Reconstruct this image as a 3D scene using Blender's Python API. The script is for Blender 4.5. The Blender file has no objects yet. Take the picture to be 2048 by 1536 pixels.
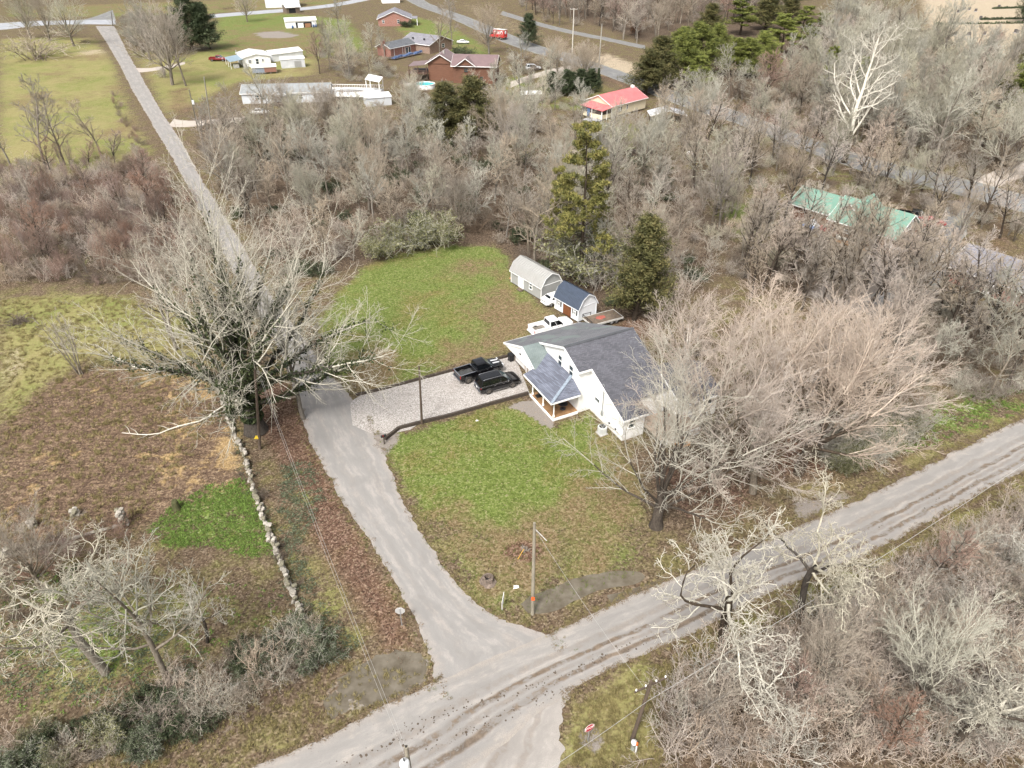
import bpy, bmesh, math, random
import numpy as np
from mathutils import Vector, Matrix

random.seed(7)
RNG = np.random.default_rng(7)
SC = bpy.context.scene
COL = SC.collection

# ------------------------------------------------------------------ camera
CAM_H, CAM_TILT, FPX = 47.6, 34.5, 1420.0        # drone height, degrees below level, focal length for a 2048 px wide picture
cam_d = bpy.data.cameras.new('camera')
cam_d.sensor_width = 36.0
cam_d.lens = 36.0 * FPX / 2048.0
cam_d.clip_start = 0.5
cam_d.clip_end = 6000.0
cam = bpy.data.objects.new('camera', cam_d)
COL.objects.link(cam)
cam.location = (0, 0, CAM_H)
cam.rotation_euler = (math.radians(90 - CAM_TILT), 0, 0)
SC.camera = cam

# ------------------------------------------------------------------ sky, sun, exposure
SUN_EL, SUN_AZ = 52.0, 205.0                      # bright overcast, light from behind the camera's left
world = bpy.data.worlds.new('World')
SC.world = world
world.use_nodes = True
wn = world.node_tree
wn.nodes.clear()
w_out = wn.nodes.new('ShaderNodeOutputWorld')
w_bg = wn.nodes.new('ShaderNodeBackground')
w_sky = wn.nodes.new('ShaderNodeTexSky')
w_hs = wn.nodes.new('ShaderNodeHueSaturation')
w_sky.sky_type = 'NISHITA'
w_sky.sun_disc = False
w_sky.sun_elevation = math.radians(SUN_EL)
w_sky.sun_rotation = math.radians(SUN_AZ)
w_sky.air_density = 1.0
w_sky.dust_density = 6.0
w_sky.ozone_density = 1.0
w_hs.inputs['Saturation'].default_value = 0.22
w_bg.inputs['Strength'].default_value = 0.105
wn.links.new(w_sky.outputs[0], w_hs.inputs['Color'])
wn.links.new(w_hs.outputs[0], w_bg.inputs['Color'])
wn.links.new(w_bg.outputs[0], w_out.inputs['Surface'])
sun_d = bpy.data.lights.new('sun', 'SUN')
sun_d.energy = 1.5
sun_d.angle = math.radians(11)
sun_d.color = (1.0, 0.96, 0.90)
sun = bpy.data.objects.new('sun', sun_d)
COL.objects.link(sun)
_az = math.radians(SUN_AZ)
_sd = Vector((math.sin(_az) * math.cos(math.radians(SUN_EL)), math.cos(_az) * math.cos(math.radians(SUN_EL)), math.sin(math.radians(SUN_EL))))
sun.rotation_euler = _sd.to_track_quat('Z', 'Y').to_euler()
sun.location = (0, 0, 80)
vs = SC.view_settings
vs.view_transform = 'Standard'
vs.look = 'None'
vs.exposure = 1.36
vs.gamma = 1.0
vs.use_curve_mapping = False

# ------------------------------------------------------------------ survey: read a ground position off the photograph once
_ct, _st = math.cos(math.radians(CAM_TILT)), math.sin(math.radians(CAM_TILT))
def at(u, v, z=0.0):
    a, b = (u - 1024) / FPX, (v - 768) / FPX
    dy, dz = _ct - b * _st, -_st - b * _ct
    s = (z - CAM_H) / dz
    return Vector((a * s, dy * s, z))
def height_to(p, vtop):
    """height of a vertical thing standing at p whose top shows at picture row vtop"""
    b = (vtop - 768) / FPX
    return CAM_H + p[1] * (-_st - b * _ct) / (_ct - b * _st)
def bearing(p, q):
    return math.atan2(q[1] - p[1], q[0] - p[0])

# ------------------------------------------------------------------ objects
def tag(o, label=None, cat=None, group=None, kind=None):
    if label: o['label'] = label
    if cat: o['category'] = cat
    if group: o['group'] = group
    if kind: o['kind'] = kind
    return o
def thing(name, label, cat, loc=(0, 0, 0), rz=0.0, group=None):
    o = bpy.data.objects.new(name, None)
    o.empty_display_size = 0.3
    COL.objects.link(o)
    o.location = loc
    o.rotation_euler = (0, 0, rz)
    return tag(o, label, cat, group)
def link(name, me, parent=None):
    o = bpy.data.objects.new(name, me)
    COL.objects.link(o)
    if parent is not None: o.parent = parent
    return o
def copy_tree(o, parent=None):
    c = o.copy()
    COL.objects.link(c)
    if parent is not None: c.parent = parent
    for ch in list(o.children): copy_tree(ch, c)
    return c

class MB:
    """collects shapes and links them as one mesh object"""
    def __init__(s): s.v, s.f, s.sm, s.cut = [], [], [], []
    def add(s, vs, fs, smooth=False):
        n = len(s.v); s.cut.append((n, len(s.f))); s.v += [tuple(p) for p in vs]
        s.f += [tuple(i + n for i in f) for f in fs]; s.sm += [smooth] * len(fs)
        return s
    def box(s, x0, x1, y0, y1, z0, z1):
        vs = [(x, y, z) for z in (z0, z1) for y in (y0, y1) for x in (x0, x1)]
        return s.add(vs, [(0, 2, 3, 1), (4, 5, 7, 6), (0, 1, 5, 4), (1, 3, 7, 5), (3, 2, 6, 7), (2, 0, 4, 6)])
    def slab(s, pts, th):
        """planar polygon made solid: thickness th against its normal"""
        P = [Vector(p) for p in pts]; n = Vector((0, 0, 0))
        for i in range(len(P)): n += (P[i] - P[0]).cross(P[(i + 1) % len(P)] - P[0])
        n.normalize(); k = len(P)
        Q = [p - n * th for p in P]
        return s.add(P + Q, [tuple(range(k)), tuple(range(2 * k - 1, k - 1, -1))] + [(i, i + k, (i + 1) % k + k, (i + 1) % k) for i in range(k)])
    def bar(s, p, q, w, h=None, up=(0, 0, 1)):
        p, q = Vector(p), Vector(q); h = h or w; d = (q - p).normalized()
        x = d.cross(Vector(up))
        if x.length < 1e-4: x = d.cross(Vector((1, 0, 0)))
        x.normalize(); y = x.cross(d)
        vs = [e + x * (sx * w / 2) + y * (sy * h / 2) for e in (p, q) for sx, sy in ((-1, -1), (1, -1), (1, 1), (-1, 1))]
        return s.add(vs, [(3, 2, 1, 0), (4, 5, 6, 7)] + [(i, (i + 1) % 4, (i + 1) % 4 + 4, i + 4) for i in range(4)])
    def tube(s, pts, rad, n=8, caps=True, smooth=True):
        P = [Vector(p) for p in pts]; R = rad if isinstance(rad, (list, tuple)) else [rad] * len(P)
        vs, fs = [], []
        for i, p in enumerate(P):
            d = (P[min(i + 1, len(P) - 1)] - P[max(i - 1, 0)]).normalized()
            x = d.cross(Vector((0, 0, 1)))
            if x.length < 1e-3: x = Vector((1, 0, 0))
            x.normalize(); y = x.cross(d)
            vs += [p + (x * math.cos(t) + y * math.sin(t)) * R[i] for t in [2 * math.pi * k / n for k in range(n)]]
        for i in range(len(P) - 1):
            fs += [(i * n + k, i * n + (k + 1) % n, (i + 1) * n + (k + 1) % n, (i + 1) * n + k) for k in range(n)]
        s.add(vs, fs, smooth)
        if caps: s.add(vs[:n] + vs[-n:], [tuple(range(n - 1, -1, -1)), tuple(range(n, 2 * n))])
        return s
    def lathe(s, prof, n=16, c=(0, 0, 0), axis='z', smooth=True):
        vs, fs = [], []
        for r, h in prof:
            for k in range(n):
                t = 2 * math.pi * k / n; a, b = r * math.cos(t), r * math.sin(t)
                vs.append({'z': (c[0] + a, c[1] + b, c[2] + h), 'y': (c[0] + a, c[1] + h, c[2] - b), 'x': (c[0] + h, c[1] + a, c[2] + b)}[axis])
        for i in range(len(prof) - 1):
            fs += [(i * n + k, i * n + (k + 1) % n, (i + 1) * n + (k + 1) % n, (i + 1) * n + k) for k in range(n)]
        return s.add(vs, fs, smooth)
    def each(s, name, mat, parent=None):
        """every shape collected becomes an object of its own"""
        c = s.cut + [(len(s.v), len(s.f))]; out = []
        for (v0, f0), (v1, f1) in zip(c[:-1], c[1:]):
            m = MB(); m.v = s.v[v0:v1]; m.f = [tuple(i - v0 for i in f) for f in s.f[f0:f1]]; m.sm = s.sm[f0:f1]
            out.append(m.build(name, mat, parent))
        return out
    def build(s, name, mat, parent=None, bevel=0):
        me = bpy.data.meshes.new(name)
        me.from_pydata(s.v, [], s.f)
        me.polygons.foreach_set('use_smooth', s.sm)
        me.materials.append(mat)
        me.update()
        if bevel:
            bm = bmesh.new(); bm.from_mesh(me)
            bmesh.ops.remove_doubles(bm, verts=bm.verts, dist=1e-4)
            bmesh.ops.bevel(bm, geom=[e for e in bm.edges if e.calc_face_angle(0) > 0.5], offset=bevel, segments=2, affect='EDGES', profile=0.6)
            bm.to_mesh(me); bm.free()
        return link(name, me, parent)

def mesh_np(name, V, F, mats, midx=None, smooth=False):
    me = bpy.data.meshes.new(name)
    n, k = F.shape
    me.vertices.add(len(V)); me.vertices.foreach_set('co', V.astype(np.float32).ravel())
    me.loops.add(n * k); me.loops.foreach_set('vertex_index', F.astype(np.int32).ravel())
    me.polygons.add(n); me.polygons.foreach_set('loop_start', np.arange(0, n * k, k, dtype=np.int32))
    me.polygons.foreach_set('loop_total', np.full(n, k, dtype=np.int32))
    if smooth: me.polygons.foreach_set('use_smooth', np.ones(n, dtype=bool))
    for m in mats: me.materials.append(m)
    if midx is not None: me.polygons.foreach_set('material_index', midx.astype(np.int32))
    me.update(calc_edges=True)
    return me

# ------------------------------------------------------------------ materials
class NT:
    def __init__(s, name):
        s.m = bpy.data.materials.new(name); s.m.use_nodes = True
        s.t = s.m.node_tree; s.b = s.t.nodes['Principled BSDF']
    def n(s, typ, **kw):
        d = s.t.nodes.new(typ)
        for k, v in kw.items():
            if hasattr(d, k): setattr(d, k, v)
        return d
    def l(s, a, b): s.t.links.new(a, b)
    def val(s, sock, x):
        if hasattr(x, 'default_value') or hasattr(x, 'links'): s.l(x, sock)
        else: sock.default_value = x
    def pos(s, kind='Object'): return s.n('ShaderNodeTexCoord').outputs[kind]
    def noise(s, scale, detail=3, rough=0.6, vec=None, dist=0.0, sc3=None):
        d = s.n('ShaderNodeTexNoise'); d.inputs['Scale'].default_value = scale; d.inputs['Detail'].default_value = detail
        d.inputs['Roughness'].default_value = rough; d.inputs['Distortion'].default_value = dist
        v = vec if vec is not None else s.pos()
        if sc3:
            mp = s.n('ShaderNodeMapping'); mp.inputs['Scale'].default_value = sc3; s.l(v, mp.inputs['Vector']); v = mp.outputs[0]
        s.l(v, d.inputs['Vector']); return d.outputs[0]
    def voro(s, scale, vec=None, out='Color', rnd=1.0):
        d = s.n('ShaderNodeTexVoronoi'); d.inputs['Scale'].default_value = scale; d.inputs['Randomness'].default_value = rnd
        s.l(vec if vec is not None else s.pos(), d.inputs['Vector']); return d.outputs[out]
    def ramp(s, fac, stops):
        d = s.n('ShaderNodeValToRGB'); e = d.color_ramp.elements
        while len(e) < len(stops): e.new(0.5)
        for x, (p, c) in zip(e, stops):
            x.position = p; x.color = (*c, 1) if not isinstance(c, (int, float)) else (c, c, c, 1)
        s.l(fac, d.inputs[0]); return d.outputs[0]
    def math(s, op, a, b=0.0, c=None, clamp=False):
        d = s.n('ShaderNodeMath', operation=op); d.use_clamp = clamp
        s.val(d.inputs[0], a); s.val(d.inputs[1], b)
        if c is not None: s.val(d.inputs[2], c)
        return d.outputs[0]
    def mix(s, fac, a, b, mode='MIX'):
        d = s.n('ShaderNodeMix', data_type='RGBA', blend_type=mode)
        s.val(d.inputs[0], fac)
        for i, x in ((6, a), (7, b)):
            if isinstance(x, tuple): d.inputs[i].default_value = (*x, 1) if len(x) == 3 else x
            else: s.l(x, d.inputs[i])
        return d.outputs[2]
    def smooth(s, x, lo, hi):
        d = s.n('ShaderNodeMapRange', interpolation_type='SMOOTHSTEP')
        s.val(d.inputs[0], x); d.inputs[1].default_value = lo; d.inputs[2].default_value = hi
        return d.outputs[0]
    def attr(s, name, out='Fac'):
        d = s.n('ShaderNodeAttribute'); d.attribute_name = name; return d.outputs[out]
    def bump(s, h, strength=0.4, dist=0.05):
        d = s.n('ShaderNodeBump'); d.inputs['Strength'].default_value = strength; d.inputs['Distance'].default_value = dist
        s.l(h, d.inputs['Height']); s.l(d.outputs[0], s.b.inputs['Normal'])
    def base(s, c): 
        if isinstance(c, tuple): s.b.inputs['Base Color'].default_value = (*c, 1)
        else: s.l(c, s.b.inputs['Base Color'])
    def set(s, rough=0.7, metal=0.0, spec=0.5, coat=0.0):
        s.b.inputs['Roughness'].default_value = rough; s.b.inputs['Metallic'].default_value = metal
        s.b.inputs['Specular IOR Level'].default_value = spec; s.b.inputs['Coat Weight'].default_value = coat

_M = {}
def plain(name, c, rough=0.6, var=0.15, scale=3.0, metal=0.0, spec=0.4, coat=0.0, bump=0.0, sc3=None, detail=4):
    """one-colour surface with worn, uneven tone"""
    if name in _M: return _M[name]
    m = NT(name); m.set(rough, metal, spec, coat)
    if var > 0:
        f = m.noise(scale, detail, 0.65, sc3=sc3)
        lo = tuple(x * (1 - var) for x in c); hi = tuple(min(x * (1 + var), 0.95) for x in c)
        m.base(m.ramp(f, [(0.3, lo), (0.7, hi)]))
        if bump: m.bump(f, bump, 0.03)
    else: m.base(c)
    _M[name] = m.m
    return m.m
# ------------------------------------------------------------------ ground and its cover (weights of cover are laid out as plots on the land)
def px_poly(pts): return np.array([[*at(u, v)[:2]] for u, v in pts])
def sdist(P, poly):
    """signed distance (positive inside) from points P to polygon"""
    x, y = P[:, 0], P[:, 1]; d = np.full(len(P), 1e18); ins = np.zeros(len(P), bool)
    for i in range(len(poly)):
        a, b = poly[i], poly[(i + 1) % len(poly)]
        e = b - a; w = P - a
        t = np.clip((w @ e) / (e @ e + 1e-12), 0, 1)
        q = w - t[:, None] * e
        d = np.minimum(d, (q * q).sum(1))
        c = (a[1] > y) != (b[1] > y)
        if abs(b[1] - a[1]) > 1e-12:
            ins ^= c & (x < (b[0] - a[0]) * (y - a[1]) / (b[1] - a[1]) + a[0])
    return np.where(ins, 1, -1) * np.sqrt(d)
def axis(lo, hi, segs):
    out = []
    for a, b, s in segs: out += list(np.arange(a, b, s))
    return np.array(out + [segs[-1][1]])
gx = axis(0, 0, [(-3000, -400, 260), (-400, -160, 8), (-160, -70, 2.5), (-70, 70, 0.7), (70, 160, 2.5), (160, 400, 8), (400, 3000, 260)])
gy = axis(0, 0, [(-600, 10, 61), (10, 125, 0.7), (125, 230, 1.6), (230, 520, 5), (520, 4000, 290)])
GX, GY = np.meshgrid(gx, gy)
GP = np.stack([GX.ravel(), GY.ravel()], 1)
nx, ny = len(gx), len(gy)
ii = np.arange((nx - 1) * (ny - 1)); r0 = (ii // (nx - 1)) * nx + ii % (nx - 1)
GF = np.stack([r0, r0 + 1, r0 + nx + 1, r0 + nx], 1)
LAYERS = ['lawn', 'field', 'dry', 'vine', 'stone', 'pale', 'red', 'wood', 'thatch']
W = {k: np.zeros(len(GP)) for k in LAYERS}
def plot(layer, pts, soft=2.0, val=1.0):
    d = sdist(GP, px_poly(pts))
    W[layer] = np.maximum(W[layer], val * np.clip(0.5 + d / (2 * soft), 0, 1))
def carve(layer, pts, soft=2.0, val=1.0):
    d = sdist(GP, px_poly(pts))
    W[layer] *= 1 - val * np.clip(0.5 + d / (2 * soft), 0, 1)
# lawns
plot('lawn', [(730, 535), (800, 508), (900, 492), (985, 491), (1015, 515), (1022, 560), (1090, 615), (1110, 640), (1060, 672), (1010, 700), (900, 735), (790, 775), (700, 785), (645, 720), (640, 640), (690, 570)], 2.6)
plot('lawn', [(770, 905), (800, 872), (850, 855), (960, 822), (1030, 815), (1110, 852), (1180, 830), (1232, 890), (1275, 945), (1290, 1020), (1230, 1080), (1080, 1060), (960, 1075), (860, 1040), (800, 960)], 2.2)
plot('lawn', [(860, 1040), (960, 1060), (1080, 1040), (1230, 1060), (1300, 1080), (1270, 1150), (1120, 1170), (1040, 1215), (1000, 1250), (930, 1190)], 1.5, 0.62)
plot('lawn', [(1190, 225), (1270, 240), (1300, 330), (1220, 345), (1190, 290)], 4, 0.9)
plot('lawn', [(1400, 330), (1500, 340), (1560, 470), (1480, 520), (1400, 420)], 6, 0.62)
plot('lawn', [(1020, 150), (1180, 160), (1230, 175), (1180, 225), (1060, 215), (980, 200)], 4, 0.85)
plot('lawn', [(820, 30), (900, 50), (1000, 110), (960, 170), (880, 110), (790, 60)], 5, 0.9)
plot('lawn', [(430, 30), (560, 25), (700, 40), (740, 100), (640, 120), (420, 110)], 8, 0.9)
plot('lawn', [(0, 15), (120, 10), (700, -10), (700, 10), (420, 28), (230, 35), (0, 35)], 8, 0.7)
plot('lawn', [(1600, 330), (1780, 380), (1790, 420), (1640, 360)], 4, 0.55)
plot('lawn', [(1760, 830), (1900, 740), (2048, 720), (2048, 820), (1900, 880)], 3, 0.3)
plot('lawn', [(0, 440), (200, 480), (330, 560), (200, 590), (0, 600)], 4, 0.35)
# yellow rough grass
plot('dry', [(0, 75), (180, 75), (225, 120), (255, 215), (300, 310), (200, 340), (0, 370)], 4)
plot('dry', [(260, 100), (430, 100), (640, 110), (640, 150), (480, 165), (330, 240), (300, 180)], 4, 0.8)
plot('dry', [(0, 600), (180, 585), (420, 640), (400, 720), (170, 720), (60, 790), (0, 850)], 3)
plot('dry', [(1430, 260), (1560, 330), (1840, 420), (1780, 380), (1560, 270)], 5, 0.5)
plot('dry', [(830, 1060), (930, 1060), (1250, 1050), (1270, 1140), (1110, 1190), (1040, 1240), (940, 1190)], 1.2, 0.45)
plot('dry', [(690, 1060), (790, 1190), (840, 1290), (760, 1320), (640, 1310), (600, 1180), (580, 1080)], 2, 0.45)
plot('dry', [(1140, 1400), (1260, 1320), (1330, 1330), (1330, 1536), (1110, 1536)], 1, 0.7)
plot('dry', [(560, 1480), (760, 1390), (860, 1345), (700, 1440), (500, 1536), (430, 1536)], 0.8, 0.6)
plot('dry', [(0, 1180), (330, 1130), (560, 1200), (420, 1320), (250, 1400), (0, 1450)], 3, 0.5)
plot('dry', [(1330, 1310), (1700, 1125), (2048, 965), (2048, 1010), (1750, 1160), (1360, 1340)], 1, 0.6)
plot('dry', [(1560, 960), (1750, 930), (2048, 800), (2048, 840), (1800, 950), (1600, 1040)], 1.5, 0.55)
# brown weedy field on the left
plot('field', [(0, 830), (60, 780), (170, 740), (300, 740), (440, 780), (470, 900), (500, 980), (400, 1010), (260, 1060), (0, 1120)], 3)
plot('field', [(1180, 120), (1300, 150), (1310, 190), (1260, 180), (1160, 140)], 4)
# green ground cover
plot('vine', [(295, 1060), (350, 1005), (420, 970), (490, 955), (530, 1040), (560, 1110), (500, 1115), (420, 1090), (340, 1095)], 4.5, 0.74)
plot('vine', [(560, 930), (620, 920), (650, 1000), (600, 1090), (640, 1200), (720, 1290), (650, 1330), (590, 1180), (560, 1060)], 2.5, 0.5)
plot('vine', [(0, 1150), (200, 1130), (300, 1200), (380, 1330), (200, 1390), (0, 1330)], 3, 0.5)
plot('vine', [(1790, 850), (1880, 790), (2048, 770), (2048, 830), (1880, 890), (1810, 910)], 3.0, 0.55)
# gravel and dirt
plot('stone', [(1010, 812), (1060, 800), (1075, 800), (1112, 850), (1108, 862), (1080, 845), (1045, 822)], 0.5)
plot('stone', [(640, 1370), (720, 1320), (830, 1300), (880, 1340), (860, 1380), (760, 1420), (650, 1440)], 2.2, 0.7)
plot('stone', [(730, 860), (790, 850), (800, 880), (770, 920), (740, 890)], 0.6, 0.8)
plot('stone', [(1160, 1455), (1200, 1455), (1210, 1490), (1190, 1505), (1165, 1495)], 0.3)
plot('stone', [(1600, 590), (1700, 500), (1820, 470), (1900, 440), (1950, 450), (1900, 500), (1890, 600), (1760, 640)], 3, 0.8)
plot('stone', [(1620, 440), (1700, 480), (1720, 540), (1600, 520)], 3, 0.5)
plot('stone', [(505, 65), (560, 62), (605, 72), (560, 77), (525, 76)], 2)
plot('stone', [(1560, 990), (1690, 970), (1720, 1000), (1600, 1060)], 1.5, 0.6)
# pale straw land
plot('pale', [(1840, -10), (2060, -10), (2060, 110), (1950, 110), (1860, 60)], 8)
plot('pale', [(1215, 105), (1310, 140), (1310, 175), (1230, 150), (1160, 118)], 4, 0.7)
plot('pale', [(900, -5), (1000, 20), (1120, 75), (1040, 80), (930, 30)], 6, 0.35)
plot('pale', [(0, 700), (50, 690), (60, 750), (0, 790)], 2, 0.6)
plot('pale', [(140, 100), (215, 98), (220, 110), (150, 112)], 3, 0.6)
# reddish leaf fall
plot('red', [(1480, 200), (1560, 235), (1700, 290), (1780, 310), (1780, 340), (1600, 290), (1480, 235)], 4)
plot('red', [(1560, 860), (1640, 820), (1720, 900), (1660, 950), (1540, 960)], 3)
plot('red', [(1640, 960), (1900, 860), (1900, 880), (1660, 990)], 2, 0.8)
plot('red', [(1840, 640), (1960, 620), (1980, 700), (1900, 780), (1850, 740)], 4, 0.8)
plot('red', [(1960, 430), (2048, 400), (2048, 520), (1950, 500)], 4, 0.6)
plot('red', [(1340, 1380), (1500, 1270), (1700, 1180), (2048, 1010), (2048, 1300), (1700, 1400)], 3, 0.45)
plot('red', [(490, 760), (600, 760), (640, 900), (700, 1010), (800, 1190), (850, 1300), (760, 1320), (620, 1100), (560, 950), (480, 830)], 1.5, 0.75)
plot('red', [(250, 180), (290, 180), (330, 260), (345, 300), (310, 310)], 2, 0.5)
plot('red', [(330, 240), (400, 220), (390, 170), (320, 180)], 3, 0.6)
plot('red', [(1000, 1110), (1020, 1085), (1060, 1080), (1100, 1100), (1070, 1125), (1035, 1125)], 0.5, 0.9)
plot('red', [(955, 1165), (960, 1140), (990, 1145), (995, 1165), (985, 1185), (965, 1185)], 0.5, 0.8)
plot('red', [(1200, 660), (1260, 620), (1330, 640), (1300, 690)], 2, 0.7)
# dark leaf mould under the woods
plot('wood', [(380, 230), (640, 250), (900, 300), (1180, 330), (1420, 380), (1450, 550), (1300, 640), (1200, 640), (1110, 590), (1015, 520), (985, 490), (800, 505), (700, 545), (560, 560), (480, 440)], 4)
plot('wood', [(0, 330), (150, 330), (310, 330), (430, 480), (400, 570), (200, 580), (0, 570)], 4, 0.8)
plot('wood', [(1250, 950), (1290, 890), (1400, 860), (1560, 850), (1600, 950), (1500, 1050), (1350, 1080), (1280, 1040)], 3, 0.7)
plot('wood', [(1330, 1400), (1480, 1310), (1760, 1180), (2048, 1030), (2048, 1560), (1330, 1560)], 2, 0.8)
plot('wood', [(0, 1460), (250, 1400), (560, 1290), (640, 1300), (640, 1400), (430, 1500), (0, 1560)], 2, 0.8)
plot('wood', [(1290, 180), (1500, 190), (1720, 260), (2048, 370), (2048, 150), (1840, 120), (1560, -10), (1000, -10), (1300, 90)], 6, 0.8)

plot('thatch', [(930, 600), (1000, 570), (1060, 600), (1110, 625), (1080, 665), (1020, 700), (900, 730), (840, 740), (900, 690), (960, 650)], 3.0, 0.75)
plot('thatch', [(860, 540), (940, 510), (1000, 520), (1010, 560), (940, 560)], 2.5, 0.55)
plot('thatch', [(700, 700), (760, 690), (800, 740), (760, 785), (690, 785)], 2.0, 0.85)
plot('thatch', [(840, 760), (900, 725), (1010, 690), (1012, 705), (900, 745), (800, 780)], 1.0, 0.9)
plot('thatch', [(880, 1000), (1000, 1020), (1290, 930), (1310, 1080), (1240, 1160), (1100, 1190), (1040, 1250), (960, 1215), (900, 1130), (850, 1060)], 2.5, 0.62)
plot('thatch', [(1190, 850), (1250, 880), (1300, 960), (1300, 1060), (1240, 1000), (1200, 920)], 2.0, 0.75)

plot('thatch', [(430, 60), (640, 50), (700, 110), (640, 160), (420, 130)], 12, 0.5)
plot('thatch', [(770, 40), (1000, 110), (960, 180), (840, 110)], 10, 0.45)
plot('thatch', [(0, -10), (760, -20), (700, 20), (0, 40)], 14, 0.5)
plot('thatch', [(1020, 140), (1300, 160), (1320, 340), (1180, 350), (1000, 200)], 10, 0.4)

plot('wood', [(1300, 330), (1450, 360), (1560, 440), (1640, 480), (1850, 560), (1850, 640), (1560, 600), (1450, 560), (1380, 450)], 4, 0.7)
plot('red', [(1500, 480), (1640, 540), (1860, 600), (1900, 700), (1840, 720), (1700, 620), (1520, 560)], 5, 0.6)
plot('red', [(1260, 900), (1400, 900), (1560, 960), (1520, 1060), (1380, 1080), (1290, 1000)], 2.5, 0.5)
def ground_material():
    m = NT('ground_cover'); m.set(0.95, 0, 0.15)
    P = m.n('ShaderNodeNewGeometry').outputs['Position']
    n_big = m.noise(0.045, 3, 0.6, P); n_mid = m.noise(0.35, 9, 0.74, P, 0.4); n_fin = m.noise(2.6, 4, 0.7, P, 0.3); n_tiny = m.noise(11.0, 2, 0.7, P)
    cell = m.voro(7.0, P); sep = m.n('ShaderNodeSeparateColor'); m.l(cell, sep.inputs[0]); c1, c2 = sep.outputs[0], sep.outputs[1]
    # streaky relief for long lying grass
    streak = m.noise(1.0, 4, 0.7, P, 0.5, sc3=(0.5, 2.6, 1.0))
    rag = m.math('ADD', m.math('MULTIPLY', m.math('SUBTRACT', n_mid, 0.5), 1.0), m.math('MULTIPLY', m.math('SUBTRACT', n_fin, 0.5), 0.9))
    def w(layer, lo=0.36, hi=0.64, amp=1.0): 
        a = m.attr('w_' + layer)
        return m.smooth(m.math('ADD', a, m.math('MULTIPLY', rag, amp)), lo, hi)
    def speck(cols, f=None):
        x = m.math('ADD', m.math('MULTIPLY', n_fin, 0.55), m.math('MULTIPLY', c1, 0.45)) if f is None else f
        k = len(cols); return m.ramp(x, [(0.22 + 0.56 * i / (k - 1), c) for i, c in enumerate(cols)])
    litter = speck([(0.040, 0.029, 0.019), (0.085, 0.058, 0.037), (0.125, 0.090, 0.060), (0.20, 0.155, 0.11)])
    olive = speck([(0.05, 0.045, 0.018), (0.10, 0.085, 0.034), (0.14, 0.13, 0.05), (0.20, 0.16, 0.085)])
    col = m.mix(m.smooth(n_mid, 0.42, 0.66), litter, olive)
    mould = speck([(0.028, 0.020, 0.014), (0.062, 0.043, 0.029), (0.095, 0.068, 0.047), (0.17, 0.13, 0.095)])
    col = m.mix(w('wood', 0.3, 0.8), col, mould)
    fld = speck([(0.028, 0.018, 0.012), (0.082, 0.052, 0.035), (0.155, 0.106, 0.070), (0.34, 0.25, 0.16)], m.math('ADD', m.math('MULTIPLY', streak, 0.75), m.math('MULTIPLY', c1, 0.28)))
    fdk = m.smooth(m.math('ADD', m.math('MULTIPLY', n_mid, 0.65), m.math('MULTIPLY', m.noise(0.16, 5, 0.7, P, 1.2), 0.45)), 0.50, 0.63)
    fld = m.mix(m.math('MULTIPLY', fdk, 0.75), fld, speck([(0.022, 0.014, 0.010), (0.060, 0.038, 0.027), (0.10, 0.066, 0.045), (0.20, 0.14, 0.09)]))
    strawp = m.smooth(m.math('ADD', m.math('MULTIPLY', n_mid, 0.6), m.math('MULTIPLY', n_big, 0.5)), 0.57, 0.64)
    fld = m.mix(m.math('MULTIPLY', strawp, 0.8), fld, speck([(0.20, 0.13, 0.06), (0.34, 0.235, 0.11), (0.44, 0.32, 0.17)]))
    col = m.mix(w('field'), col, fld)
    n_l0 = m.noise(0.075, 6, 0.7, P, 0.7)
    dry = speck([(0.10, 0.075, 0.035), (0.185, 0.155, 0.065), (0.25, 0.225, 0.10), (0.38, 0.32, 0.18)], m.math('ADD', m.math('MULTIPLY', streak, 0.5), m.math('MULTIPLY', n_fin, 0.5)))
    dry = m.mix(m.math('MULTIPLY', m.smooth(m.math('ADD', m.math('MULTIPLY', n_l0, 0.7), m.math('MULTIPLY', n_mid, 0.35)), 0.40, 0.74), 0.9), dry, speck([(0.06, 0.075, 0.015), (0.12, 0.155, 0.03), (0.18, 0.22, 0.06)]))
    dry = m.mix(m.math('MULTIPLY', m.smooth(m.math('ADD', m.math('MULTIPLY', n_big, 0.6), m.math('MULTIPLY', n_mid, 0.45)), 0.52, 0.66), 0.8), dry, speck([(0.08, 0.05, 0.03), (0.16, 0.11, 0.06), (0.24, 0.18, 0.11)]))
    col = m.mix(w('dry', 0.3, 0.75), col, dry)
    col = m.mix(w('pale', 0.3, 0.75), col, speck([(0.24, 0.185, 0.125), (0.34, 0.28, 0.20), (0.42, 0.36, 0.27)]))
    grass = speck([(0.055, 0.075, 0.014), (0.092, 0.122, 0.026), (0.130, 0.160, 0.042), (0.21, 0.22, 0.095)])
    grass2 = speck([(0.06, 0.066, 0.015), (0.115, 0.115, 0.028), (0.155, 0.145, 0.05), (0.23, 0.18, 0.10)])
    thatch = speck([(0.09, 0.055, 0.03), (0.155, 0.105, 0.062), (0.22, 0.16, 0.10)])
    n_l = m.noise(0.11, 6, 0.68, P, 0.5)
    turf = m.mix(m.smooth(m.math('ADD', m.math('MULTIPLY', n_l, 0.85), m.math('MULTIPLY', n_mid, 0.2)), 0.50, 0.66), grass, grass2)
    tf = m.math('ADD', m.attr('w_thatch'), m.math('ADD', m.math('MULTIPLY', m.math('SUBTRACT', n_mid, 0.5), 1.3), m.math('MULTIPLY', m.math('SUBTRACT', n_l, 0.5), 1.2)))
    turf = m.mix(m.math('MULTIPLY', m.smooth(tf, 0.10, 0.72), 0.85), turf, thatch)
    col = m.mix(w('lawn', 0.36, 0.64, 0.9), col, turf)
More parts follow.
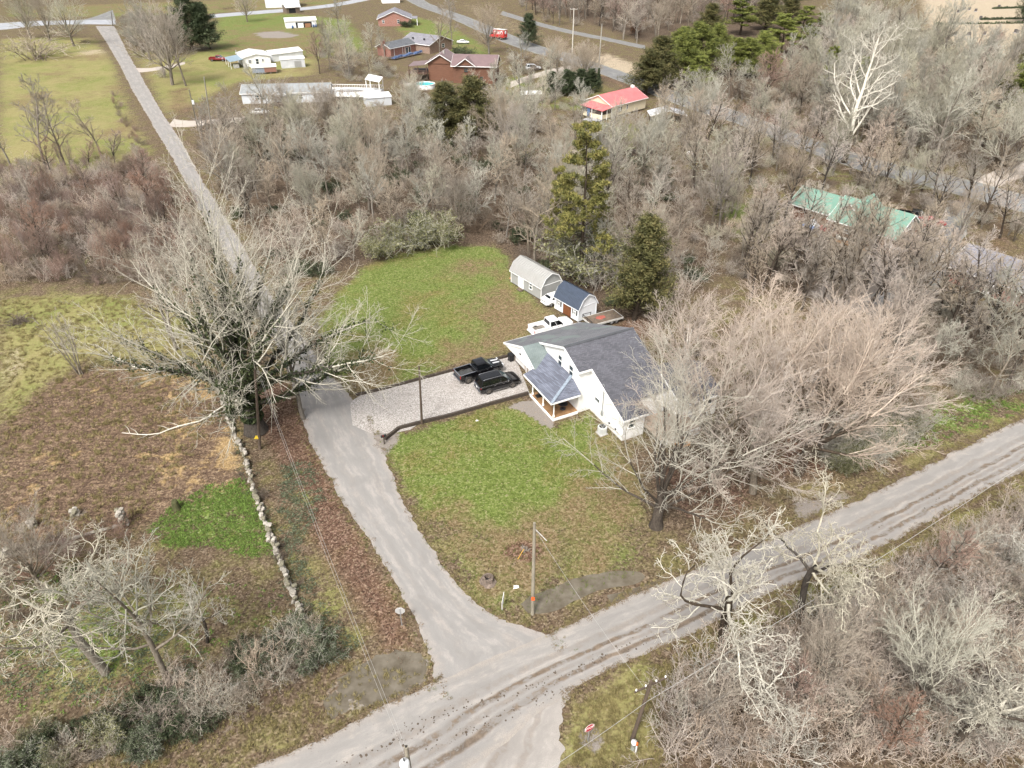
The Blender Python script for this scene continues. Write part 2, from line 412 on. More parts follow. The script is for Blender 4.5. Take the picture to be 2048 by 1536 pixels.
    red = speck([(0.036, 0.017, 0.012), (0.085, 0.044, 0.031), (0.14, 0.080, 0.058), (0.25, 0.165, 0.125)])
    col = m.mix(m.math('MULTIPLY', w('red', 0.35, 0.75), 0.8), col, red)
    vine = speck([(0.045, 0.060, 0.014), (0.085, 0.118, 0.022), (0.14, 0.185, 0.045), (0.24, 0.27, 0.13)])
    col = m.mix(w('vine', 0.4, 0.62), col, vine)
    grit = speck([(0.13, 0.11, 0.092), (0.21, 0.185, 0.163), (0.29, 0.26, 0.235)], n_tiny)
    col = m.mix(w('stone', 0.38, 0.62), col, grit)
    # scattered pale fallen leaves and bits
    bits = m.math('MULTIPLY', m.math('GREATER_THAN', c2, 0.965), 0.45)
    col = m.mix(bits, col, (0.30, 0.235, 0.16))
    m.base(col)
    h = m.math('ADD', n_fin, m.math('MULTIPLY', c1, 0.5))
    m.bump(h, 0.75, 0.10)
    return m.m
MG = ground_material()
GV = np.concatenate([GP, np.zeros((len(GP), 1))], 1)
gme = mesh_np('ground', GV, GF, [MG])
for k in LAYERS:
    a = gme.attributes.new('w_' + k, 'FLOAT', 'POINT'); a.data.foreach_set('value', W[k].astype(np.float32))
tag(link('ground', gme), kind='structure')

# ------------------------------------------------------------------ roads
def road_material(name, tone, mud=0.0, tracks=(), edge=(0.30, 0.27, 0.24), patch=0.5, wear=(0.36, 0.64)):
    m = NT(name); m.set(0.85, 0, 0.25)
    P = m.n('ShaderNodeNewGeometry').outputs['Position']
    u = m.attr('across'); v = m.attr('along')
    n1 = m.noise(0.22, 4, 0.6, P, 0.4); n2 = m.noise(1.6, 4, 0.7, P, 0.3); n3 = m.noise(16, 2, 0.6, P)
    xy = m.n('ShaderNodeCombineXYZ'); m.l(m.math('MULTIPLY', u, 7.0), xy.inputs[0]); m.l(m.math('MULTIPLY', v, 0.22), xy.inputs[1])
    lane = m.noise(1.0, 4, 0.65, xy.outputs[0])
    t = tone
    f = m.math('ADD', m.math('MULTIPLY', lane, 0.45), m.math('ADD', m.math('MULTIPLY', n1, 0.3), m.math('MULTIPLY', n3, 0.25)))
    col = m.ramp(f, [(0.3, tuple(x * 0.78 for x in t)), (0.5, t), (0.7, tuple(min(1, x * 1.25) for x in t))])
    col = m.mix(m.math('MULTIPLY', m.smooth(n1, 0.52, 0.62), patch), col, tuple(x * 0.80 for x in t))
    dust = m.smooth(m.math('ADD', m.math('MULTIPLY', n2, 0.3), m.math('MULTIPLY', lane, 0.75)), 0.50, 0.68)
    col = m.mix(m.math('MULTIPLY', dust, 0.38), col, m.ramp(n3, [(0.35, tuple(min(1, x * 1.1) for x in edge)), (0.65, tuple(min(1, x * 1.55) for x in edge))]))
    # loose stone along the edges
    e = m.math('ABSOLUTE', m.math('SUBTRACT', u, 0.5))
    ef = m.smooth(m.math('ADD', e, m.math('MULTIPLY', m.math('SUBTRACT', n2, 0.5), 0.22)), wear[0], wear[1] - 0.1)
    col = m.mix(m.math('MULTIPLY', ef, 0.8), col, m.ramp(n3, [(0.3, tuple(x * 0.8 for x in edge)), (0.7, tuple(x * 1.2 for x in edge))]))
    for (c, wd, amt) in tracks:
        d = m.math('ABSOLUTE', m.math('SUBTRACT', u, m.math('ADD', c, m.math('MULTIPLY', m.math('SUBTRACT', n1, 0.5), 0.05))))
        k = m.math('SUBTRACT', 1.0, m.smooth(d, wd * 0.3, wd))
        brk = m.smooth(m.math('ADD', m.math('MULTIPLY', n2, 0.6), m.math('MULTIPLY', lane, 0.55)), 0.50, 0.62)
        col = m.mix(m.math('MULTIPLY', m.math('MULTIPLY', k, m.math('ADD', m.math('MULTIPLY', brk, 0.75), 0.25)), amt), col, m.ramp(n2, [(0.35, (0.060, 0.044, 0.031)), (0.65, (0.16, 0.122, 0.09))]))
    if mud:
        col = m.mix(m.math('MULTIPLY', m.math('GREATER_THAN', m.noise(5.5, 3, 0.8, P), 0.685), mud), col, (0.07, 0.055, 0.04))
    m.base(col); m.bump(n3, 0.35, 0.02)
    return m.m
def resample(pts, n):
    P = np.array([[*p[:2]] for p in pts]); d = np.r_[0, np.cumsum(np.linalg.norm(np.diff(P, axis=0), axis=1))]
    # smooth through a Catmull-Rom spline
    Q = []
    for i in range(len(P) - 1):
        p0, p1, p2, p3 = P[max(i - 1, 0)], P[i], P[i + 1], P[min(i + 2, len(P) - 1)]
        for t in np.linspace(0, 1, 12, endpoint=False):
            Q.append(0.5 * ((2 * p1) + (p2 - p0) * t + (2 * p0 - 5 * p1 + 4 * p2 - p3) * t * t + (3 * p1 - p0 - 3 * p2 + p3) * t ** 3))
    Q = np.array(Q + [P[-1]]); d = np.r_[0, np.cumsum(np.linalg.norm(np.diff(Q, axis=0), axis=1))]
    s = np.linspace(0, d[-1], n)
    return np.stack([np.interp(s, d, Q[:, 0]), np.interp(s, d, Q[:, 1])], 1), d[-1]
def wander(n, amp, rng):
    k = np.zeros(n)
    for f, a in ((3, 0.5), (9, 0.6), (27, 0.5), (n // 3 if n > 60 else 30, 0.6), (n, 0.45)):
        k += a * np.interp(np.linspace(0, 1, n), np.linspace(0, 1, f + 2), rng.normal(0, 1, f + 2))
    return amp * k
EDGE = []
def road(name, left, right, z, mat, jit=0.18, step=0.3, cols=9, world=False):
    rng = np.random.default_rng(len(name) * 7 + len(left))
    L0 = left if world else [at(*p) for p in left]; R0 = right if world else [at(*p) for p in right]
    _, dl = resample(L0, 50)
    n = max(12, min(1100, int(dl / step)))
    L, _ = resample(L0, n); R, _ = resample(R0, n)
    dirv = R - L; wd = np.linalg.norm(dirv, axis=1)[:, None]; dirv /= wd
    L = L - dirv * wander(n, jit, rng)[:, None]; R = R + dirv * wander(n, jit, rng)[:, None]
    EDGE.append((name, L, R, dirv))
    us = np.linspace(0, 1, cols)
    V = np.concatenate([L[:, None] * (1 - us)[None, :, None] + R[:, None] * us[None, :, None], np.full((n, cols, 1), z)], 2).reshape(-1, 3)
    idx = np.arange(n * cols).reshape(n, cols)
    F = np.stack([idx[:-1, :-1], idx[:-1, 1:], idx[1:, 1:], idx[1:, :-1]], -1).reshape(-1, 4)
    e1 = V[F[0, 1]] - V[F[0, 0]]; e2 = V[F[0, 3]] - V[F[0, 0]]
    if np.cross(e1, e2)[2] < 0: F = F[:, ::-1]
    me = mesh_np(name, V, F, [mat])
    mid = (L + R) / 2; al = np.r_[0, np.cumsum(np.linalg.norm(np.diff(mid, axis=0), axis=1))]
    a = me.attributes.new('across', 'FLOAT', 'POINT'); a.data.foreach_set('value', np.tile(us, n).astype(np.float32))
    a = me.attributes.new('along', 'FLOAT', 'POINT'); a.data.foreach_set('value', np.repeat(al, cols).astype(np.float32))
    return tag(link(name, me), kind='structure')
M_lane = road_material('chip_seal_lane', (0.225, 0.214, 0.202), 0.12, ((0.3, 0.09, 0.10), (0.72, 0.09, 0.10)), (0.27, 0.24, 0.215))
M_county = road_material('chip_seal_county', (0.228, 0.215, 0.201), 0.55, ((0.40, 0.075, 0.35), (0.565, 0.055, 1.0), (0.80, 0.06, 0.95), (0.68, 0.05, 0.4)), (0.265, 0.235, 0.205))
M_south = road_material('worn_gravel_road', (0.248, 0.229, 0.21), 0.3, ((0.22, 0.05, 0.4), (0.42, 0.04, 0.45), (0.62, 0.05, 0.45), (0.78, 0.04, 0.35)), (0.29, 0.265, 0.24))
M_tar = road_material('old_asphalt', (0.155, 0.153, 0.152), 0.0, (), (0.22, 0.225, 0.20))
M_wet = road_material('pale_wet_asphalt', (0.27, 0.28, 0.30), 0.0, (), (0.30, 0.29, 0.28))
M_grav = road_material('gravel_track', (0.36, 0.32, 0.28), 0.0, (), (0.32, 0.27, 0.22))
road('lane', [(900, 1400), (872, 1356), (855, 1290), (800, 1180), (740, 1085), (690, 1010), (640, 920), (610, 850), (588, 775), (560, 700), (520, 635), (474, 560), (438, 490), (405, 430), (370, 360), (335, 300), (300, 240), (265, 180), (240, 130), (213, 85), (192, 52)],
     [(1140, 1310), (1070, 1264), (985, 1230), (912, 1165), (853, 1085), (803, 1000), (768, 915), (738, 850), (700, 790), (648, 730), (600, 660), (540, 580), (492, 500), (450, 430), (408, 365), (372, 300), (346, 260), (321, 222), (290, 165), (260, 115), (228, 52)], 0.008, M_lane, 0.16)
road('county_road', [(380, 1600), (520, 1532), (650, 1474), (760, 1416), (870, 1366), (980, 1318), (1090, 1272), (1250, 1197), (1400, 1135), (1600, 1052), (1750, 985), (1900, 910), (2048, 840), (2200, 775)],
     [(760, 1690), (860, 1600), (960, 1520), (1050, 1450), (1130, 1392), (1215, 1345), (1300, 1303), (1400, 1258), (1500, 1205), (1700, 1120), (1850, 1045), (2048, 945), (2120, 905), (2300, 830)], 0.012, M_county, 0.14)
road('south_road', [(640, 1640), (760, 1540), (900, 1450), (1000, 1400)], [(1112, 1640), (1118, 1536), (1118, 1440), (1150, 1370)], 0.004, M_south, 0.15)
road('old_highway', [(-60, 64), (0, 60), (70, 52), (130, 49), (232, 49)], [(-60, 48), (0, 46), (70, 42), (130, 41), (229, 39)], 0.016, M_wet, 0.3, 1.5)
road('highway_apron', [(140, 42), (180, 36), (225, 20)], [(150, 44), (200, 43), (232, 41)], 0.004, M_tar, 0.3, 1.5)
road('old_highway', [(420, 36), (520, 28), (620, 19), (700, 8), (800, -14)], [(420, 29), (520, 21), (620, 13), (700, 1), (790, -22)], 0.004, M_wet, 0.3, 1.5)
road('ridge_road', [(790, -14), (835, 12), (900, 36), (985, 76), (1060, 104), (1130, 124), (1200, 148), (1270, 174), (1330, 200), (1400, 224), (1480, 250), (1560, 282), (1640, 312), (1720, 340), (1800, 360), (1900, 385), (2048, 425), (2200, 470)],
     [(825, -16), (862, 8), (930, 32), (1005, 62), (1070, 88), (1140, 108), (1205, 130), (1280, 156), (1340, 180), (1410, 202), (1490, 228), (1570, 258), (1650, 286), (1730, 312), (1810, 332), (1910, 354), (2048, 390), (2200, 430)], 0.008, M_tar, 0.2, 1.0)
road('forest_road', [(1000, 29), (1060, 47), (1130, 65), (1200, 79), (1290, 98)], [(1005, 22), (1065, 41), (1135, 59), (1205, 73), (1290, 91)], 0.004, M_tar, 0.3, 1.5)
road('house_track', [(335, 253), (380, 254), (430, 247), (500, 240)], [(348, 238), (380, 242), (430, 238), (500, 232)], 0.004, M_grav, 0.2, 0.8)
road('house_track', [(272, 145), (300, 143), (340, 136), (370, 128)], [(268, 136), (300, 136), (340, 130), (370, 123)], 0.004, M_grav, 0.2, 0.8)
road('house_track', [(1020, 176), (1060, 160), (1110, 146), (1150, 140)], [(1020, 164), (1060, 150), (1110, 136), (1140, 131)], 0.004, M_grav, 0.2, 0.8)
road('house_track', [(1960, 385), (2000, 372), (2060, 350)], [(1930, 368), (1980, 345), (2060, 318)], 0.004, M_grav, 0.25, 0.8)
road('house_track', [(1720, 600), (1800, 560), (1850, 500), (1880, 450), (1900, 400)], [(1790, 620), (1880, 570), (1900, 510), (1935, 455), (1950, 405)], 0.004, M_tar, 0.3, 0.8)
road('house_track', [(1900, 490), (1960, 500), (2060, 540)], [(1900, 520), (1960, 540), (2060, 590)], 0.0045, M_tar, 0.3, 0.8)
def gravel_material():
    m = NT('white_driveway_gravel'); m.set(0.9, 0, 0.2)
    P = m.n('ShaderNodeNewGeometry').outputs['Position']
    c = m.voro(13.0, P); s = m.n('ShaderNodeSeparateColor'); m.l(c, s.inputs[0])
    n = m.noise(0.5, 4, 0.6, P)
    col = m.ramp(s.outputs[0], [(0.0, (0.16, 0.14, 0.125)), (0.25, (0.27, 0.245, 0.225)), (0.6, (0.34, 0.315, 0.29)), (1.0, (0.46, 0.435, 0.41))])
    col = m.mix(m.math('MULTIPLY', m.smooth(n, 0.5, 0.72), 0.5), col, (0.27, 0.24, 0.215))
    m.base(col); m.bump(m.voro(13.0, P, 'Distance'), 0.6, 0.03)
    return m.m
M_drive = gravel_material()
road('gravel_driveway', [(700, 810), (722, 790), (800, 770), (900, 743), (960, 727), (1030, 712)], [(705, 850), (745, 866), (810, 862), (850, 845), (950, 816), (1060, 789)], 0.016, M_drive, 0.08, 0.4)
# rain puddles in the ruts
def puddle_material():
    m = NT('muddy_water'); m.set(0.09, 0, 0.5)
    n = m.noise(0.9, 4, 0.6, m.n('ShaderNodeNewGeometry').outputs['Position'])
    m.base(m.ramp(n, [(0.35, (0.085, 0.070, 0.048)), (0.7, (0.15, 0.13, 0.10))])); m.bump(m.noise(5, 2), 0.04, 0.01)
    return m.m
M_pud = puddle_material()
def sheet(name, pts, z, mat, jit=0.12, n=90):
    rng = np.random.default_rng(len(pts) * 31 + int(pts[0][0]))
    Q, _ = resample([at(*p) for p in pts] + [at(*pts[0])], n); Q = Q[:-1]
    c = Q.mean(0); d = Q - c; r = np.linalg.norm(d, axis=1)[:, None]
    Q = Q + d / r * np.convolve(np.r_[rng.normal(0, jit, len(Q))], [0.25, 0.5, 0.25], 'same')[:, None]
    me = bpy.data.meshes.new(name); me.from_pydata([(x, y, z) for x, y in Q], [], [tuple(range(len(Q)))]); me.materials.append(mat); me.update()
    if me.polygons[0].normal.z < 0: me.flip_normals()
    return tag(link(name, me), kind='structure')
sheet('puddle', [(1043, 1208), (1062, 1192), (1100, 1178), (1150, 1158), (1210, 1145), (1265, 1142), (1290, 1152), (1270, 1168), (1210, 1178), (1160, 1196), (1110, 1222), (1060, 1226)], 0.006, M_pud)
sheet('puddle', [(682, 1352), (725, 1325), (780, 1306), (830, 1306), (856, 1340), (822, 1382), (775, 1408), (715, 1408), (680, 1388)], 0.006, M_pud, 0.22)
sheet('puddle', [(645, 1400), (670, 1385), (700, 1405), (690, 1425), (660, 1435)], 0.0085, M_pud)
sheet('puddle', [(1215, 1190), (1260, 1180), (1300, 1165), (1330, 1160), (1280, 1190), (1220, 1205)], 0.006, M_pud)
# ------------------------------------------------------------------ building materials
def shingle(name, c, course=0.14, tab=0.30, var=0.35, stain=None):
    """asphalt shingles: courses run along local x/y by slope, tabs vary in tone"""
    m = NT(name); m.set(0.85, 0, 0.3)
    p = m.pos(); sp = m.n('ShaderNodeSeparateXYZ'); m.l(p, sp.inputs[0])
    xy = m.n('ShaderNodeCombineXYZ')
    m.l(m.math('ADD', sp.outputs[0], m.math('MULTIPLY', sp.outputs[1], 0.31)), xy.inputs[0]); m.l(m.math('MULTIPLY', sp.outputs[2], 2.6), xy.inputs[1])
    br = m.n('ShaderNodeTexBrick'); m.l(xy.outputs[0], br.inputs['Vector'])
    br.inputs['Scale'].default_value = 1.0; br.inputs['Brick Width'].default_value = tab; br.inputs['Row Height'].default_value = course * 1.0
    br.inputs['Mortar Size'].default_value = 0.012; br.inputs['Bias'].default_value = 0.0
    br.inputs['Color1'].default_value = (*[x * (1 - var) for x in c], 1); br.inputs['Color2'].default_value = (*[min(1, x * (1 + var)) for x in c], 1)
    br.inputs['Mortar'].default_value = (*[x * 0.4 for x in c], 1)
    n = m.noise(0.5, 4, 0.65)
    col = m.mix(0.35, br.outputs['Color'], m.ramp(n, [(0.35, tuple(x * 0.75 for x in c)), (0.65, tuple(x * 1.35 for x in c))]))
    if stain:
        s = m.smooth(m.noise(0.33, 3, 0.55), 0.56, 0.6)
        col = m.mix(m.math('MULTIPLY', s, 0.8), col, stain)
    m.base(col); m.bump(br.outputs['Fac'], 0.5, 0.03)
    return m.m
def lapsiding(name, c, pitch=0.15, dirt=0.12):
    m = NT(name); m.set(0.55, 0, 0.4)
    sp = m.n('ShaderNodeSeparateXYZ'); m.l(m.pos(), sp.inputs[0])
    fr = m.math('FRACT', m.math('DIVIDE', sp.outputs[2], pitch))
    n = m.noise(0.9, 4, 0.65)
    low = m.math('SUBTRACT', 1.0, m.smooth(m.math('ADD', sp.outputs[2], m.math('MULTIPLY', n, 0.5)), 0.15, 0.75))
    col = m.ramp(n, [(0.3, tuple(x * (1 - dirt) for x in c)), (0.7, c)])
    col = m.mix(m.math('MULTIPLY', low, 0.3), col, (0.30, 0.25, 0.19))
    m.base(col); m.bump(fr, 0.5, 0.02)
    return m.m
def ribbed(name, c, pitch=0.25, ax=0, rough=0.45, var=0.12, rust=None):
    m = NT(name); m.set(rough, 0.0, 0.5)
    sp = m.n('ShaderNodeSeparateXYZ'); m.l(m.pos(), sp.inputs[0])
    fr = m.math('FRACT', m.math('DIVIDE', sp.outputs[ax], pitch))
    h = m.smooth(m.math('ABSOLUTE', m.math('SUBTRACT', fr, 0.5)), 0.3, 0.42)
    n = m.noise(0.7, 4, 0.6)
    col = m.ramp(n, [(0.3, tuple(x * (1 - var) for x in c)), (0.7, tuple(min(.95, x * (1 + var)) for x in c))])
    if rust: col = m.mix(m.math('MULTIPLY', m.smooth(m.noise(0.8, 5, 0.7), 0.52, 0.66), 0.6), col, rust)
    m.base(col); m.bump(h, 0.6, 0.04)
    return m.m
def brickwall(name, c):
    m = NT(name); m.set(0.85, 0, 0.2)
    sp = m.n('ShaderNodeSeparateXYZ'); m.l(m.pos(), sp.inputs[0]); xy = m.n('ShaderNodeCombineXYZ')
    m.l(m.math('ADD', sp.outputs[0], sp.outputs[1]), xy.inputs[0]); m.l(sp.outputs[2], xy.inputs[1])
    br = m.n('ShaderNodeTexBrick'); m.l(xy.outputs[0], br.inputs['Vector']); br.inputs['Scale'].default_value = 1.0
    br.inputs['Brick Width'].default_value = 0.22; br.inputs['Row Height'].default_value = 0.075; br.inputs['Mortar Size'].default_value = 0.008
    br.inputs['Color1'].default_value = (*[x * 0.7 for x in c], 1); br.inputs['Color2'].default_value = (*[x * 1.3 for x in c], 1); br.inputs['Mortar'].default_value = (0.3, 0.27, 0.24, 1)
    m.base(br.outputs['Color']); return m.m
M_white = lapsiding('white_lap_siding', (0.80, 0.79, 0.77))
M_trim = plain('white_trim', (0.80, 0.79, 0.77), 0.5, 0.06)
M_shing = shingle('charcoal_shingles', (0.092, 0.092, 0.105))
M_shing_sheen = shingle('sheen_grey_shingles', (0.150, 0.152, 0.162), var=0.2, stain=(0.16, 0.19, 0.18))  # left slope: its sheen is put into the colour as a lighter grey
M_shing_porch = shingle('slate_blue_shingles', (0.125, 0.135, 0.170), var=0.42)
M_shing_lt = shingle('pale_grey_shingles', (0.24, 0.25, 0.25), var=0.15)
M_shing_dk = shingle('dark_grey_shingles', (0.11, 0.115, 0.125), var=0.2)
M_shing_pl = shingle('lilac_grey_shingles', (0.19, 0.185, 0.205), var=0.2)
M_green_patch = shingle('green_grey_shingles', (0.155, 0.185, 0.18), var=0.12)
M_glass = plain('window_glass', (0.035, 0.05, 0.055), 0.08, 0.0, spec=0.8)
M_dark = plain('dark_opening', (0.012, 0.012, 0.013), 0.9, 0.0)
M_black = plain('black_plastic', (0.015, 0.015, 0.016), 0.45, 0.0)
M_conc = plain('concrete', (0.34, 0.32, 0.30), 0.85, 0.2, 2.0)
M_wood = plain('weathered_wood', (0.125, 0.095, 0.070), 0.8, 0.35, 2.5, sc3=(1, 1, 6))
M_dkwood = plain('dark_creosote_timber', (0.050, 0.038, 0.029), 0.85, 0.4, 4.0)
M_porchfloor = plain('stained_porch_floor', (0.235, 0.135, 0.066), 0.5, 0.4, 1.4)
M_newwood = plain('new_pine_boards', (0.42, 0.235, 0.11), 0.7, 0.25, 3)
M_redbrick = brickwall('red_brick', (0.27, 0.105, 0.075))
M_tanbrick = brickwall('brown_brick', (0.22, 0.135, 0.095))
M_brownlog = plain('brown_log_siding', (0.14, 0.066, 0.040), 0.75, 0.35, 2.5, sc3=(0.3, 0.3, 8))
M_steel = plain('galvanised_steel', (0.42, 0.43, 0.44), 0.4, 0.1, metal=0.6)
M_rust = plain('rusty_metal', (0.12, 0.06, 0.035), 0.8, 0.4)

def window(parent, face, pos, w, h, frame=M_trim, mull=True, depth=0.09):
    """face: ('x'|'y', sign) outward axis in the parent's frame; pos: centre on the wall surface"""
    ax, sg = face
    b = MB(); t = 0.065
    def bx(a0, a1, z0, z1, d0, d1, m):
        if ax == 'y': m.box(pos[0] + a0, pos[0] + a1, min(pos[1] + sg * d0, pos[1] + sg * d1), max(pos[1] + sg * d0, pos[1] + sg * d1), pos[2] + z0, pos[2] + z1)
        else: m.box(min(pos[0] + sg * d0, pos[0] + sg * d1), max(pos[0] + sg * d0, pos[0] + sg * d1), pos[1] + a0, pos[1] + a1, pos[2] + z0, pos[2] + z1)
    bx(-w / 2, w / 2, h / 2 - t, h / 2, -0.02, depth, b); bx(-w / 2, w / 2, -h / 2, -h / 2 + t, -0.02, depth + 0.03, b)
    bx(-w / 2, -w / 2 + t, -h / 2 + t, h / 2 - t, -0.02, depth, b); bx(w / 2 - t, w / 2, -h / 2 + t, h / 2 - t, -0.02, depth, b)
    if mull: bx(-w / 2 + t, w / 2 - t, -0.04, 0.04, -0.02, depth - 0.015, b)
    if mull == 'cross': bx(-0.03, 0.03, -h / 2 + t, h / 2 - t, -0.02, depth - 0.017, b)
    f = b.build('window', frame, parent)
    g = MB(); bx(-w / 2 + t, w / 2 - t, -h / 2 + t, h / 2 - t, -0.01, 0.03, g); g.build('pane', M_glass, f)
    return f
def door(parent, face, pos, w, h, mat, panels=0):
    ax, sg = face; b = MB()
    if ax == 'y': b.box(pos[0] - w / 2, pos[0] + w / 2, pos[1] - 0.03, pos[1] + sg * 0.06 if sg > 0 else pos[1] + 0.03, pos[2], pos[2] + h) if sg > 0 else b.box(pos[0] - w / 2, pos[0] + w / 2, pos[1] - 0.06, pos[1] + 0.03, pos[2], pos[2] + h)
    else: b.box(min(pos[0] - 0.03, pos[0] + sg * 0.06), max(pos[0] + 0.03, pos[0] + sg * 0.06), pos[1] - w / 2, pos[1] + w / 2, pos[2], pos[2] + h)
    d = b.build('door', mat, parent)
    k = MB(); c = (pos[0] + w * 0.38, pos[1] + sg * 0.09, pos[2] + 1.0) if ax == 'y' else (pos[0] + sg * 0.09, pos[1] + w * 0.38, pos[2] + 1.0)
    k.lathe([(0.0, -0.03), (0.04, 0), (0.0, 0.03)], 6, c); k.build('handle', M_steel, d)
    return d
def gable_roof(parent, L, D, wall, ridge, over, mat, ridge_ax='x', th=0.14, gable_mat=None, trim=M_trim, x0=0.0, y0=0.0, base=0.0, ridge_at=0.5):
    """roof over [x0,x0+L]x[y0,y0+D]; walls end at height `wall`"""
    zr, ze = base + wall + ridge, base + wall
    if ridge_ax == 'x':
        ym = y0 + D * ridge_at; s1 = ridge / (D * ridge_at); s2 = ridge / (D * (1 - ridge_at))
        A = [(x0 - over, y0 - over, ze - s1 * over), (x0 + L + over, y0 - over, ze - s1 * over), (x0 + L + over, ym, zr), (x0 - over, ym, zr)]
        B = [(x0 - over, ym, zr), (x0 + L + over, ym, zr), (x0 + L + over, y0 + D + over, ze - s2 * over), (x0 - over, y0 + D + over, ze - s2 * over)]
        G = [[(x, y0, ze), (x, ym, zr - 0.02), (x, y0 + D, ze)] for x in (x0, x0 + L)]
    else:
        xm = x0 + L * ridge_at; s1 = ridge / (L * ridge_at); s2 = ridge / (L * (1 - ridge_at))
        A = [(x0 - over, y0 + D + over, ze - s1 * over), (x0 - over, y0 - over, ze - s1 * over), (xm, y0 - over, zr), (xm, y0 + D + over, zr)]
        B = [(xm, y0 + D + over, zr), (xm, y0 - over, zr), (x0 + L + over, y0 - over, ze - s2 * over), (x0 + L + over, y0 + D + over, ze - s2 * over)]
        G = [[(x0, y, ze), (xm, y, zr - 0.02), (x0 + L, y, ze)] for y in (y0, y0 + D)]
    up = Vector((0, 0, th + 0.012))
    b = MB(); b.slab([Vector(p) + up for p in A], th); b.slab([Vector(p) + up for p in B], th)
    r = b.build('roof', mat, parent)
    f = MB()
    for P in (A, B):
        for i in range(4):
            p, q = Vector(P[i]), Vector(P[(i + 1) % 4])
            if abs(p.z - zr) < 1e-6 and abs(q.z - zr) < 1e-6: continue
            z = Vector((0, 0, th * 0.42)); cen = sum((Vector(x) for x in P), Vector()) / 4
            o = ((p + q) / 2 - cen); o.z = 0; d = (q - p); d.z = 0; d.normalize(); o -= d * o.dot(d); o.normalize()
            f.bar(p + z + o * 0.022, q + z + o * 0.022, 0.04, 0.17)
    f.build('fascia', trim, r)
    if gable_mat:
        g = MB()
        for k, P in enumerate(G):
            n = Vector((1, 0, 0)) if ridge_ax == 'x' else Vector((0, 1, 0)); n = n * (-1 if k == 0 else 1)
            P = [Vector(p) for p in P]; m = (P[1] - P[0]).cross(P[2] - P[0])
            if m.dot(n) < 0: P.reverse()
            g.slab(P, 0.12)
        g.each('gable_wall', gable_mat, parent)
    return r
def shell(parent, L, D, H, mat, x0=0.0, y0=0.0, z0=0.0, t=0.15, name='wall'):
    b = MB()
    b.box(x0, x0 + L, y0, y0 + t, z0, z0 + H); b.box(x0, x0 + L, y0 + D - t, y0 + D, z0, z0 + H)
    b.box(x0, x0 + t, y0 + t, y0 + D - t, z0, z0 + H); b.box(x0 + L - t, x0 + L, y0 + t, y0 + D - t, z0, z0 + H)
    return b.build(name, mat, parent)
def site(name, label, cat, FL, FR, group=None):
    """a building thing whose front wall runs from ground point FL to FR (local x along the front, y to the back)"""
    p, q = at(*FL), at(*FR)
    return thing(name, label, cat, p, bearing(p, q), group), (q - p).length
# ------------------------------------------------------------------ the white house on the corner lot
HB = at(1178.7, 818)
HANG = math.radians(27)
house = thing('white_house', 'large white house with dark shingle roofs, porch and garage on the corner lot', 'house', HB, HANG)
def ab(a, b, z): return (a, -b, z)              # a: back from the road along the ridge, b: to the right along the front wall
def wall_poly(mb, pts, th=0.14): mb.slab([ab(*p) for p in pts], th)
zr, sl = 6.9, 0.42
def zroof(b): return zr - sl * abs(b + 3)
W1 = MB()
W1.slab([ab(-1.57, -13, 0), ab(-1.57, 0, 0), ab(-1.57, 0, zroof(0)), ab(-1.57, -3, zr), ab(-1.57, -13, zroof(-13))], 0.14)
W1.build('front_wall', M_white, house)
W2 = MB()
W2.slab([ab(-1.43, -0.002, 0), ab(-0.002, -0.002, 0), ab(-0.002, -0.002, zroof(0) - 0.02), ab(-1.43, -0.002, zroof(0) - 0.02)], 0.14)
W2.build('side_wall', M_white, house)
W3 = MB()
W3.slab([ab(0, -0.14, 0), ab(0, 6.4, 0), ab(0, 6.4, zroof(6.4)), ab(0, -0.14, zroof(-0.14))], 0.14)
W3.build('front_wall', M_white, house)
W4 = MB()
W4.slab([ab(0.14, 6.4, 0), ab(2.7, 6.4, 0), ab(2.7, 6.4, 2.9), ab(0.14, 6.4, 2.9)], 0.14)
W4.slab([ab(2.7, 4.74, 0), ab(2.7, 4.74, 3.5), ab(2.7, 6.26, 2.92), ab(2.7, 6.26, 0)], 0.14)
W4.slab([ab(2.72, 4.6, 0), ab(6.9, 4.6, 0), ab(6.9, 4.6, 3.6), ab(2.72, 4.6, 3.6)], 0.14)
W4.build('side_wall', M_white, house)
W5 = MB()
W5.slab([ab(7.0, -13, 0), ab(7.0, -13, zroof(-13)), ab(7.0, -3, zr), ab(7.0, 4.6, zroof(4.6)), ab(7.0, 4.6, 0)], 0.14)
W5.slab([ab(6.85, -13, 0), ab(-2.85, -13, 0), ab(-2.85, -13, 2.7), ab(6.85, -13, 2.7)], 0.14)
W5.build('back_wall', M_white, house)
# garage front with two doors
Wg = MB(); gA = -2.85
for b0, b1, z0, z1 in ((-12.86, -12.75, 0, 2.5), (-10.1, -9.45, 0, 2.5), (-6.8, -5.4, 0, 2.5), (-12.75, -10.1, 2.1, 2.5), (-9.45, -6.8, 2.1, 2.5)):
    Wg.box(gA, gA + 0.15, -b1, -b0, z0, z1)
Wg.box(gA + 0.15, -1.58, 5.4, 5.55, 0, 2.9)
Wg.build('garage_wall', M_white, house)
def sectional_door(b0, b1):
    d = MB()
    for k in range(4): d.box(gA + 0.10 + 0.002 * (k % 2), gA + 0.16, -b1, -b0, 0.02 + 0.52 * k, 0.52 * (k + 1))
    o = d.build('garage_door', M_trim, house)
    j = MB(); j.box(gA - 0.05, gA + 0.09, -b0 + 0.0, -b0 + 0.07, 0, 2.1); j.box(gA - 0.05, gA + 0.09, -b1 - 0.07, -b1, 0, 2.1); j.each('door_jamb', plain('brown_jamb', (0.30, 0.20, 0.13)), o)
    s = MB(); s.box(gA - 0.02, gA + 0.3, -b1, -b0, 0.0, 0.018); s.build('threshold', M_dkwood, o)
sectional_door(-12.75, -10.1); sectional_door(-9.45, -6.8)
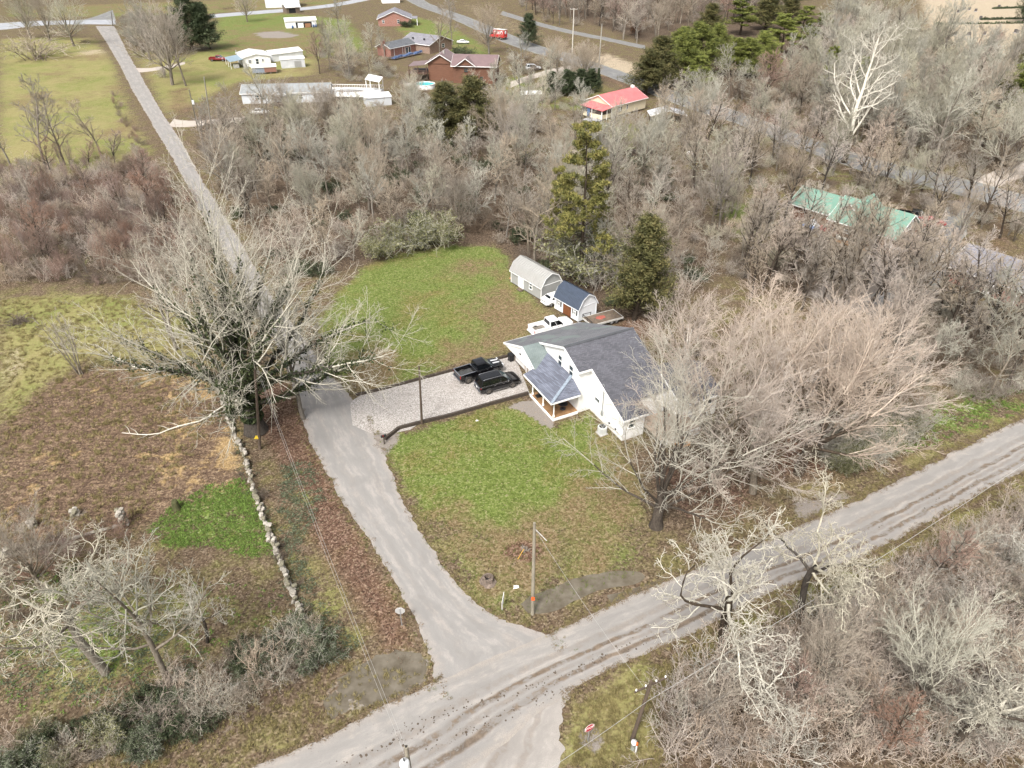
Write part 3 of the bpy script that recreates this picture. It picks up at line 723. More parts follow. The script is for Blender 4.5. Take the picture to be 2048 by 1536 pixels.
gab = MB()
gab.slab([ab(-4.0, -13.1, 2.40), ab(-4.0, -5.3, 2.40), ab(-4.0, -5.3, 3.15), ab(-4.0, -8.5, 4.50), ab(-4.0, -13.1, 2.62)], 0.12)
gab.slab([ab(-3.88, -13.1, 2.40), ab(gA, -13.1, 2.40), ab(gA, -5.3, 2.40), ab(-3.88, -5.3, 2.40)], 0.06)
gb = gab.build('gable_wall', M_trim, house)
lamp = MB(); lamp.box(-4.1, -4.01, 9.0, 9.25, 3.3, 3.42); lamp.build('lamp', M_black, gb)
# roofs
R1 = MB()
R1.slab([(x, y, z + 0.16) for x, y, z in (ab(-1.87, -3, zr), ab(7.25, -3, zr), ab(6.9, -13.35, zroof(-13.35)), ab(-4.1, -13.35, zroof(-13.35)), ab(-4.1, -8.5, zroof(-8.5)), ab(-1.87, -8.5, zroof(-8.5)))], 0.15)
rL = R1.build('roof', M_shing_sheen, house)
R2 = MB()
R2.slab([(x, y, z + 0.16) for x, y, z in (ab(7.25, -3, zr), ab(-1.87, -3, zr), ab(-1.87, 0.30, zroof(0.30)), ab(-0.27, 0.30, zroof(0.30)), ab(-0.27, 6.75, zroof(6.75)), ab(2.85, 6.75, zroof(6.75)), ab(2.85, 4.95, zroof(4.95)), ab(7.25, 4.95, zroof(4.95)))], 0.15)
rR = R2.build('roof', M_shing, house)
cap = MB(); cap.bar(ab(-1.9, -3, zr + 0.18), ab(7.28, -3, zr + 0.18), 0.34, 0.05); cap.build('ridge_cap', M_shing_dk, rR)
R3 = MB()
R3.slab([(x, y, z + 0.16) for x, y, z in (ab(-1.6, -8.5, zroof(-8.5)), ab(-4.1, -8.5, zroof(-8.5)), ab(-4.1, -5.2, 3.10), ab(-1.6, -5.2, 3.10))], 0.15)
R3.build('garage_roof', M_green_patch, house)
pz = lambda a: 2.80 + 0.30 * (a + 5.35)
R4 = MB()
R4.slab([(x, y, z + 0.14) for x, y, z in (ab(-5.35, 0.6, 2.8), ab(-1.6, -1.6, pz(-1.6)), ab(-1.6, -8.2, pz(-1.6)), ab(-4.12, -6.4, pz(-4.12)), ab(-4.12, -5.75, pz(-4.12)), ab(-5.35, -5.75, 2.8))], 0.13)
R4.slab([(x, y, z + 0.14) for x, y, z in (ab(-5.35, 0.6, 2.8), ab(-1.6, 0.6, 2.8), ab(-1.6, -1.6, pz(-1.6)))], 0.13)
rP = R4.build('porch_roof', M_shing_porch, house)
hc = MB(); hc.bar((-5.35, -0.6, 2.97), (-1.6, 1.6, pz(-1.6) + 0.17), 0.34, 0.05); hc.build('hip_cap', plain('pale_blue_cap_shingles', (0.20, 0.235, 0.28), 0.85, 0.3, 4), rP)
pf = MB(); pf.bar(ab(-5.37, -5.75, 2.80), ab(-5.37, 0.64, 2.80), 0.05, 0.2); pf.bar(ab(-5.34, 0.625, 2.80), ab(-1.75, 0.625, 2.80), 0.05, 0.2); pf.bar(ab(-5.34, -5.775, 2.80), ab(-4.1, -5.775, 3.17), 0.05, 0.2)
pf.build('fascia', M_trim, rP)
fa = MB()
def rk(p, q, w=0.05, h=0.24, dz=0.03): fa.bar((p[0], p[1], p[2] + dz), (q[0], q[1], q[2] + dz), w, h)
rk(ab(-1.90, -3, zr), ab(-1.90, -8.6, zroof(-8.6))); rk(ab(-1.90, -3, zr), ab(-1.90, 0.30, zroof(0.3)))
rk(ab(-0.30, 0.33, zroof(0.3)), ab(-0.30, 6.75, zroof(6.75))); rk(ab(-1.90, 0.33, zroof(0.3)), ab(-0.3, 0.33, zroof(0.3)))
rk(ab(-0.30, 6.78, zroof(6.75)), ab(2.85, 6.78, zroof(6.75))); rk(ab(-4.13, -13.35, zroof(-13.35)), ab(-4.13, -8.5, zroof(-8.5))); rk(ab(-4.13, -8.5, zroof(-8.5)), ab(-4.13, -5.6, 3.25))
rk(ab(-4.13, -13.38, zroof(-13.35)), ab(6.9, -13.38, zroof(-13.35)))
fa.build('fascia', M_trim, house)
# porch
pd = MB(); pd.box(-4.75, -1.60, -0.10, 5.25, 0.02, 0.35); dk = pd.build('porch_floor', M_porchfloor, house)
pe = MB(); pe.box(-4.80, -4.753, -0.15, 5.25, 0.0, 0.36); pe.box(-4.80, -1.6, -0.15, -0.103, 0.0, 0.36); pe.build('porch_skirt', M_trim, house)
for b in (-4.95, -2.5, -0.12):
    c = ab(-4.58, b, 0.35)
    q = MB(); q.box(c[0] - 0.09, c[0] + 0.09, c[1] - 0.09, c[1] + 0.09, 0.352, 0.62)
    q.lathe([(0.075, 0.62), (0.085, 0.7), (0.055, 0.76), (0.08, 1.3), (0.06, 2.1), (0.08, 2.3)], 10, (c[0], c[1], 0)); q.box(c[0] - 0.085, c[0] + 0.085, c[1] - 0.085, c[1] + 0.085, 2.3, 2.86)
    q.build('porch_post', M_trim, house)
# windows of the front
for b, z, w, h in ((-4.1, 4.62, 0.92, 1.42), (-1.7, 4.62, 0.92, 1.42)): window(house, ('x', -1), (-1.57, -b, z), w, h)
window(house, ('x', -1), (0.0, -1.45, 2.2), 1.0, 0.62, mull=False); window(house, ('x', -1), (0.0, -0.5, 2.55), 0.35, 0.35, mull=False)
window(house, ('y', -1), (1.05, -6.4, 2.0), 0.9, 1.2); window(house, ('x', -1), (-1.57, 4.5, 1.5), 1.0, 1.3); door(house, ('x', -1), (-1.57, 2.7, 0.36), 0.95, 2.05, M_white)
mast = MB(); mast.tube([ab(-0.12, 2.6, 1.0), ab(-0.12, 2.6, 4.9), ab(-0.2, 2.6, 5.05), ab(-0.35, 2.6, 4.98)], 0.045, 8); mast.box(-0.17, -0.01, -2.75, -2.45, 0.9, 1.45); mast.build('service_mast', M_steel, house)
for b in (4.0, 5.2):
    v = MB(); v.box(-0.09, -0.005, -b - 0.1, -b + 0.1, 0.7, 0.85); v.build('vent', M_dark, house)
# rear block with its own gable
W6 = MB()
W6.slab([ab(7.0, 7.0, 0), ab(12.0, 7.0, 0), ab(12.0, 7.0, 2.75), ab(7.0, 7.0, 2.75)], 0.14)
W6.slab([ab(6.98, 4.75, 0), ab(6.98, 6.99, 0), ab(6.98, 6.99, 2.75), ab(6.98, 4.75, 3.9)], 0.12)
W6.slab([ab(12.0, 0.0, 0), ab(12.0, 0.0, 2.8), ab(12.0, 3.4, 4.5), ab(12.0, 7.0, 2.75), ab(12.0, 7.0, 0)], 0.14)
W6.slab([ab(12.0, 0.0, 0), ab(7.15, 0.0, 0), ab(7.15, 0.0, 2.8), ab(12.0, 0.0, 2.8)], 0.14)
W6.build('rear_wall', M_white, house)
R5 = MB()
R5.slab([(x, y, z + 0.14) for x, y, z in (ab(12.4, 3.4, 4.6), ab(6.75, 3.4, 4.6), ab(6.75, 7.35, 2.72), ab(12.4, 7.35, 2.72))], 0.13)
R5.slab([(x, y, z + 0.14) for x, y, z in (ab(7.3, 3.4, 4.6), ab(12.4, 3.4, 4.6), ab(12.4, -0.35, 2.8), ab(7.3, -0.35, 2.8))], 0.13)
rB = R5.build('rear_roof', M_shing, house)
fb = MB(); fb.bar(ab(6.72, 3.4, 4.65), ab(6.72, 7.35, 2.77), 0.05, 0.2); fb.bar(ab(6.7, 7.38, 2.75), ab(12.4, 7.38, 2.75), 0.05, 0.2); fb.build('fascia', M_trim, rB)
window(house, ('y', -1), (10.6, -7.0, 1.7), 1.3, 1.2); door(house, ('y', -1), (8.2, -7.0, 0.9), 0.95, 1.75, M_trim)
# deck at the back corner
for k in range(12):
    p = MB(); b0 = 5.0 + 0.34 * k; p.box(2.9, 8.15, -(b0 + 0.325), -b0, 0.84, 0.90); p.build('deck_board', plain('worn_deck_boards', (0.30, 0.235, 0.18), 0.8, 0.3, 2), house)
for a0, a1 in ((2.9, 3.9), (4.3, 4.75), (5.9, 8.15)):
    p = MB(); p.box(a0, a1, -9.15, -9.1, 0.05, 0.92); p.build('deck_skirt', ribbed('white_skirt_panel', (0.78, 0.77, 0.75), 0.2, 0), house)
st = MB()
for k in range(4): st.box(4.8, 5.85, -9.2 - 0.28 * (k + 1), -9.2 - 0.28 * k, 0.70 - 0.2 * k, 0.74 - 0.2 * k)
st.box(4.72, 4.78, -10.4, -9.2, 0.0, 0.5); st.box(5.87, 5.93, -10.4, -9.2, 0.0, 0.5); st.build('deck_steps', M_newwood, house)

# ------------------------------------------------------------------ things round the house
def ab_world(a, b, z=0.0):
    c, s = math.cos(HANG), math.sin(HANG)
    return Vector((HB.x + a * c + b * s, HB.y + a * s - b * c, z))
M_redch = plain('dark_red_plastic', (0.22, 0.035, 0.02), 0.5, 0.15)
def deck_chair(loc, rz, label):
    t = thing('deck_chair', label, 'chair', loc, rz, 'red chairs on the deck')
    b = MB(); b.box(-0.28, 0.28, -0.28, 0.28, 0.38, 0.43); b.build('seat', M_redch, t)
    b = MB()
    for k in range(5): b.slab([(-0.3 - 0.02, -0.27 + 0.11 * k, 0.4), (-0.3, -0.17 + 0.11 * k, 0.4), (-0.48, -0.17 + 0.11 * k, 1.0), (-0.5, -0.27 + 0.11 * k, 1.0)], 0.03)
    b.build('backrest', M_redch, t)
    for sx, sy in ((-1, -1), (-1, 1), (1, -1), (1, 1)):
        b = MB(); b.box(sx * 0.26 - 0.03, sx * 0.26 + 0.03, sy * 0.27 - 0.03, sy * 0.27 + 0.03, 0, 0.6 if sx > 0 else 0.45); b.build('leg', M_redch, t)
    for sy in (-1, 1):
        b = MB(); b.box(-0.34, 0.32, sy * 0.30 - 0.05, sy * 0.30 + 0.05, 0.6, 0.63); b.build('armrest', M_redch, t)
deck_chair(ab_world(5.3, 6.6, 0.902), HANG + 2.6, 'dark red slatted deck chair on the left of the small back deck')
deck_chair(ab_world(7.3, 6.9, 0.902), HANG - 1.7, 'dark red slatted deck chair by the white wall, right on the back deck')
t = thing('patio_table', 'round black patio table under the right end of the front porch roof', 'table', ab_world(-2.9, -1.0, 0.352), HANG)
b = MB(); b.lathe([(0, 0.70), (0.55, 0.70), (0.55, 0.74), (0, 0.74)], 18); b.build('table_top', M_black, t)
b = MB(); b.tube([(0, 0, 0.05), (0, 0, 0.7)], 0.05); b.build('stem', M_black, t)
b = MB(); b.lathe([(0, 0.0), (0.34, 0.0), (0.34, 0.04), (0.0, 0.08)], 14); b.build('base', M_black, t)
t = thing('porch_mat', 'dark low mat with a planter at the left end of the porch floor', 'planter', ab_world(-4.0, -4.4, 0.352), HANG)
b = MB(); b.box(-0.45, 0.45, -0.35, 0.35, 0, 0.03); b.build('mat', M_black, t)
b = MB(); b.lathe([(0.0, 0.03), (0.18, 0.03), (0.26, 0.4), (0.22, 0.4), (0.2, 0.33), (0, 0.33)], 12, (0.1, 0, 0)); b.build('pot', M_black, t)
t = thing('air_conditioner', 'pale grey outdoor air conditioner with a round fan on top beside the white wall', 'air conditioner', ab_world(-1.15, 4.35), HANG)
b = MB()
pr = [(0.43 * math.copysign(abs(math.cos(a)) ** 0.6, math.cos(a)), 0.43 * math.copysign(abs(math.sin(a)) ** 0.6, math.sin(a))) for a in [2 * math.pi * k / 28 for k in range(28)]]
n = len(pr); b.add([(x, y, z) for z in (0.08, 0.95) for x, y in pr], [(k, (k + 1) % n, (k + 1) % n + n, k + n) for k in range(n)] + [tuple(range(n - 1, -1, -1)), tuple(range(n, 2 * n))])
b.build('casing', plain('pale_grey_enamel', (0.55, 0.56, 0.54), 0.5, 0.08), t)
b = MB()
for k in range(0, 28): b.bar((pr[k][0] * 1.015, pr[k][1] * 1.015, 0.15), (pr[k][0] * 1.015, pr[k][1] * 1.015, 0.88), 0.03, 0.03)
tag(b.build('louvre', plain('grey_enamel', (0.42, 0.43, 0.42), 0.5, 0.05), t), kind='stuff')
b = MB(); b.lathe([(0.0, 0.955), (0.33, 0.955), (0.33, 0.962), (0, 0.962)], 20); fan = b.build('fan_well', M_dark, t)
b = MB(); b.lathe([(0.31, 0.965), (0.36, 0.965), (0.36, 0.985), (0.31, 0.985)], 20); b.build('fan_ring', M_black, fan)
b = MB()
for k in range(3):
    a = k * 2.1; b.slab([(0.05 * math.cos(a), 0.05 * math.sin(a), 0.97), (0.28 * math.cos(a - 0.25), 0.28 * math.sin(a - 0.25), 0.966), (0.28 * math.cos(a + 0.35), 0.28 * math.sin(a + 0.35), 0.982)], 0.004)
b.build('fan_blade', plain('dull_blade', (0.25, 0.26, 0.27), 0.5, 0.0), fan)
b = MB(); b.box(-0.5, 0.5, -0.5, 0.5, 0.0, 0.08); b.build('pad', M_conc, t)
t = thing('trash_bin', 'black wheeled trash bin by the left garage door', 'trash bin', at(1022, 722), HANG)
b = MB(); b.add([(sx * w, sy * d, z) for z, w, d in ((0.08, 0.25, 0.28), (1.0, 0.31, 0.36)) for sx, sy in ((-1, -1), (1, -1), (1, 1), (-1, 1))], [(3, 2, 1, 0), (4, 5, 6, 7)] + [(i, (i + 1) % 4, (i + 1) % 4 + 4, i + 4) for i in range(4)]); b.build('body', M_black, t, 0.03)
b = MB(); b.box(-0.33, 0.33, -0.39, 0.38, 1.005, 1.07); b.build('lid', M_black, t, 0.03)
b = MB(); b.tube([(-0.27, 0.42, 0.98), (0.27, 0.42, 0.98)], 0.025); b.build('handle', M_black, t)
for sx in (-1, 1):
    b = MB(); b.lathe([(0, -0.04), (0.13, -0.04), (0.13, 0.04), (0, 0.04)], 12, (sx * 0.26, 0.26, 0.13), 'x'); b.build('wheel', M_black, t)

# timber edging of the driveway, one beam per length
def edging(label, pts, w=0.22, h=0.34):
    P = [at(*p) for p in pts]
    t = thing('timber_edging', label, 'edging', P[0])
    for i in range(len(P) - 1):
        a, c = P[i] - P[0], P[i + 1] - P[0]; n = max(1, round((c - a).length / 2.5))
        for k in range(n):
            p, q = a.lerp(c, k / n), a.lerp(c, (k + 1) / n - 0.008)
            b = MB(); hh = h + random.uniform(-0.02, 0.02); b.bar(p + Vector((0, 0, hh / 2)), q + Vector((0, 0, hh / 2)), w, hh); b.build('beam', M_dkwood, t)
edging('long dark timber edging on the far side of the gravel driveway', [(712, 792), (760, 781), (850, 757), (940, 733), (1022, 712)])
edging('dark timber edging between the gravel driveway and the front lawn, bent at the mailbox end', [(771, 880), (799, 858), (846, 846), (900, 833), (980, 810), (1057, 789)], 0.26, 0.40)
# mailbox
t = thing('mailbox', 'black mailbox on a post at the end of the timber edging', 'mailbox', at(769, 888), math.radians(-60))
b = MB(); b.box(-0.05, 0.05, -0.05, 0.05, 0, 1.0); b.build('post', M_dkwood, t)
b = MB(); n = 8; ring = [(-0.1, 0), (0.1, 0)] + [(0.1 * math.cos(math.pi * k / n), 0.13 + 0.1 * math.sin(math.pi * k / n)) for k in range(n + 1)]
b.add([(x, y, 1.0 + z) for y in (-0.28, 0.28) for x, z in ring], [tuple(range(len(ring))), tuple(range(2 * len(ring) - 1, len(ring) - 1, -1))] + [(i, i + len(ring), (i + 1) % len(ring) + len(ring), (i + 1) % len(ring)) for i in range(len(ring))]); mb = b.build('box', M_black, t)
b = MB(); b.box(0.11, 0.125, -0.1, -0.05, 1.1, 1.3); b.build('flag', plain('red_flag', (0.4, 0.03, 0.02), 0.5, 0), mb)
b = MB(); b.box(-0.04, 0.04, -0.3, 0.25, 0.92, 0.995); b.build('arm', M_dkwood, t)
# ------------------------------------------------------------------ gambrel sheds on the back lawn
def gambrel_shed(name, label, FL, FR, D, wall_h, mats, over=0.18, knee=(0.62, 1.05), peak=1.62, ribs=None, lift=0.22):
    """front (eave side) from FL to FR; profile across the depth D"""
    Mwall, Mroof, Mtrim = mats
    t, L = site(name, label, 'shed', FL, FR)
    sk = MB()
    for y in (0.25, D / 2, D - 0.25): sk.box(0.05, L - 0.05, y - 0.1, y + 0.1, 0, lift)
    sk.each('skid', M_dkwood, t)
    z0, z1 = lift, lift + wall_h
    shell(t, L, D, wall_h, Mwall, z0=z0)
    prof = [(-over, z1 - 0.28), (knee[0], z1 + knee[1]), (D / 2, z1 + peak), (D - knee[0], z1 + knee[1]), (D + over, z1 - 0.28)]
    g = MB()
    for x, s in ((0, -1), (L, 1)):
        P = [Vector((x, y, z)) for y, z in ((0, z1), (D, z1), (D - knee[0], z1 + knee[1] - 0.03), (D / 2, z1 + peak - 0.03), (knee[0], z1 + knee[1] - 0.03))]
        if (P[1] - P[0]).cross(P[2] - P[0]).x * s < 0: P.reverse()
        g.slab(P, 0.14)
    g.each('gable_wall', Mwall, t)
    r = MB()
    for (ya, za), (yb, zb) in zip(prof[:-1], prof[1:]):
        r.slab([(-over, ya, za + 0.07), (L + over, ya, za + 0.07), (L + over, yb, zb + 0.07), (-over, yb, zb + 0.07)], 0.07)
    rf = r.build('roof', Mroof, t)
    if ribs:
        rb = MB()
        for k in range(int((L + 2 * over) / ribs) + 1):
            x = -over + 0.03 + k * ribs
            for (ya, za), (yb, zb) in zip(prof[:-1], prof[1:]): rb.bar((x, ya, za + 0.10), (x, yb, zb + 0.10), 0.06, 0.07)
        tag(rb.build('roof_rib', Mroof, rf), kind='stuff')
    f = MB()
    for x in (-over - 0.02, L + over + 0.02):
        for (ya, za), (yb, zb) in zip(prof[:-1], prof[1:]): f.bar((x, ya, za + 0.02), (x, yb, zb + 0.02), 0.035, 0.13)
    f.bar((L + 0.03, 0.0, z1 + 0.0), (L + 0.03, D, z1 + 0.0), 0.035, 0.10)
    f.bar((-over, -over - 0.02, z1 - 0.28), (L + over, -over - 0.02, z1 - 0.28), 0.035, 0.10)
    f.build('trim', Mtrim, rf)
    c = MB()
    for x, y in ((0, 0), (L, 0), (0, D), (L, D)): c.box(x - 0.05, x + 0.05, y - 0.05, y + 0.05, z0, z1)
    c.each('corner_board', Mtrim, t)
    return t, L, z0
M_shedgrey = plain('grey_panel_siding', (0.30, 0.30, 0.285), 0.6, 0.08, 1.5, sc3=(6, 6, 1))
M_silver = ribbed('pale_silver_metal', (0.30, 0.295, 0.28), 0.23, 0, 0.5, 0.06)
M_navy = plain('navy_metal_roofing', (0.050, 0.064, 0.092), 0.38, 0.15, 2, spec=0.6)
M_shedwhite = plain('white_panel_siding', (0.72, 0.74, 0.76), 0.5, 0.05, 1.5)
M_browndoor = plain('brown_stained_door', (0.16, 0.06, 0.024), 0.6, 0.3, 2, sc3=(5, 5, 1))
t, L, z0 = gambrel_shed('storage_shed', 'long grey gambrel shed with a pale metal roof at the edge of the back lawn', (1022.5, 566.5), (1082.0, 602.4), 3.6, 2.05, (M_shedgrey, M_silver, M_trim), ribs=0.46)
door(t, ('y', -1), (2.55, 0, z0 + 0.02), 0.95, 1.98, M_trim)
b = MB(); b.box(1.72, 2.02, -0.05, 0.03, z0 + 0.02, z0 + 2.0); b.build('door_jamb', M_trim, t)
window(t, ('y', -1), (4.75, 0, z0 + 1.25), 0.72, 1.1)
b = MB(); b.box(2.1, 3.1, -0.65, -0.1, 0.0, 0.14); b.box(2.1, 3.1, -0.38, -0.1, 0.14, 0.26); b.each('step', M_wood, t)
b = MB(); b.slab([(-1.6, 0.7, 0.03), (-0.02, 0.7, 0.30), (-0.02, 2.6, 0.30), (-1.6, 2.6, 0.03)], 0.05); b.build('ramp', M_newwood, t)
t, L, z0 = gambrel_shed('storage_shed', 'small white barn shaped shed with a navy ribbed metal roof and brown double door', (1109.6, 619.4), (1156.0, 646.2), 3.25, 2.0, (M_shedwhite, M_navy, M_shedwhite), ribs=0.25)
for k, x in ((0, 1.72), (1, 2.52)):
    b = MB(); b.box(x + 0.005, x + 0.785, -0.05, 0.0, z0 + 0.02, z0 + 1.85); d = b.build('door', M_browndoor, t)
    b = MB(); b.box(x + 0.05, x + 0.74, -0.07, -0.051, z0 + 0.9, z0 + 1.0); b.box(x + 0.05, x + 0.74, -0.07, -0.051, z0 + 0.08, z0 + 0.18); b.box(x + 0.05, x + 0.74, -0.07, -0.051, z0 + 1.7, z0 + 1.8); b.each('batten', M_browndoor, d)
for x in (0.85, 4.05):
    w = window(t, ('y', -1), (x, 0, z0 + 1.25), 0.55, 0.95, mull='cross')
    for sx in (-1, 1):
        b = MB(); b.box(x + sx * 0.40 - 0.1, x + sx * 0.40 + 0.1, -0.04, -0.001, z0 + 0.75, z0 + 1.75); b.each('shutter', M_black, w)

# ------------------------------------------------------------------ houses farther off
M_palewall = lapsiding('pale_vinyl_siding', (0.52, 0.54, 0.56))
M_cream = lapsiding('cream_siding', (0.66, 0.58, 0.42), 0.2)
M_redmetal = ribbed('salmon_red_metal', (0.50, 0.135, 0.135), 0.35, 0)
M_bluemetal = ribbed('blue_grey_metal', (0.20, 0.27, 0.32), 0.3, 0)
M_brownmetal = ribbed('plum_brown_metal', (0.155, 0.105, 0.105), 0.4, 0)
M_greenmetal = ribbed('mint_green_metal', (0.135, 0.245, 0.19), 0.28, 0, 0.4, 0.08)
M_whitemetal = ribbed('white_metal', (0.64, 0.65, 0.66), 0.3, 0, 0.4)
M_oldwhite = ribbed('rusting_white_metal', (0.56, 0.55, 0.53), 0.3, 0, 0.5, rust=(0.30, 0.26, 0.23))
# white mobile home
t, L = site('mobile_home', 'long pale mobile home with grey shingle roof and gabled porch behind bare trees', 'mobile home', (486, 208), (660, 204))
shell(t, L, 8.0, 2.7, M_palewall); gable_roof(t, L, 8.0, 2.7, 1.5, 0.35, M_shing_lt, 'x', gable_mat=M_palewall)
window(t, ('y', -1), (4.2, 0, 1.6), 1.3, 1.3); window(t, ('y', -1), (5.6, 0, 1.6), 1.3, 1.3, mull='cross'); window(t, ('x', -1), (0, 4, 1.6), 0.8, 0.9)
for x in (16.0, 20.0): window(t, ('y', -1), (x, 0, 1.6), 1.1, 1.2)
door(t, ('y', -1), (9.9, 0, 0.4), 0.95, 2.0, M_trim)
b = MB()
for x in (8.2, 12.9): b.box(x - 0.07, x + 0.07, -2.6, -2.46, 0, 2.45)
b.each('porch_post', M_trim, t)
gable_roof(t, 5.2, 3.0, 2.5, 1.25, 0.2, M_shing_lt, 'y', x0=8.0, y0=-2.7, gable_mat=M_palewall)
b = MB(); b.box(8.1, 13.0, -2.7, -0.02, 0.1, 0.4); b.build('porch_floor', M_wood, t)
b = MB()
for k in range(3): b.box(9.4, 10.4, -2.71 - 0.3 * (k + 1), -2.71 - 0.3 * k, 0, 0.4 - 0.12 * k)
b.each('step', M_wood, t)
# white house with the blue carport
t, L = site('small_white_house', 'small white house with a blue metal carport on its left side', 'house', (489, 135), (543, 130))
D = 11.0
shell(t, L, D, 2.9, M_white); gable_roof(t, L, D, 2.9, 0.9, 0.3, M_oldwhite, 'y', gable_mat=M_white)
window(t, ('y', -1), (2.1, 0, 1.7), 1.0, 0.9); window(t, ('y', -1), (4.5, 0, 1.5), 1.0, 1.7); window(t, ('y', -1), (6.4, 0, 1.8), 0.7, 0.9)
b = MB(); b.slab([(-4.6, -1.2, 2.3), (-0.05, -1.2, 2.75), (-0.05, 8.5, 2.75), (-4.6, 8.5, 2.3)], 0.1); cp = b.build('carport_roof', M_bluemetal, t)
b = MB()
for x, y in ((-4.4, -1.0), (-4.4, 3.5), (-4.4, 8.2), (-0.3, -1.0)): b.box(x - 0.06, x + 0.06, y - 0.06, y + 0.06, 0, 2.35)
b.each('carport_post', M_trim, t)
b = MB(); b.tube([(-0.8, 6, 3.0), (-0.8, 6, 4.6)], 0.12, 8); b.build('stovepipe', M_steel, t)
b = MB(); b.box(-3.2, -1.6, 0.2, 1.9, 0, 1.1); b.build('clutter_box', M_trim, t)
# canopy in front of it
t, L = site('canopy_shed', 'white roofed lean-to with grey and brown panels before the small white house', 'shed', (506, 150), (554, 147))
gable_roof(t, L, 5.0, 2.1, 0.35, 0.15, M_whitemetal, 'x')
b = MB(); b.box(0.0, L * 0.5, 0.0, 0.06, 0.55, 1.95); b.build('panel', plain('grey_blue_panel', (0.20, 0.23, 0.28)), t)
b = MB(); b.box(L * 0.5 + 0.02, L, 0.0, 0.06, 0.55, 1.95); b.build('panel', plain('brown_panel', (0.22, 0.11, 0.08)), t)
b = MB()
for k in range(5):
    for y in (0.1, 4.9): b.box(L * k / 4 - 0.05, L * k / 4 + 0.05, y - 0.05, y + 0.05, 0, 2.1)
b.each('post', M_steel, t)
# two pale sheds
t, L = site('metal_shed', 'long white metal shed with curved roof behind a smaller grey one', 'shed', (546, 124), (607, 116))
shell(t, L, 6.5, 2.3, M_whitemetal); gable_roof(t, L, 6.5, 2.3, 0.9, 0.15, M_oldwhite, 'x', gable_mat=M_whitemetal)
t, L = site('metal_shed', 'grey corrugated metal shed in front of the long white shed', 'shed', (564, 137), (611, 134))
shell(t, L, 4.2, 2.7, ribbed('grey_corrugated_wall', (0.50, 0.51, 0.52), 0.35, 0)); gable_roof(t, L, 4.2, 2.7, 0.4, 0.12, M_whitemetal, 'x', gable_mat=M_whitemetal)
b = MB(); b.box(L * 0.55, L * 0.85, -0.04, 0.0, 0.05, 2.1); b.build('door', M_steel, t)
# white work shed, open front
t, L = site('work_shed', 'white shed with rusting roof, dark open front and blue drums on far lawn', 'shed', (573, 57), (634, 54))
shell(t, L, 7.0, 2.8, M_white); gable_roof(t, L, 7.0, 2.8, 0.9, 0.3, M_oldwhite, 'x', gable_mat=M_white)
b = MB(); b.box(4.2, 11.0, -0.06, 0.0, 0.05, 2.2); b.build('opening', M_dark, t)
b = MB(); b.box(5.0, 7.4, -0.14, -0.07, 0.05, 1.9); b.build('door', M_trim, t)
b = MB(); b.box(8.0, 10.4, -0.5, -0.07, 0.05, 1.6); b.build('firewood', plain('stacked_firewood', (0.25, 0.13, 0.07), 0.9, 0.5, 8), t)
for x in (2.6, 11.6, 12.6):
    b = MB(); b.lathe([(0, 0), (0.4, 0), (0.4, 1.1), (0, 1.1)], 12, (x, -0.7, 0)); b.build('drum', plain('blue_drum', (0.03, 0.08, 0.2)), t)
t, L = site('white_barn', 'white barn wall at the top edge of the picture beyond the far road', 'barn', (532, 16), (600, 14))
shell(t, L, 12, 4.6, M_whitemetal); gable_roof(t, L, 12, 4.6, 2.2, 0.4, M_oldwhite, 'x', gable_mat=M_whitemetal)
door(t, ('y', -1), (L * 0.7, 0, 0), 3.2, 3.4, M_trim)
t, L = site('old_shed', 'small old shed with a rusty tin roof beside the far road', 'shed', (574, 27), (601, 25))
shell(t, L, 6, 2.6, M_wood); gable_roof(t, L, 6, 2.6, 1.2, 0.4, M_oldwhite, 'x', gable_mat=M_wood)
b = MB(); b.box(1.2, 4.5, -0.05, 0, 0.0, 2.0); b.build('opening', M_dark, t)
t, L = site('far_white_house', 'white house half hidden behind trees at the top of the picture', 'house', (765, 7), (800, 6))
shell(t, L, 9, 3.0, M_white); gable_roof(t, L, 9, 3.0, 2.0, 0.4, M_shing_dk, 'x', gable_mat=M_white)
# brick house with a pale grey roof
t, L = site('brick_house', 'red brick house with grey roof and white trim across the far lawn', 'house', (757, 53), (822, 52))
shell(t, L, 14, 3.0, M_redbrick); gable_roof(t, L, 14, 3.0, 2.8, 0.5, M_shing_pl, 'y', gable_mat=M_redbrick)
window(t, ('y', -1), (L * 0.16, 0, 1.9), 1.0, 1.3); window(t, ('y', -1), (L * 0.62, 0, 1.9), 1.0, 1.5)
b = MB(); b.box(L + 0.02, L + 3.0, 1.0, 9.0, 2.75, 2.9); b.build('porch_roof', M_shing_pl, t)
b = MB()
for y in (1.2, 5.0, 8.8): b.box(L + 2.7, L + 2.9, y - 0.1, y + 0.1, 0, 2.75)
b.each('porch_post', M_trim, t)
# second brick house, L shaped, blue covered deck
t, L = site('brick_house', 'brown brick L shaped house with dark grey shingles, white gutters and a chimney', 'house', (860, 108), (904, 98))
L2 = L + 2
shell(t, L, 14, 3.0, M_tanbrick); gable_roof(t, L, 14, 3.0, 2.2, 0.5, M_shing_pl, 'y', gable_mat=M_tanbrick)
window(t, ('y', -1), (L * 0.6, 0, 1.9), 1.6, 1.3)
b = MB(); b.box(-13.0, -0.02, 7.0, 7.15, 0, 3.0); b.box(-13.0, -12.85, 7.15, 13.5, 0, 3.0); b.box(-12.85, -0.02, 13.35, 13.5, 0, 3.0); b.build('wing_wall', M_redbrick, t)
gable_roof(t, 13.0, 6.5, 3.0, 1.4, 0.45, M_shing_dk, 'x', x0=-13.2, y0=7.0, gable_mat=M_redbrick)
b = MB(); b.box(-14.1, -13.02, 9.3, 10.6, 0, 5.4); b.build('chimney', M_redbrick, t)
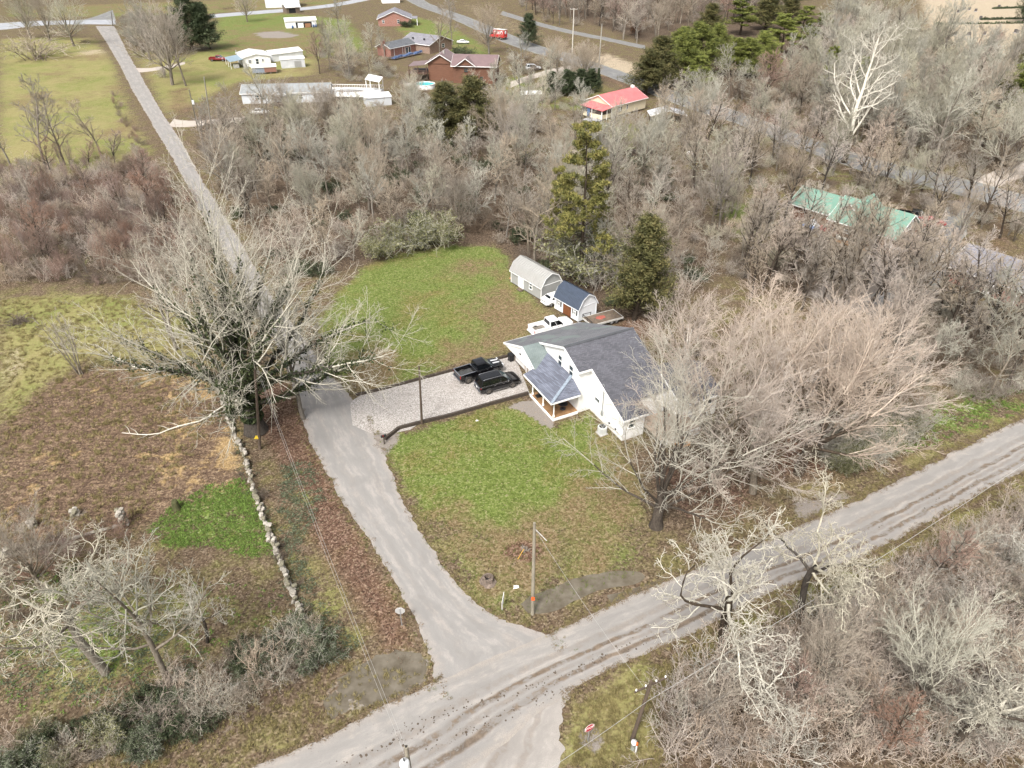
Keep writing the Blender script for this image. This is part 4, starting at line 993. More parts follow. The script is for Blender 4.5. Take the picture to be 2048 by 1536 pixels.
for x in (-4.6, -3.2): window(t, ('y', -1), (x, 7.0, 1.2), 1.2, 2.1, mull=False)
b = MB()
for x in (-11.4, -7.0, -5.8): b.tube([(x, 6.85, 0), (x, 6.85, 3.0)], 0.07, 6)
b.each('downpipe', M_trim, t)
for x, y, z in ((1.8, 9.5, 4.1), (7.6, 4.0, 4.0), (2.0, 4.2, 4.1)):
    b = MB(); b.box(x - 0.25, x + 0.25, y - 0.25, y + 0.25, z, z + 0.5); b.each('roof_vent', M_black, t)
b = MB(); b.box(-16.5, -2.0, 2.0, 6.6, 0.3, 0.42); b.build('deck_floor', M_wood, t)
b = MB()
for k in range(9): b.box(-16.4 + 1.8 * k, -15.1 + 1.8 * k, 2.2 + 0.4 * (k % 3), 3.6 + 0.5 * (k % 2), 0.43, 0.75 + 0.18 * (k % 3))
b.build('tarpaulin', plain('blue_tarpaulin', (0.08, 0.13, 0.27), 0.5, 0.3), t)
b = MB()
for k in range(11): b.box(-16.5 + 1.44 * k, -16.42 + 1.44 * k, 2.0, 2.08, 0.42, 1.3)
b.box(-16.5, -2.0, 2.0, 2.08, 1.3, 1.38); b.build('railing', plain('blue_grey_paint', (0.20, 0.24, 0.31)), t)
# brown log house
t, L = site('log_house', 'brown log house with plum coloured metal roof and a covered deck, behind the dark evergreens', 'house', (908, 166), (990, 168))
b = MB()
H = 5.2
for k in range(16):
    z = 0.16 + k * 0.325
    for y in (0, 9.0): b.tube([(0, y, z), (L, y, z)], 0.17, 6)
    for x in (0, L): b.tube([(x, 0, z), (x, 9.0, z)], 0.17, 6)
tag(b.build('log', M_brownlog, t), kind='stuff')
gable_roof(t, L, 9.0, 5.2, 2.2, 0.7, M_brownmetal, 'x', gable_mat=M_brownlog)
gable_roof(t, 5.5, 6.0, 5.2, 1.9, 0.5, M_brownmetal, 'y', x0=1.2, y0=-0.7, gable_mat=M_brownlog)
b = MB(); b.box(-8.5, -0.2, 3.0, 12.0, 0, 4.9); b.build('wing_wall', M_brownlog, t)
gable_roof(t, 9.0, 9.5, 4.9, 2.6, 0.6, M_brownmetal, 'y', x0=-9.0, y0=2.8, gable_mat=M_brownlog)
b = MB(); b.slab([(-14.5, 1.5, 4.3), (-9.2, 1.5, 4.8), (-9.2, 9.0, 4.8), (-14.5, 9.0, 4.3)], 0.12); b.build('porch_roof', M_brownmetal, t)
b = MB(); b.box(-14.5, -8.6, 0.5, 9.0, 2.2, 2.4)
for x in (-14.3, -11.5, -8.8):
    b.box(x - 0.1, x + 0.1, 1.5, 1.7, 0, 4.4)
b.box(-14.5, -8.6, 0.5, 0.6, 3.2, 3.3)
for k in range(12): b.box(-14.4 + 0.5 * k, -14.34 + 0.5 * k, 0.5, 0.56, 2.4, 3.2)
b.build('deck', plain('dark_brown_deck', (0.085, 0.048, 0.034)), t)
window(t, ('y', -1), (8.6, -0.15, 1.5), 1.1, 1.2, frame=M_brownlog); window(t, ('y', -1), (3.9, -0.2, 3.8), 1.3, 1.2, frame=M_brownlog)
b = MB(); b.tube([(-4, 6, 5.5), (-4, 6, 8.2)], 0.35, 8); b.build('chimney', M_conc, t)
# pool
p = at(850, 176); t = thing('swimming_pool', 'round turquoise above ground pool with pale rim below the brown log house', 'pool', p)
b = MB(); b.lathe([(3.0, 0), (3.05, 1.25), (2.9, 1.25), (2.9, 1.0)], 32); b.build('wall', M_oldwhite, t)
b = MB(); b.lathe([(0.0, 1.08), (2.9, 1.08)], 32); b.build('water', plain('pool_water', (0.06, 0.42, 0.43), 0.1, 0.05), t)
b = MB(); b.lathe([(2.86, 1.26), (3.14, 1.26), (3.14, 1.32), (2.86, 1.32)], 32); b.build('rim', M_trim, t)
b = MB(); b.box(-6.2, -3.2, -1.8, 2.2, 0.9, 1.05)
for x, y in ((-6.1, -1.7), (-6.1, 2.1), (-3.4, -1.7)): b.box(x - 0.07, x + 0.07, y - 0.07, y + 0.07, 0, 1.8)
b.build('pool_deck', M_conc, t)
# white raised deck with pool and canopy
p = at(700, 196); t = thing('pool_pavilion', 'large white raised deck round a dark oval pool with a white canopy at one end', 'deck', p, math.radians(-4))
b = MB(); n = 20
ell = [(4.4 * math.cos(2 * math.pi * k / n), 2.0 + 2.2 * math.sin(2 * math.pi * k / n)) for k in range(n)]
def sq(a, b_): 
    m = max(abs(a) / 1.0, abs(b_) / 1.0); return (a / m, b_ / m)
outer = [(8.5 * sq(math.cos(2 * math.pi * k / n), math.sin(2 * math.pi * k / n))[0], 2.0 + 4.0 * sq(math.cos(2 * math.pi * k / n), math.sin(2 * math.pi * k / n))[1]) for k in range(n)]
vs = [(x, y, z) for z in (1.4, 1.55) for x, y in outer] + [(x, y, z) for z in (1.4, 1.55) for x, y in ell]
fs = []
for k in range(n):
    j = (k + 1) % n
    fs += [(n + k, n + j, 3 * n + j, 3 * n + k), (k, j, n + j, n + k), (2 * n + j, 2 * n + k, 3 * n + k, 3 * n + j), (j, k, 2 * n + k, 2 * n + j)]
b.add(vs, fs); b.build('deck_floor', plain('white_deck_paint', (0.68, 0.68, 0.67), 0.6, 0.1), t)
b = MB(); b.add([(x, y, 1.15) for x, y in ell], [tuple(range(n))]); b.build('pool_cover', plain('dark_pool_cover', (0.12, 0.10, 0.09), 0.7, 0.4), t)
b = MB()
for y in (-2.0, 6.0):
    b.box(-8.5, 8.5, y - 0.04, y + 0.04, 2.35, 2.43); b.box(-8.5, 8.5, y - 0.04, y + 0.04, 0.75, 1.4)
    for k in range(35): b.box(-8.5 + 0.5 * k - 0.03, -8.5 + 0.5 * k + 0.03, y - 0.03, y + 0.03, 1.55, 2.35)
for x in (-8.5, 8.5): b.box(x - 0.04, x + 0.04, -2, 6, 2.35, 2.43); b.box(x - 0.04, x + 0.04, -2, 6, 0.75, 1.4)
b.build('railing', M_trim, t)
b = MB(); b.slab([(4.6, 1.0, 4.9), (8.7, 1.0, 4.2), (8.7, 6.0, 4.6), (4.6, 6.0, 5.3)], 0.1); b.build('canopy_roof', M_trim, t)
b = MB()
for x, y in ((4.8, 1.2), (8.5, 1.2), (4.8, 5.8), (8.5, 5.8)): b.box(x - 0.08, x + 0.08, y - 0.08, y + 0.08, 1.55, 4.5)
b.each('canopy_post', M_trim, t)
t, L = site('flat_shed', 'flat white roofed shed standing below the white pool deck', 'shed', (733, 214), (784, 210))
shell(t, L, 4.6, 2.2, M_palewall); b = MB(); b.slab([(-0.2, -0.2, 2.25), (L + 0.2, -0.2, 2.25), (L + 0.2, 4.8, 2.6), (-0.2, 4.8, 2.6)], 0.1); b.build('roof', M_whitemetal, t)
b = MB(); b.box(1, 2.4, -0.04, 0.0, 0, 1.9); b.build('door', M_palewall, t)
# red roofed cream cottage
t, L = site('red_roofed_cottage', 'cream cottage with a salmon red metal roof and screened porch corner', 'house', (1222, 237), (1290, 219))
D = 9.0
shell(t, L, D, 2.7, M_cream, z0=0.4); gable_roof(t, L, D, 3.1, 1.9, 0.4, M_redmetal, 'x', gable_mat=M_cream)
window(t, ('y', -1), (3.2, 0, 1.9), 0.9, 1.2); window(t, ('y', -1), (6.2, 0, 1.9), 0.7, 1.1)
for x in (2.5, 3.9):
    b = MB(); b.box(x - 0.16, x + 0.16, -0.05, 0, 1.2, 2.6); b.each('shutter', M_black, t)
b = MB(); b.slab([(-4.3, -0.6, 2.6), (0.6, -0.6, 3.05), (0.6, D * 0.8, 3.4), (-4.3, D * 0.8, 2.9)], 0.1); b.build('porch_roof', M_redmetal, t)
b = MB(); b.box(-3.9, -0.02, -0.2, -0.1, 0.4, 1.45); b.box(-3.95, -3.85, -0.2, D * 0.75, 0.4, 1.45); b.build('porch_wall', M_cream, t)
b = MB(); b.box(-3.85, -0.02, -0.16, -0.12, 1.45, 2.6); b.box(-3.92, -3.88, -0.1, D * 0.75, 1.45, 2.6); b.build('insect_screen', plain('dark_screen', (0.06, 0.045, 0.038)), t)
b = MB()
for x, y in ((-3.9, -0.15), (-2.0, -0.18), (-3.9, 3.3), (-0.15, -0.18)): b.box(x - 0.1, x + 0.1, y - 0.1, y + 0.1, 0.0, 2.65)
b.each('porch_post', M_trim, t)
door(t, ('x', -1), (-3.95, 4.4, 0.5), 0.9, 2.0, plain('blue_door', (0.09, 0.16, 0.30)))
b = MB(); b.box(L - 0.9, L - 0.2, D / 2 - 0.4, D / 2 + 0.4, 4.6, 5.6); b.build('chimney', M_trim, t)
b = MB(); b.box(-7.5, -4.0, -0.5, 3.5, 0.3, 0.42); b.build('deck_floor', plain('grey_deck', (0.32, 0.32, 0.32)), t)
# green roofed log house
t, L = site('green_roofed_log_house', 'log house with mint green metal roof among bare trees', 'house', (1655, 470), (1778, 510))
for k in range(11):
    z = 0.2 + k * 0.27
    b = MB(); b.tube([(-0.3, 0, z), (L + 0.3, 0, z)], 0.15, 6); b.build('log', M_brownlog, t)
for k in range(11):
    z = 0.33 + k * 0.27
    b = MB(); b.tube([(L, -0.3, z), (L, 8.3, z)], 0.15, 6); b.build('log', M_brownlog, t)
shell(t, L - 0.2, 7.8, 3.1, M_brownlog, x0=0.1, y0=0.1, name='inner_wall')
gable_roof(t, L, 8.0, 3.15, 2.6, 0.6, M_greenmetal, 'x', gable_mat=M_brownlog)
gable_roof(t, 5.5, 7.0, 3.15, 2.3, 0.5, M_greenmetal, 'y', x0=-1.0, y0=2.0, gable_mat=M_brownlog)
shell(t, 8.0, 7.0, 2.8, M_brownlog, x0=-8.3, y0=2.2, name='wing_wall')
gable_roof(t, 8.5, 7.0, 2.8, 2.0, 0.5, M_greenmetal, 'x', x0=-8.8, y0=2.2, gable_mat=M_brownlog)
window(t, ('x', 1), (L + 0.12, 4.0, 3.9), 2.0, 1.5, mull='cross'); window(t, ('y', -1), (L * 0.3, -0.12, 1.8), 1.3, 1.0)
b = MB(); b.box(2.0, L - 3, -1.5, -0.3, 0, 0.35); b.build('porch_step', M_newwood, t)
b = MB(); b.bar((L - 0.2, -0.4, 0.0), (L + 0.3, -0.35, 3.0), 0.1, 0.1); b.each('downpipe', M_trim, t)
# dark roofed brick house at the right edge
t, L = site('dark_roofed_house', 'low brick house with a dull lilac grey shingle roof at the right edge behind trees', 'house', (1893, 562), (2075, 628))
shell(t, L, 9.0, 2.6, M_redbrick); gable_roof(t, L, 9.0, 2.6, 2.0, 0.6, M_shing_pl, 'x', gable_mat=M_redbrick)
window(t, ('y', -1), (L * 0.35, 0, 1.5), 1.4, 1.3); window(t, ('y', -1), (L * 0.55, 0, 1.5), 1.3, 1.2)
door(t, ('y', -1), (L * 0.45, 0, 0.1), 1.0, 2.0, M_trim)
b = MB()
for x in (L * 0.2, L * 0.5, L * 0.75): b.box(x - 0.07, x + 0.07, -0.5, -0.36, 0, 2.45)
b.each('porch_post', M_trim, t)
# ------------------------------------------------------------------ vehicles
M_tyre = plain('tyre_rubber', (0.035, 0.032, 0.029), 0.85, 0.0)
M_chrome = plain('bright_chrome', (0.62, 0.62, 0.63), 0.18, 0.0, metal=1.0)
M_rim_dk = plain('dark_wheel_rim', (0.17, 0.15, 0.13), 0.45, 0.0, metal=0.4)
M_rim = plain('silver_wheel_rim', (0.40, 0.40, 0.41), 0.3, 0.0, metal=0.8)
M_carglass = plain('tinted_car_glass', (0.004, 0.005, 0.006), 0.06, 0.0, spec=0.7)
M_wind = plain('clear_windshield', (0.07, 0.10, 0.105), 0.05, 0.0, spec=0.9)
M_taillight = plain('red_lamp_glass', (0.33, 0.012, 0.012), 0.15, 0.0)
M_headlight = plain('clear_lamp_glass', (0.55, 0.56, 0.58), 0.12, 0.0)
M_pblack = plain('black_car_paint', (0.004, 0.004, 0.005), 0.12, 0.0, spec=0.5, coat=0.3)
M_pwhite = plain('white_car_paint', (0.76, 0.76, 0.75), 0.3, 0.0, coat=0.6)
M_pred = plain('dark_red_car_paint', (0.17, 0.012, 0.018), 0.3, 0.0, coat=0.6)
M_pred2 = plain('faded_red_car_paint', (0.36, 0.05, 0.055), 0.4, 0.1, coat=0.3)
M_pgrey = plain('grey_car_paint', (0.20, 0.21, 0.23), 0.3, 0.0, coat=0.6)
M_under = plain('black_underbody', (0.012, 0.012, 0.012), 0.9, 0.0)
def wheel(parent, x, y, r, rim, w=0.25):
    s = 1 if y > 0 else -1
    b = MB(); b.lathe([(r * 0.6, -w / 2), (r * 0.93, -w / 2), (r, -w / 2 + 0.04), (r, w / 2 - 0.04), (r * 0.93, w / 2), (r * 0.6, w / 2)], 20, (x, y, r), 'y'); o = b.build('wheel', M_tyre, parent)
    b = MB(); yy = y + s * (w / 2 - 0.03)
    b.lathe([(0.0, s * 0.01), (r * 0.22, s * 0.015), (r * 0.24, -s * 0.02)], 12, (x, yy, r), 'y')
    for k in range(6):
        a = k * math.pi / 3; b.bar((x + 0.1 * r * math.cos(a), yy, r + 0.1 * r * math.sin(a)), (x + 0.6 * r * math.cos(a), yy, r + 0.6 * r * math.sin(a)), 0.035, r * 0.2, up=(0, 1, 0))
    b.lathe([(r * 0.55, -0.05 * s), (r * 0.62, 0.0), (r * 0.66, -0.02 * s)], 20, (x, yy, r), 'y'); b.lathe([(0.0, -0.05 * s), (r * 0.6, -0.05 * s)], 20, (x, yy, r), 'y')
    b.build('rim', rim, o)
def loft_body(stations, name, mat, parent, arches=(), r=0.4):
    b = MB(); rings = []
    for x, zb, zt, hw in stations:
        h = [(hw * 0.90, zb), (hw * 0.985, zb + 0.14), (hw, zb + 0.30 * (zt - zb) + 0.08), (hw * 0.985, zt - 0.13), (hw * 0.93, zt - 0.03), (hw * 0.80, zt), (0.0, zt + 0.025)]
        rings.append([(x, -y, z) for y, z in h] + [(x, y, z) for y, z in reversed(h[:-1])])
    n = len(rings[0]); vs = [p for q in rings for p in q]
    fs = [(i * n + k, i * n + (k + 1) % n, (i + 1) * n + (k + 1) % n, (i + 1) * n + k) for i in range(len(rings) - 1) for k in range(n)]
    fs = [f[::-1] for f in fs]
    b.add(vs, fs, True); b.add(rings[0], [tuple(range(n))]); b.add(rings[-1], [tuple(range(n - 1, -1, -1))])
    return b.build(name, mat, parent)
def cabin(parent, xb0, xb1, wb, z0, xt0, xt1, wt, z1, paint, rails=None, rear='glass', pillars=(0.5,), side_from=0.04, name='cabin'):
    Bq = [Vector((xb0, -wb, z0)), Vector((xb1, -wb, z0)), Vector((xb1, wb, z0)), Vector((xb0, wb, z0))]
    T = [Vector((xt0, -wt, z1)), Vector((xt1, -wt, z1)), Vector((xt1, wt, z1)), Vector((xt0, wt, z1))]
    b = MB(); xm = (xt0 + xt1) / 2
    C = [Vector((xt0 + 0.12, -wt * 0.55, z1 + 0.045)), Vector((xt1 - 0.12, -wt * 0.55, z1 + 0.045)), Vector((xt1 - 0.12, wt * 0.55, z1 + 0.045)), Vector((xt0 + 0.12, wt * 0.55, z1 + 0.045))]
    b.add(Bq + T + C, [(i, (i + 1) % 4, (i + 1) % 4 + 4, i + 4) for i in range(4)] + [(i + 4, (i + 1) % 4 + 4, (i + 1) % 4 + 8, i + 8) for i in range(4)] + [(8, 9, 10, 11)])
    cab = b.build(name, paint, parent, 0.035)
    def panel(nm, q, u0, u1, v0, v1, mat, off=0.014, trap=0.0):
        a, bb, c, d = q                       # bottom-left, bottom-right, top-right, top-left seen from outside
        P = lambda u, v: (a * (1 - u) + bb * u) * (1 - v) + (d * (1 - u) + c * u) * v
        nrm = (bb - a).cross(d - a).normalized() * off
        m = MB(); m.slab([P(u0, v0) + nrm, P(u1, v0) + nrm, P(u1 - trap, v1) + nrm, P(u0 + trap, v1) + nrm], 0.02); return m.build(nm, mat, cab)
    R = (Bq[0], Bq[1], T[1], T[0]); Lq = (Bq[2], Bq[3], T[3], T[2]); F = (Bq[1], Bq[2], T[2], T[1]); Bk = (Bq[3], Bq[0], T[0], T[3])
    panel('windshield', F, 0.05, 0.95, 0.08, 0.92, M_wind)
    if rear: panel('rear_window', Bk, 0.08, 0.92, 0.18, 0.90, M_carglass)
    cuts = [side_from] + list(pillars) + [0.94]
    for q, fl in ((R, False), (Lq, True)):
        for i in range(len(cuts) - 1):
            u0, u1 = cuts[i] + 0.012, cuts[i + 1] - 0.012
            if fl: u0, u1 = 1 - u1, 1 - u0
            panel('side_window', q, u0, u1, 0.12, 0.88, M_carglass)
    m = MB()
    for s in (-1, 1): m.bar((xb0 + 0.05, s * (wb + 0.012), z0 + 0.075), (xb1 - 0.35, s * (wb + 0.012), z0 + 0.075), 0.02, 0.03)
    if rails: m.build('window_trim', M_chrome, cab)
    if rails == 'roof':
        for s in (-1, 1):
            k = MB(); k.tube([(xt0 + 0.1, s * wt * 0.92, z1 + 0.02), (xt0 + 0.25, s * wt * 0.92, z1 + 0.09), (xt1 - 0.35, s * wt * 0.92, z1 + 0.09), (xt1 - 0.1, s * wt * 0.92, z1 + 0.02)], 0.025, 6); k.build('roof_rail', M_chrome, cab)
    return cab
def lamps(t, x, y, z, w, h, front=True, d=0.12):
    for s in (-1, 1):
        b = MB(); b.box(min(x, x - d if front else x + d), max(x, x - d if front else x + d), s * y - w / 2, s * y + w / 2, z, z + h); b.build('headlight' if front else 'taillight', M_headlight if front else M_taillight, t, 0.015)
def mirrors(t, x, y, z, mat):
    for s in (-1, 1):
        b = MB(); b.box(x - 0.08, x + 0.06, min(s * y, s * (y + 0.2)), max(s * y, s * (y + 0.2)), z, z + 0.16); b.build('mirror', mat, t, 0.02)
def handles(t, xs, y, z, mat):
    for s in (-1, 1):
        for x in xs:
            b = MB(); b.box(x - 0.1, x + 0.1, min(s * y, s * (y + 0.035)), max(s * y, s * (y + 0.035)), z, z + 0.04); b.build('door_handle', mat, t)
def plate(t, x, z, front=False):
    b = MB(); b.box(x - 0.015, x + 0.015, -0.15, 0.15, z, z + 0.15); b.build('number_plate', M_trim, t)
def suv(name, label, loc, rz, paint, trim=M_chrome, rim=M_rim_dk, cat='car', group=None):
    t = thing(name, label, cat, loc, rz, group)
    loft_body([(-2.62, 0.60, 0.95, 0.80), (-2.56, 0.48, 1.08, 0.93), (-2.2, 0.36, 1.16, 0.99), (-1.0, 0.33, 1.17, 1.0), (0.6, 0.33, 1.16, 1.0), (1.3, 0.33, 1.14, 1.0), (1.9, 0.36, 1.11, 0.985), (2.35, 0.42, 1.03, 0.94), (2.56, 0.48, 0.93, 0.86), (2.64, 0.55, 0.82, 0.74)], 'body', paint, t)
    cabin(t, -2.48, 1.38, 0.94, 1.10, -2.12, 0.42, 0.74, 1.85, paint, 'roof', pillars=(0.30, 0.62), side_from=0.05)
    for x in (-1.53, 1.55):
        for y in (-0.90, 0.90): wheel(t, x, y, 0.42, rim, 0.26)
    lamps(t, -2.53, 0.78, 0.82, 0.30, 0.22, False); lamps(t, 2.55, 0.70, 0.72, 0.30, 0.16, True)
    b = MB(); b.box(-2.70, -2.50, -0.86, 0.86, 0.46, 0.60); b.build('bumper', trim, t, 0.03)
    b = MB(); b.box(2.52, 2.68, -0.8, 0.8, 0.42, 0.55); b.build('bumper', paint, t, 0.03)
    b = MB(); b.box(2.60, 2.66, -0.42, 0.42, 0.60, 0.84); b.build('grille', trim, t, 0.01)
    b = MB(); b.box(-2.66, -2.55, -0.75, 0.75, 1.0, 1.05); b.build('tailgate_trim', trim, t)
    mirrors(t, 0.95, 0.95, 1.16, trim); handles(t, (-0.75, 0.35), 0.985, 0.98, trim); plate(t, -2.63, 0.78)
    b = MB(); b.box(-2.35, 2.3, -0.82, 0.82, 0.26, 0.42); b.build('underbody', M_under, t)
    for s in (-1, 1):
        b = MB(); b.box(-0.95, 0.95, min(s * 0.9, s * 1.04), max(s * 0.9, s * 1.04), 0.34, 0.40); b.build('side_step', M_under if paint != M_pblack else M_chrome, t)
    return t
def pickup(name, label, loc, rz, paint, trim=M_chrome, rim=M_rim_dk, lift=0.0, S=1.0, load=None, cat='pickup truck', striped=False):
    t = thing(name, label, cat, loc, rz)
    z = lift
    loft_body([(-0.62, 0.45 + z, 1.20 + z, 0.95), (-0.55, 0.42 + z, 1.22 + z, 0.98), (0.6, 0.42 + z, 1.22 + z, 0.98), (1.5, 0.42 + z, 1.22 + z, 0.98), (2.2, 0.46 + z, 1.19 + z, 0.97), (2.72, 0.50 + z, 1.12 + z, 0.93), (2.9, 0.55 + z, 1.0 + z, 0.86), (2.96, 0.62 + z, 0.9 + z, 0.76)], 'body', paint, t)
    b = MB()
    b.box(-2.86, -0.66, -0.97, -0.87, 0.55 + z, 1.26 + z); b.box(-2.86, -0.66, 0.87, 0.97, 0.55 + z, 1.26 + z); b.box(-0.76, -0.66, -0.87, 0.87, 0.70 + z, 1.26 + z)
    bed = b.build('bed', paint, t, 0.02)
    b = MB(); b.box(-2.84, -0.76, -0.87, 0.87, 0.66 + z, 0.70 + z); b.build('bed_liner', plain('worn_bed_liner', (0.05, 0.05, 0.05), 0.8, 0.5, 5) if load is None else load, bed)
    b = MB(); b.box(-2.93, -2.86, -0.87, 0.87, 0.60 + z, 1.25 + z); b.build('tailgate', paint, t, 0.015)
    b = MB()
    for y in (-0.92, 0.92): b.box(-2.88, -0.66, y - 0.055, y + 0.055, 1.262 + z, 1.282 + z)
    b.box(-2.95, -2.84, -0.9, 0.9, 1.262 + z, 1.282 + z); b.box(-0.76, -0.68, -0.86, 0.86, 1.262 + z, 1.282 + z)
    b.build('bed_rail', trim if paint == M_pblack else paint, bed)
    cabin(t, -0.62, 1.62, 0.93, 1.16 + z, -0.52, 0.78, 0.74, 1.88 + z, paint, 'trim', pillars=(0.48,), side_from=0.05)
    for x in (-1.85, 1.88):
        for y in (-0.88, 0.88): wheel(t, x, y, 0.42 + lift * 0.5, rim, 0.28)
    for x in (-1.85, 1.88):
        for s in (-1, 1):
            b = MB(); R = 0.52 + lift * 0.4; n = 9
            pts = [(x + R * math.cos(math.pi * k / (n - 1)), s * 0.985, 0.44 + lift * 0.5 + R * math.sin(math.pi * k / (n - 1))) for k in range(n)]
            b.tube(pts, 0.045, 6); b.build('wheel_arch', paint, t)
    lamps(t, -2.92, 0.84, 0.82 + z, 0.2, 0.36, False, 0.16); lamps(t, 2.93, 0.72, 0.86 + z, 0.32, 0.2, True)
    b = MB(); b.box(-3.08, -2.90, -0.88, 0.88, 0.50 + z, 0.66 + z); b.build('bumper', trim, t, 0.03)
    b = MB(); b.box(2.86, 3.04, -0.9, 0.9, 0.46 + z, 0.64 + z); b.build('bumper', trim, t, 0.03)
    b = MB(); b.box(2.93, 3.0, -0.48, 0.48, 0.68 + z, 1.0 + z); b.build('grille', trim, t, 0.01)
    b = MB(); b.box(-2.6, 2.5, -0.7, 0.7, 0.32 + z * 0.8, 0.56 + z); b.build('underbody', M_under, t)
    mirrors(t, 1.15, 0.95, 1.24 + z, trim if paint == M_pblack else M_black); handles(t, (-0.3, 0.65), 0.975, 1.03 + z, trim if paint == M_pblack else M_black)
    if striped:
        b = MB()
        for s in (-1, 1): b.slab([(1.75, s * 0.30 - 0.13, 1.262 + z), (1.75, s * 0.30 + 0.13, 1.262 + z), (2.66, s * 0.27 + 0.12, 1.172 + z), (2.66, s * 0.27 - 0.12, 1.172 + z)][::-1], 0.012)
        b.build('hood_stripe', plain('silver_stripe', (0.45, 0.45, 0.46), 0.3, 0.0), t)
    t.scale = (S, S, S)
    return t
def sedan(name, label, loc, rz, paint, hatch=False, cat='car', rim=M_rim, S=1.0):
    t = thing(name, label, cat, loc, rz)
    if hatch: st = [(-2.12, 0.55, 0.88, 0.66), (-2.08, 0.40, 1.0, 0.78), (-1.8, 0.30, 1.02, 0.85), (-0.5, 0.26, 0.98, 0.87), (0.9, 0.26, 0.94, 0.87), (1.6, 0.30, 0.86, 0.84), (2.05, 0.36, 0.76, 0.74), (2.2, 0.42, 0.66, 0.58)]
    else: st = [(-2.38, 0.52, 0.86, 0.70), (-2.3, 0.38, 0.95, 0.80), (-1.7, 0.28, 0.98, 0.88), (-0.5, 0.26, 0.95, 0.90), (1.0, 0.26, 0.93, 0.90), (1.8, 0.30, 0.86, 0.86), (2.25, 0.36, 0.76, 0.76), (2.4, 0.44, 0.66, 0.6)]
    loft_body(st, 'body', paint, t)
    if hatch: cabin(t, -2.02, 1.25, 0.80, 0.93, -1.1, 0.2, 0.60, 1.47, paint, pillars=(0.42, 0.66), side_from=0.22)
    else: cabin(t, -1.75, 1.15, 0.82, 0.90, -0.95, 0.25, 0.62, 1.42, paint, pillars=(0.52,), side_from=0.16)
    for x in (-1.35, 1.38):
        for y in (-0.78, 0.78): wheel(t, x, y, 0.32, rim, 0.2)
    lamps(t, st[1][0] + 0.05, 0.66, 0.72, 0.26, 0.18, False); lamps(t, st[-1][0] - 0.08, 0.50, 0.58, 0.28, 0.12, True)
    b = MB(); b.box(st[0][0] - 0.05, st[0][0] + 0.12, -0.72, 0.72, 0.40, 0.56); b.build('bumper', paint, t, 0.03)
    b = MB(); b.box(st[-1][0] - 0.12, st[-1][0] + 0.05, -0.66, 0.66, 0.34, 0.50); b.build('bumper', paint, t, 0.03)
    if hatch:
        b = MB(); b.slab([(-1.98, -0.66, 1.06), (-1.62, -0.60, 1.25), (-1.62, 0.60, 1.25), (-1.98, 0.66, 1.06)][::-1], 0.03); b.build('spoiler', paint, t)
        b = MB(); b.box(-2.2, -2.08, -0.45, 0.45, 0.86, 0.91); b.build('tailgate_trim', M_black, t)
    mirrors(t, 0.85, 0.82, 0.95, paint); handles(t, (-0.5, 0.35), 0.88, 0.80, paint); plate(t, st[0][0] - 0.02, 0.62)
    b = MB(); b.box(-1.9, 1.9, -0.72, 0.72, 0.18, 0.34); b.build('underbody', M_under, t)
    t.scale = (S, S, S)
    return t
def near_side(p, q, half):
    """centre point from the two near wheels: offset to the far side"""
    a, b = at(*p), at(*q); ang = bearing(a, b); m = (a + b) / 2
    return Vector((m.x - half * math.sin(ang), m.y + half * math.cos(ang), 0)), ang
c, a = near_side((977, 789), (1026, 775.5), 0.95)
suv('black_suv', 'black sport utility vehicle with chrome trim, nearer of the two on the gravel driveway', c + Vector((0, 0, 0.02)), a, M_pblack)
c, a = near_side((933, 769), (997, 748.5), 0.95)
pickup('black_pickup', 'black crew cab pickup with an open bed parked on the gravel beside the black SUV', c + Vector((0, 0, 0.02)), a, M_pblack, lift=0.12, striped=True)
a = math.radians(27)
pickup('white_pickup', 'white pickup with junk in its open bed, half hidden behind the house roof', at(1098, 664) + Vector((0.2, 0.3, 0)), a, M_pwhite, M_pwhite, M_rim, load=plain('junk_in_bed', (0.13, 0.115, 0.095), 0.8, 0.9, 5))
sedan('white_hatchback', 'white hatchback parked between the two sheds', at(1104, 609) + Vector((0.55, 0.65, 0)), math.radians(33), M_pwhite, hatch=True)
sedan('white_sedan', 'white sedan on the drive in front of the long mobile home', at(520, 228), math.radians(8), M_pwhite)
pickup('red_pickup', 'dark red pickup parked left of the blue carport', at(437, 122), math.radians(2), M_pred, M_pred, M_rim)
sedan('white_car', 'white car under the bare trees beside the brown brick house', at(926, 87), math.radians(-4), M_pwhite)
suv('pale_suv', 'pale van-like car on the gravel drive right of the brown log house', at(1066, 140), math.radians(10), plain('silver_car_paint', (0.5, 0.51, 0.52), 0.3, 0, coat=0.5))
suv('red_suv', 'faded red car parked right of the green roofed log house', at(1858, 455), math.radians(12), M_pred2, M_pred2, M_rim)
pickup('black_truck', 'black truck by the gable end of the green roofed log house', at(1826, 440), math.radians(-25), M_pblack, M_pblack)
# red delivery truck
p = at(995, 78); t = thing('delivery_truck', 'bright red box truck with white roof and white round emblems stopped on the far road', 'truck', p, math.radians(-33 + 180))
M_tred = plain('bright_red_panel', (0.48, 0.015, 0.02), 0.4, 0.05)
b = MB(); b.box(-3.9, 1.2, -1.25, 1.25, 0.9, 3.6); box = b.build('cargo_box', M_tred, t, 0.03)
b = MB(); b.box(-3.95, 1.25, -1.28, 1.28, 3.605, 3.7); b.build('box_roof', M_trim, box)
for x in (-2.8, 0.3):
    for s in (-1, 1):
        b = MB(); b.lathe([(0.0, s * 1.27), (0.62, s * 1.27), (0.62, s * 1.262)], 20, (x, 0, 2.6), 'y'); e = b.build('emblem', M_trim, box)
        b = MB(); b.lathe([(0.0, s * 1.279), (0.34, s * 1.279), (0.34, s * 1.272)], 16, (x, 0, 2.6), 'y'); b.build('emblem_disc', M_tred, e)
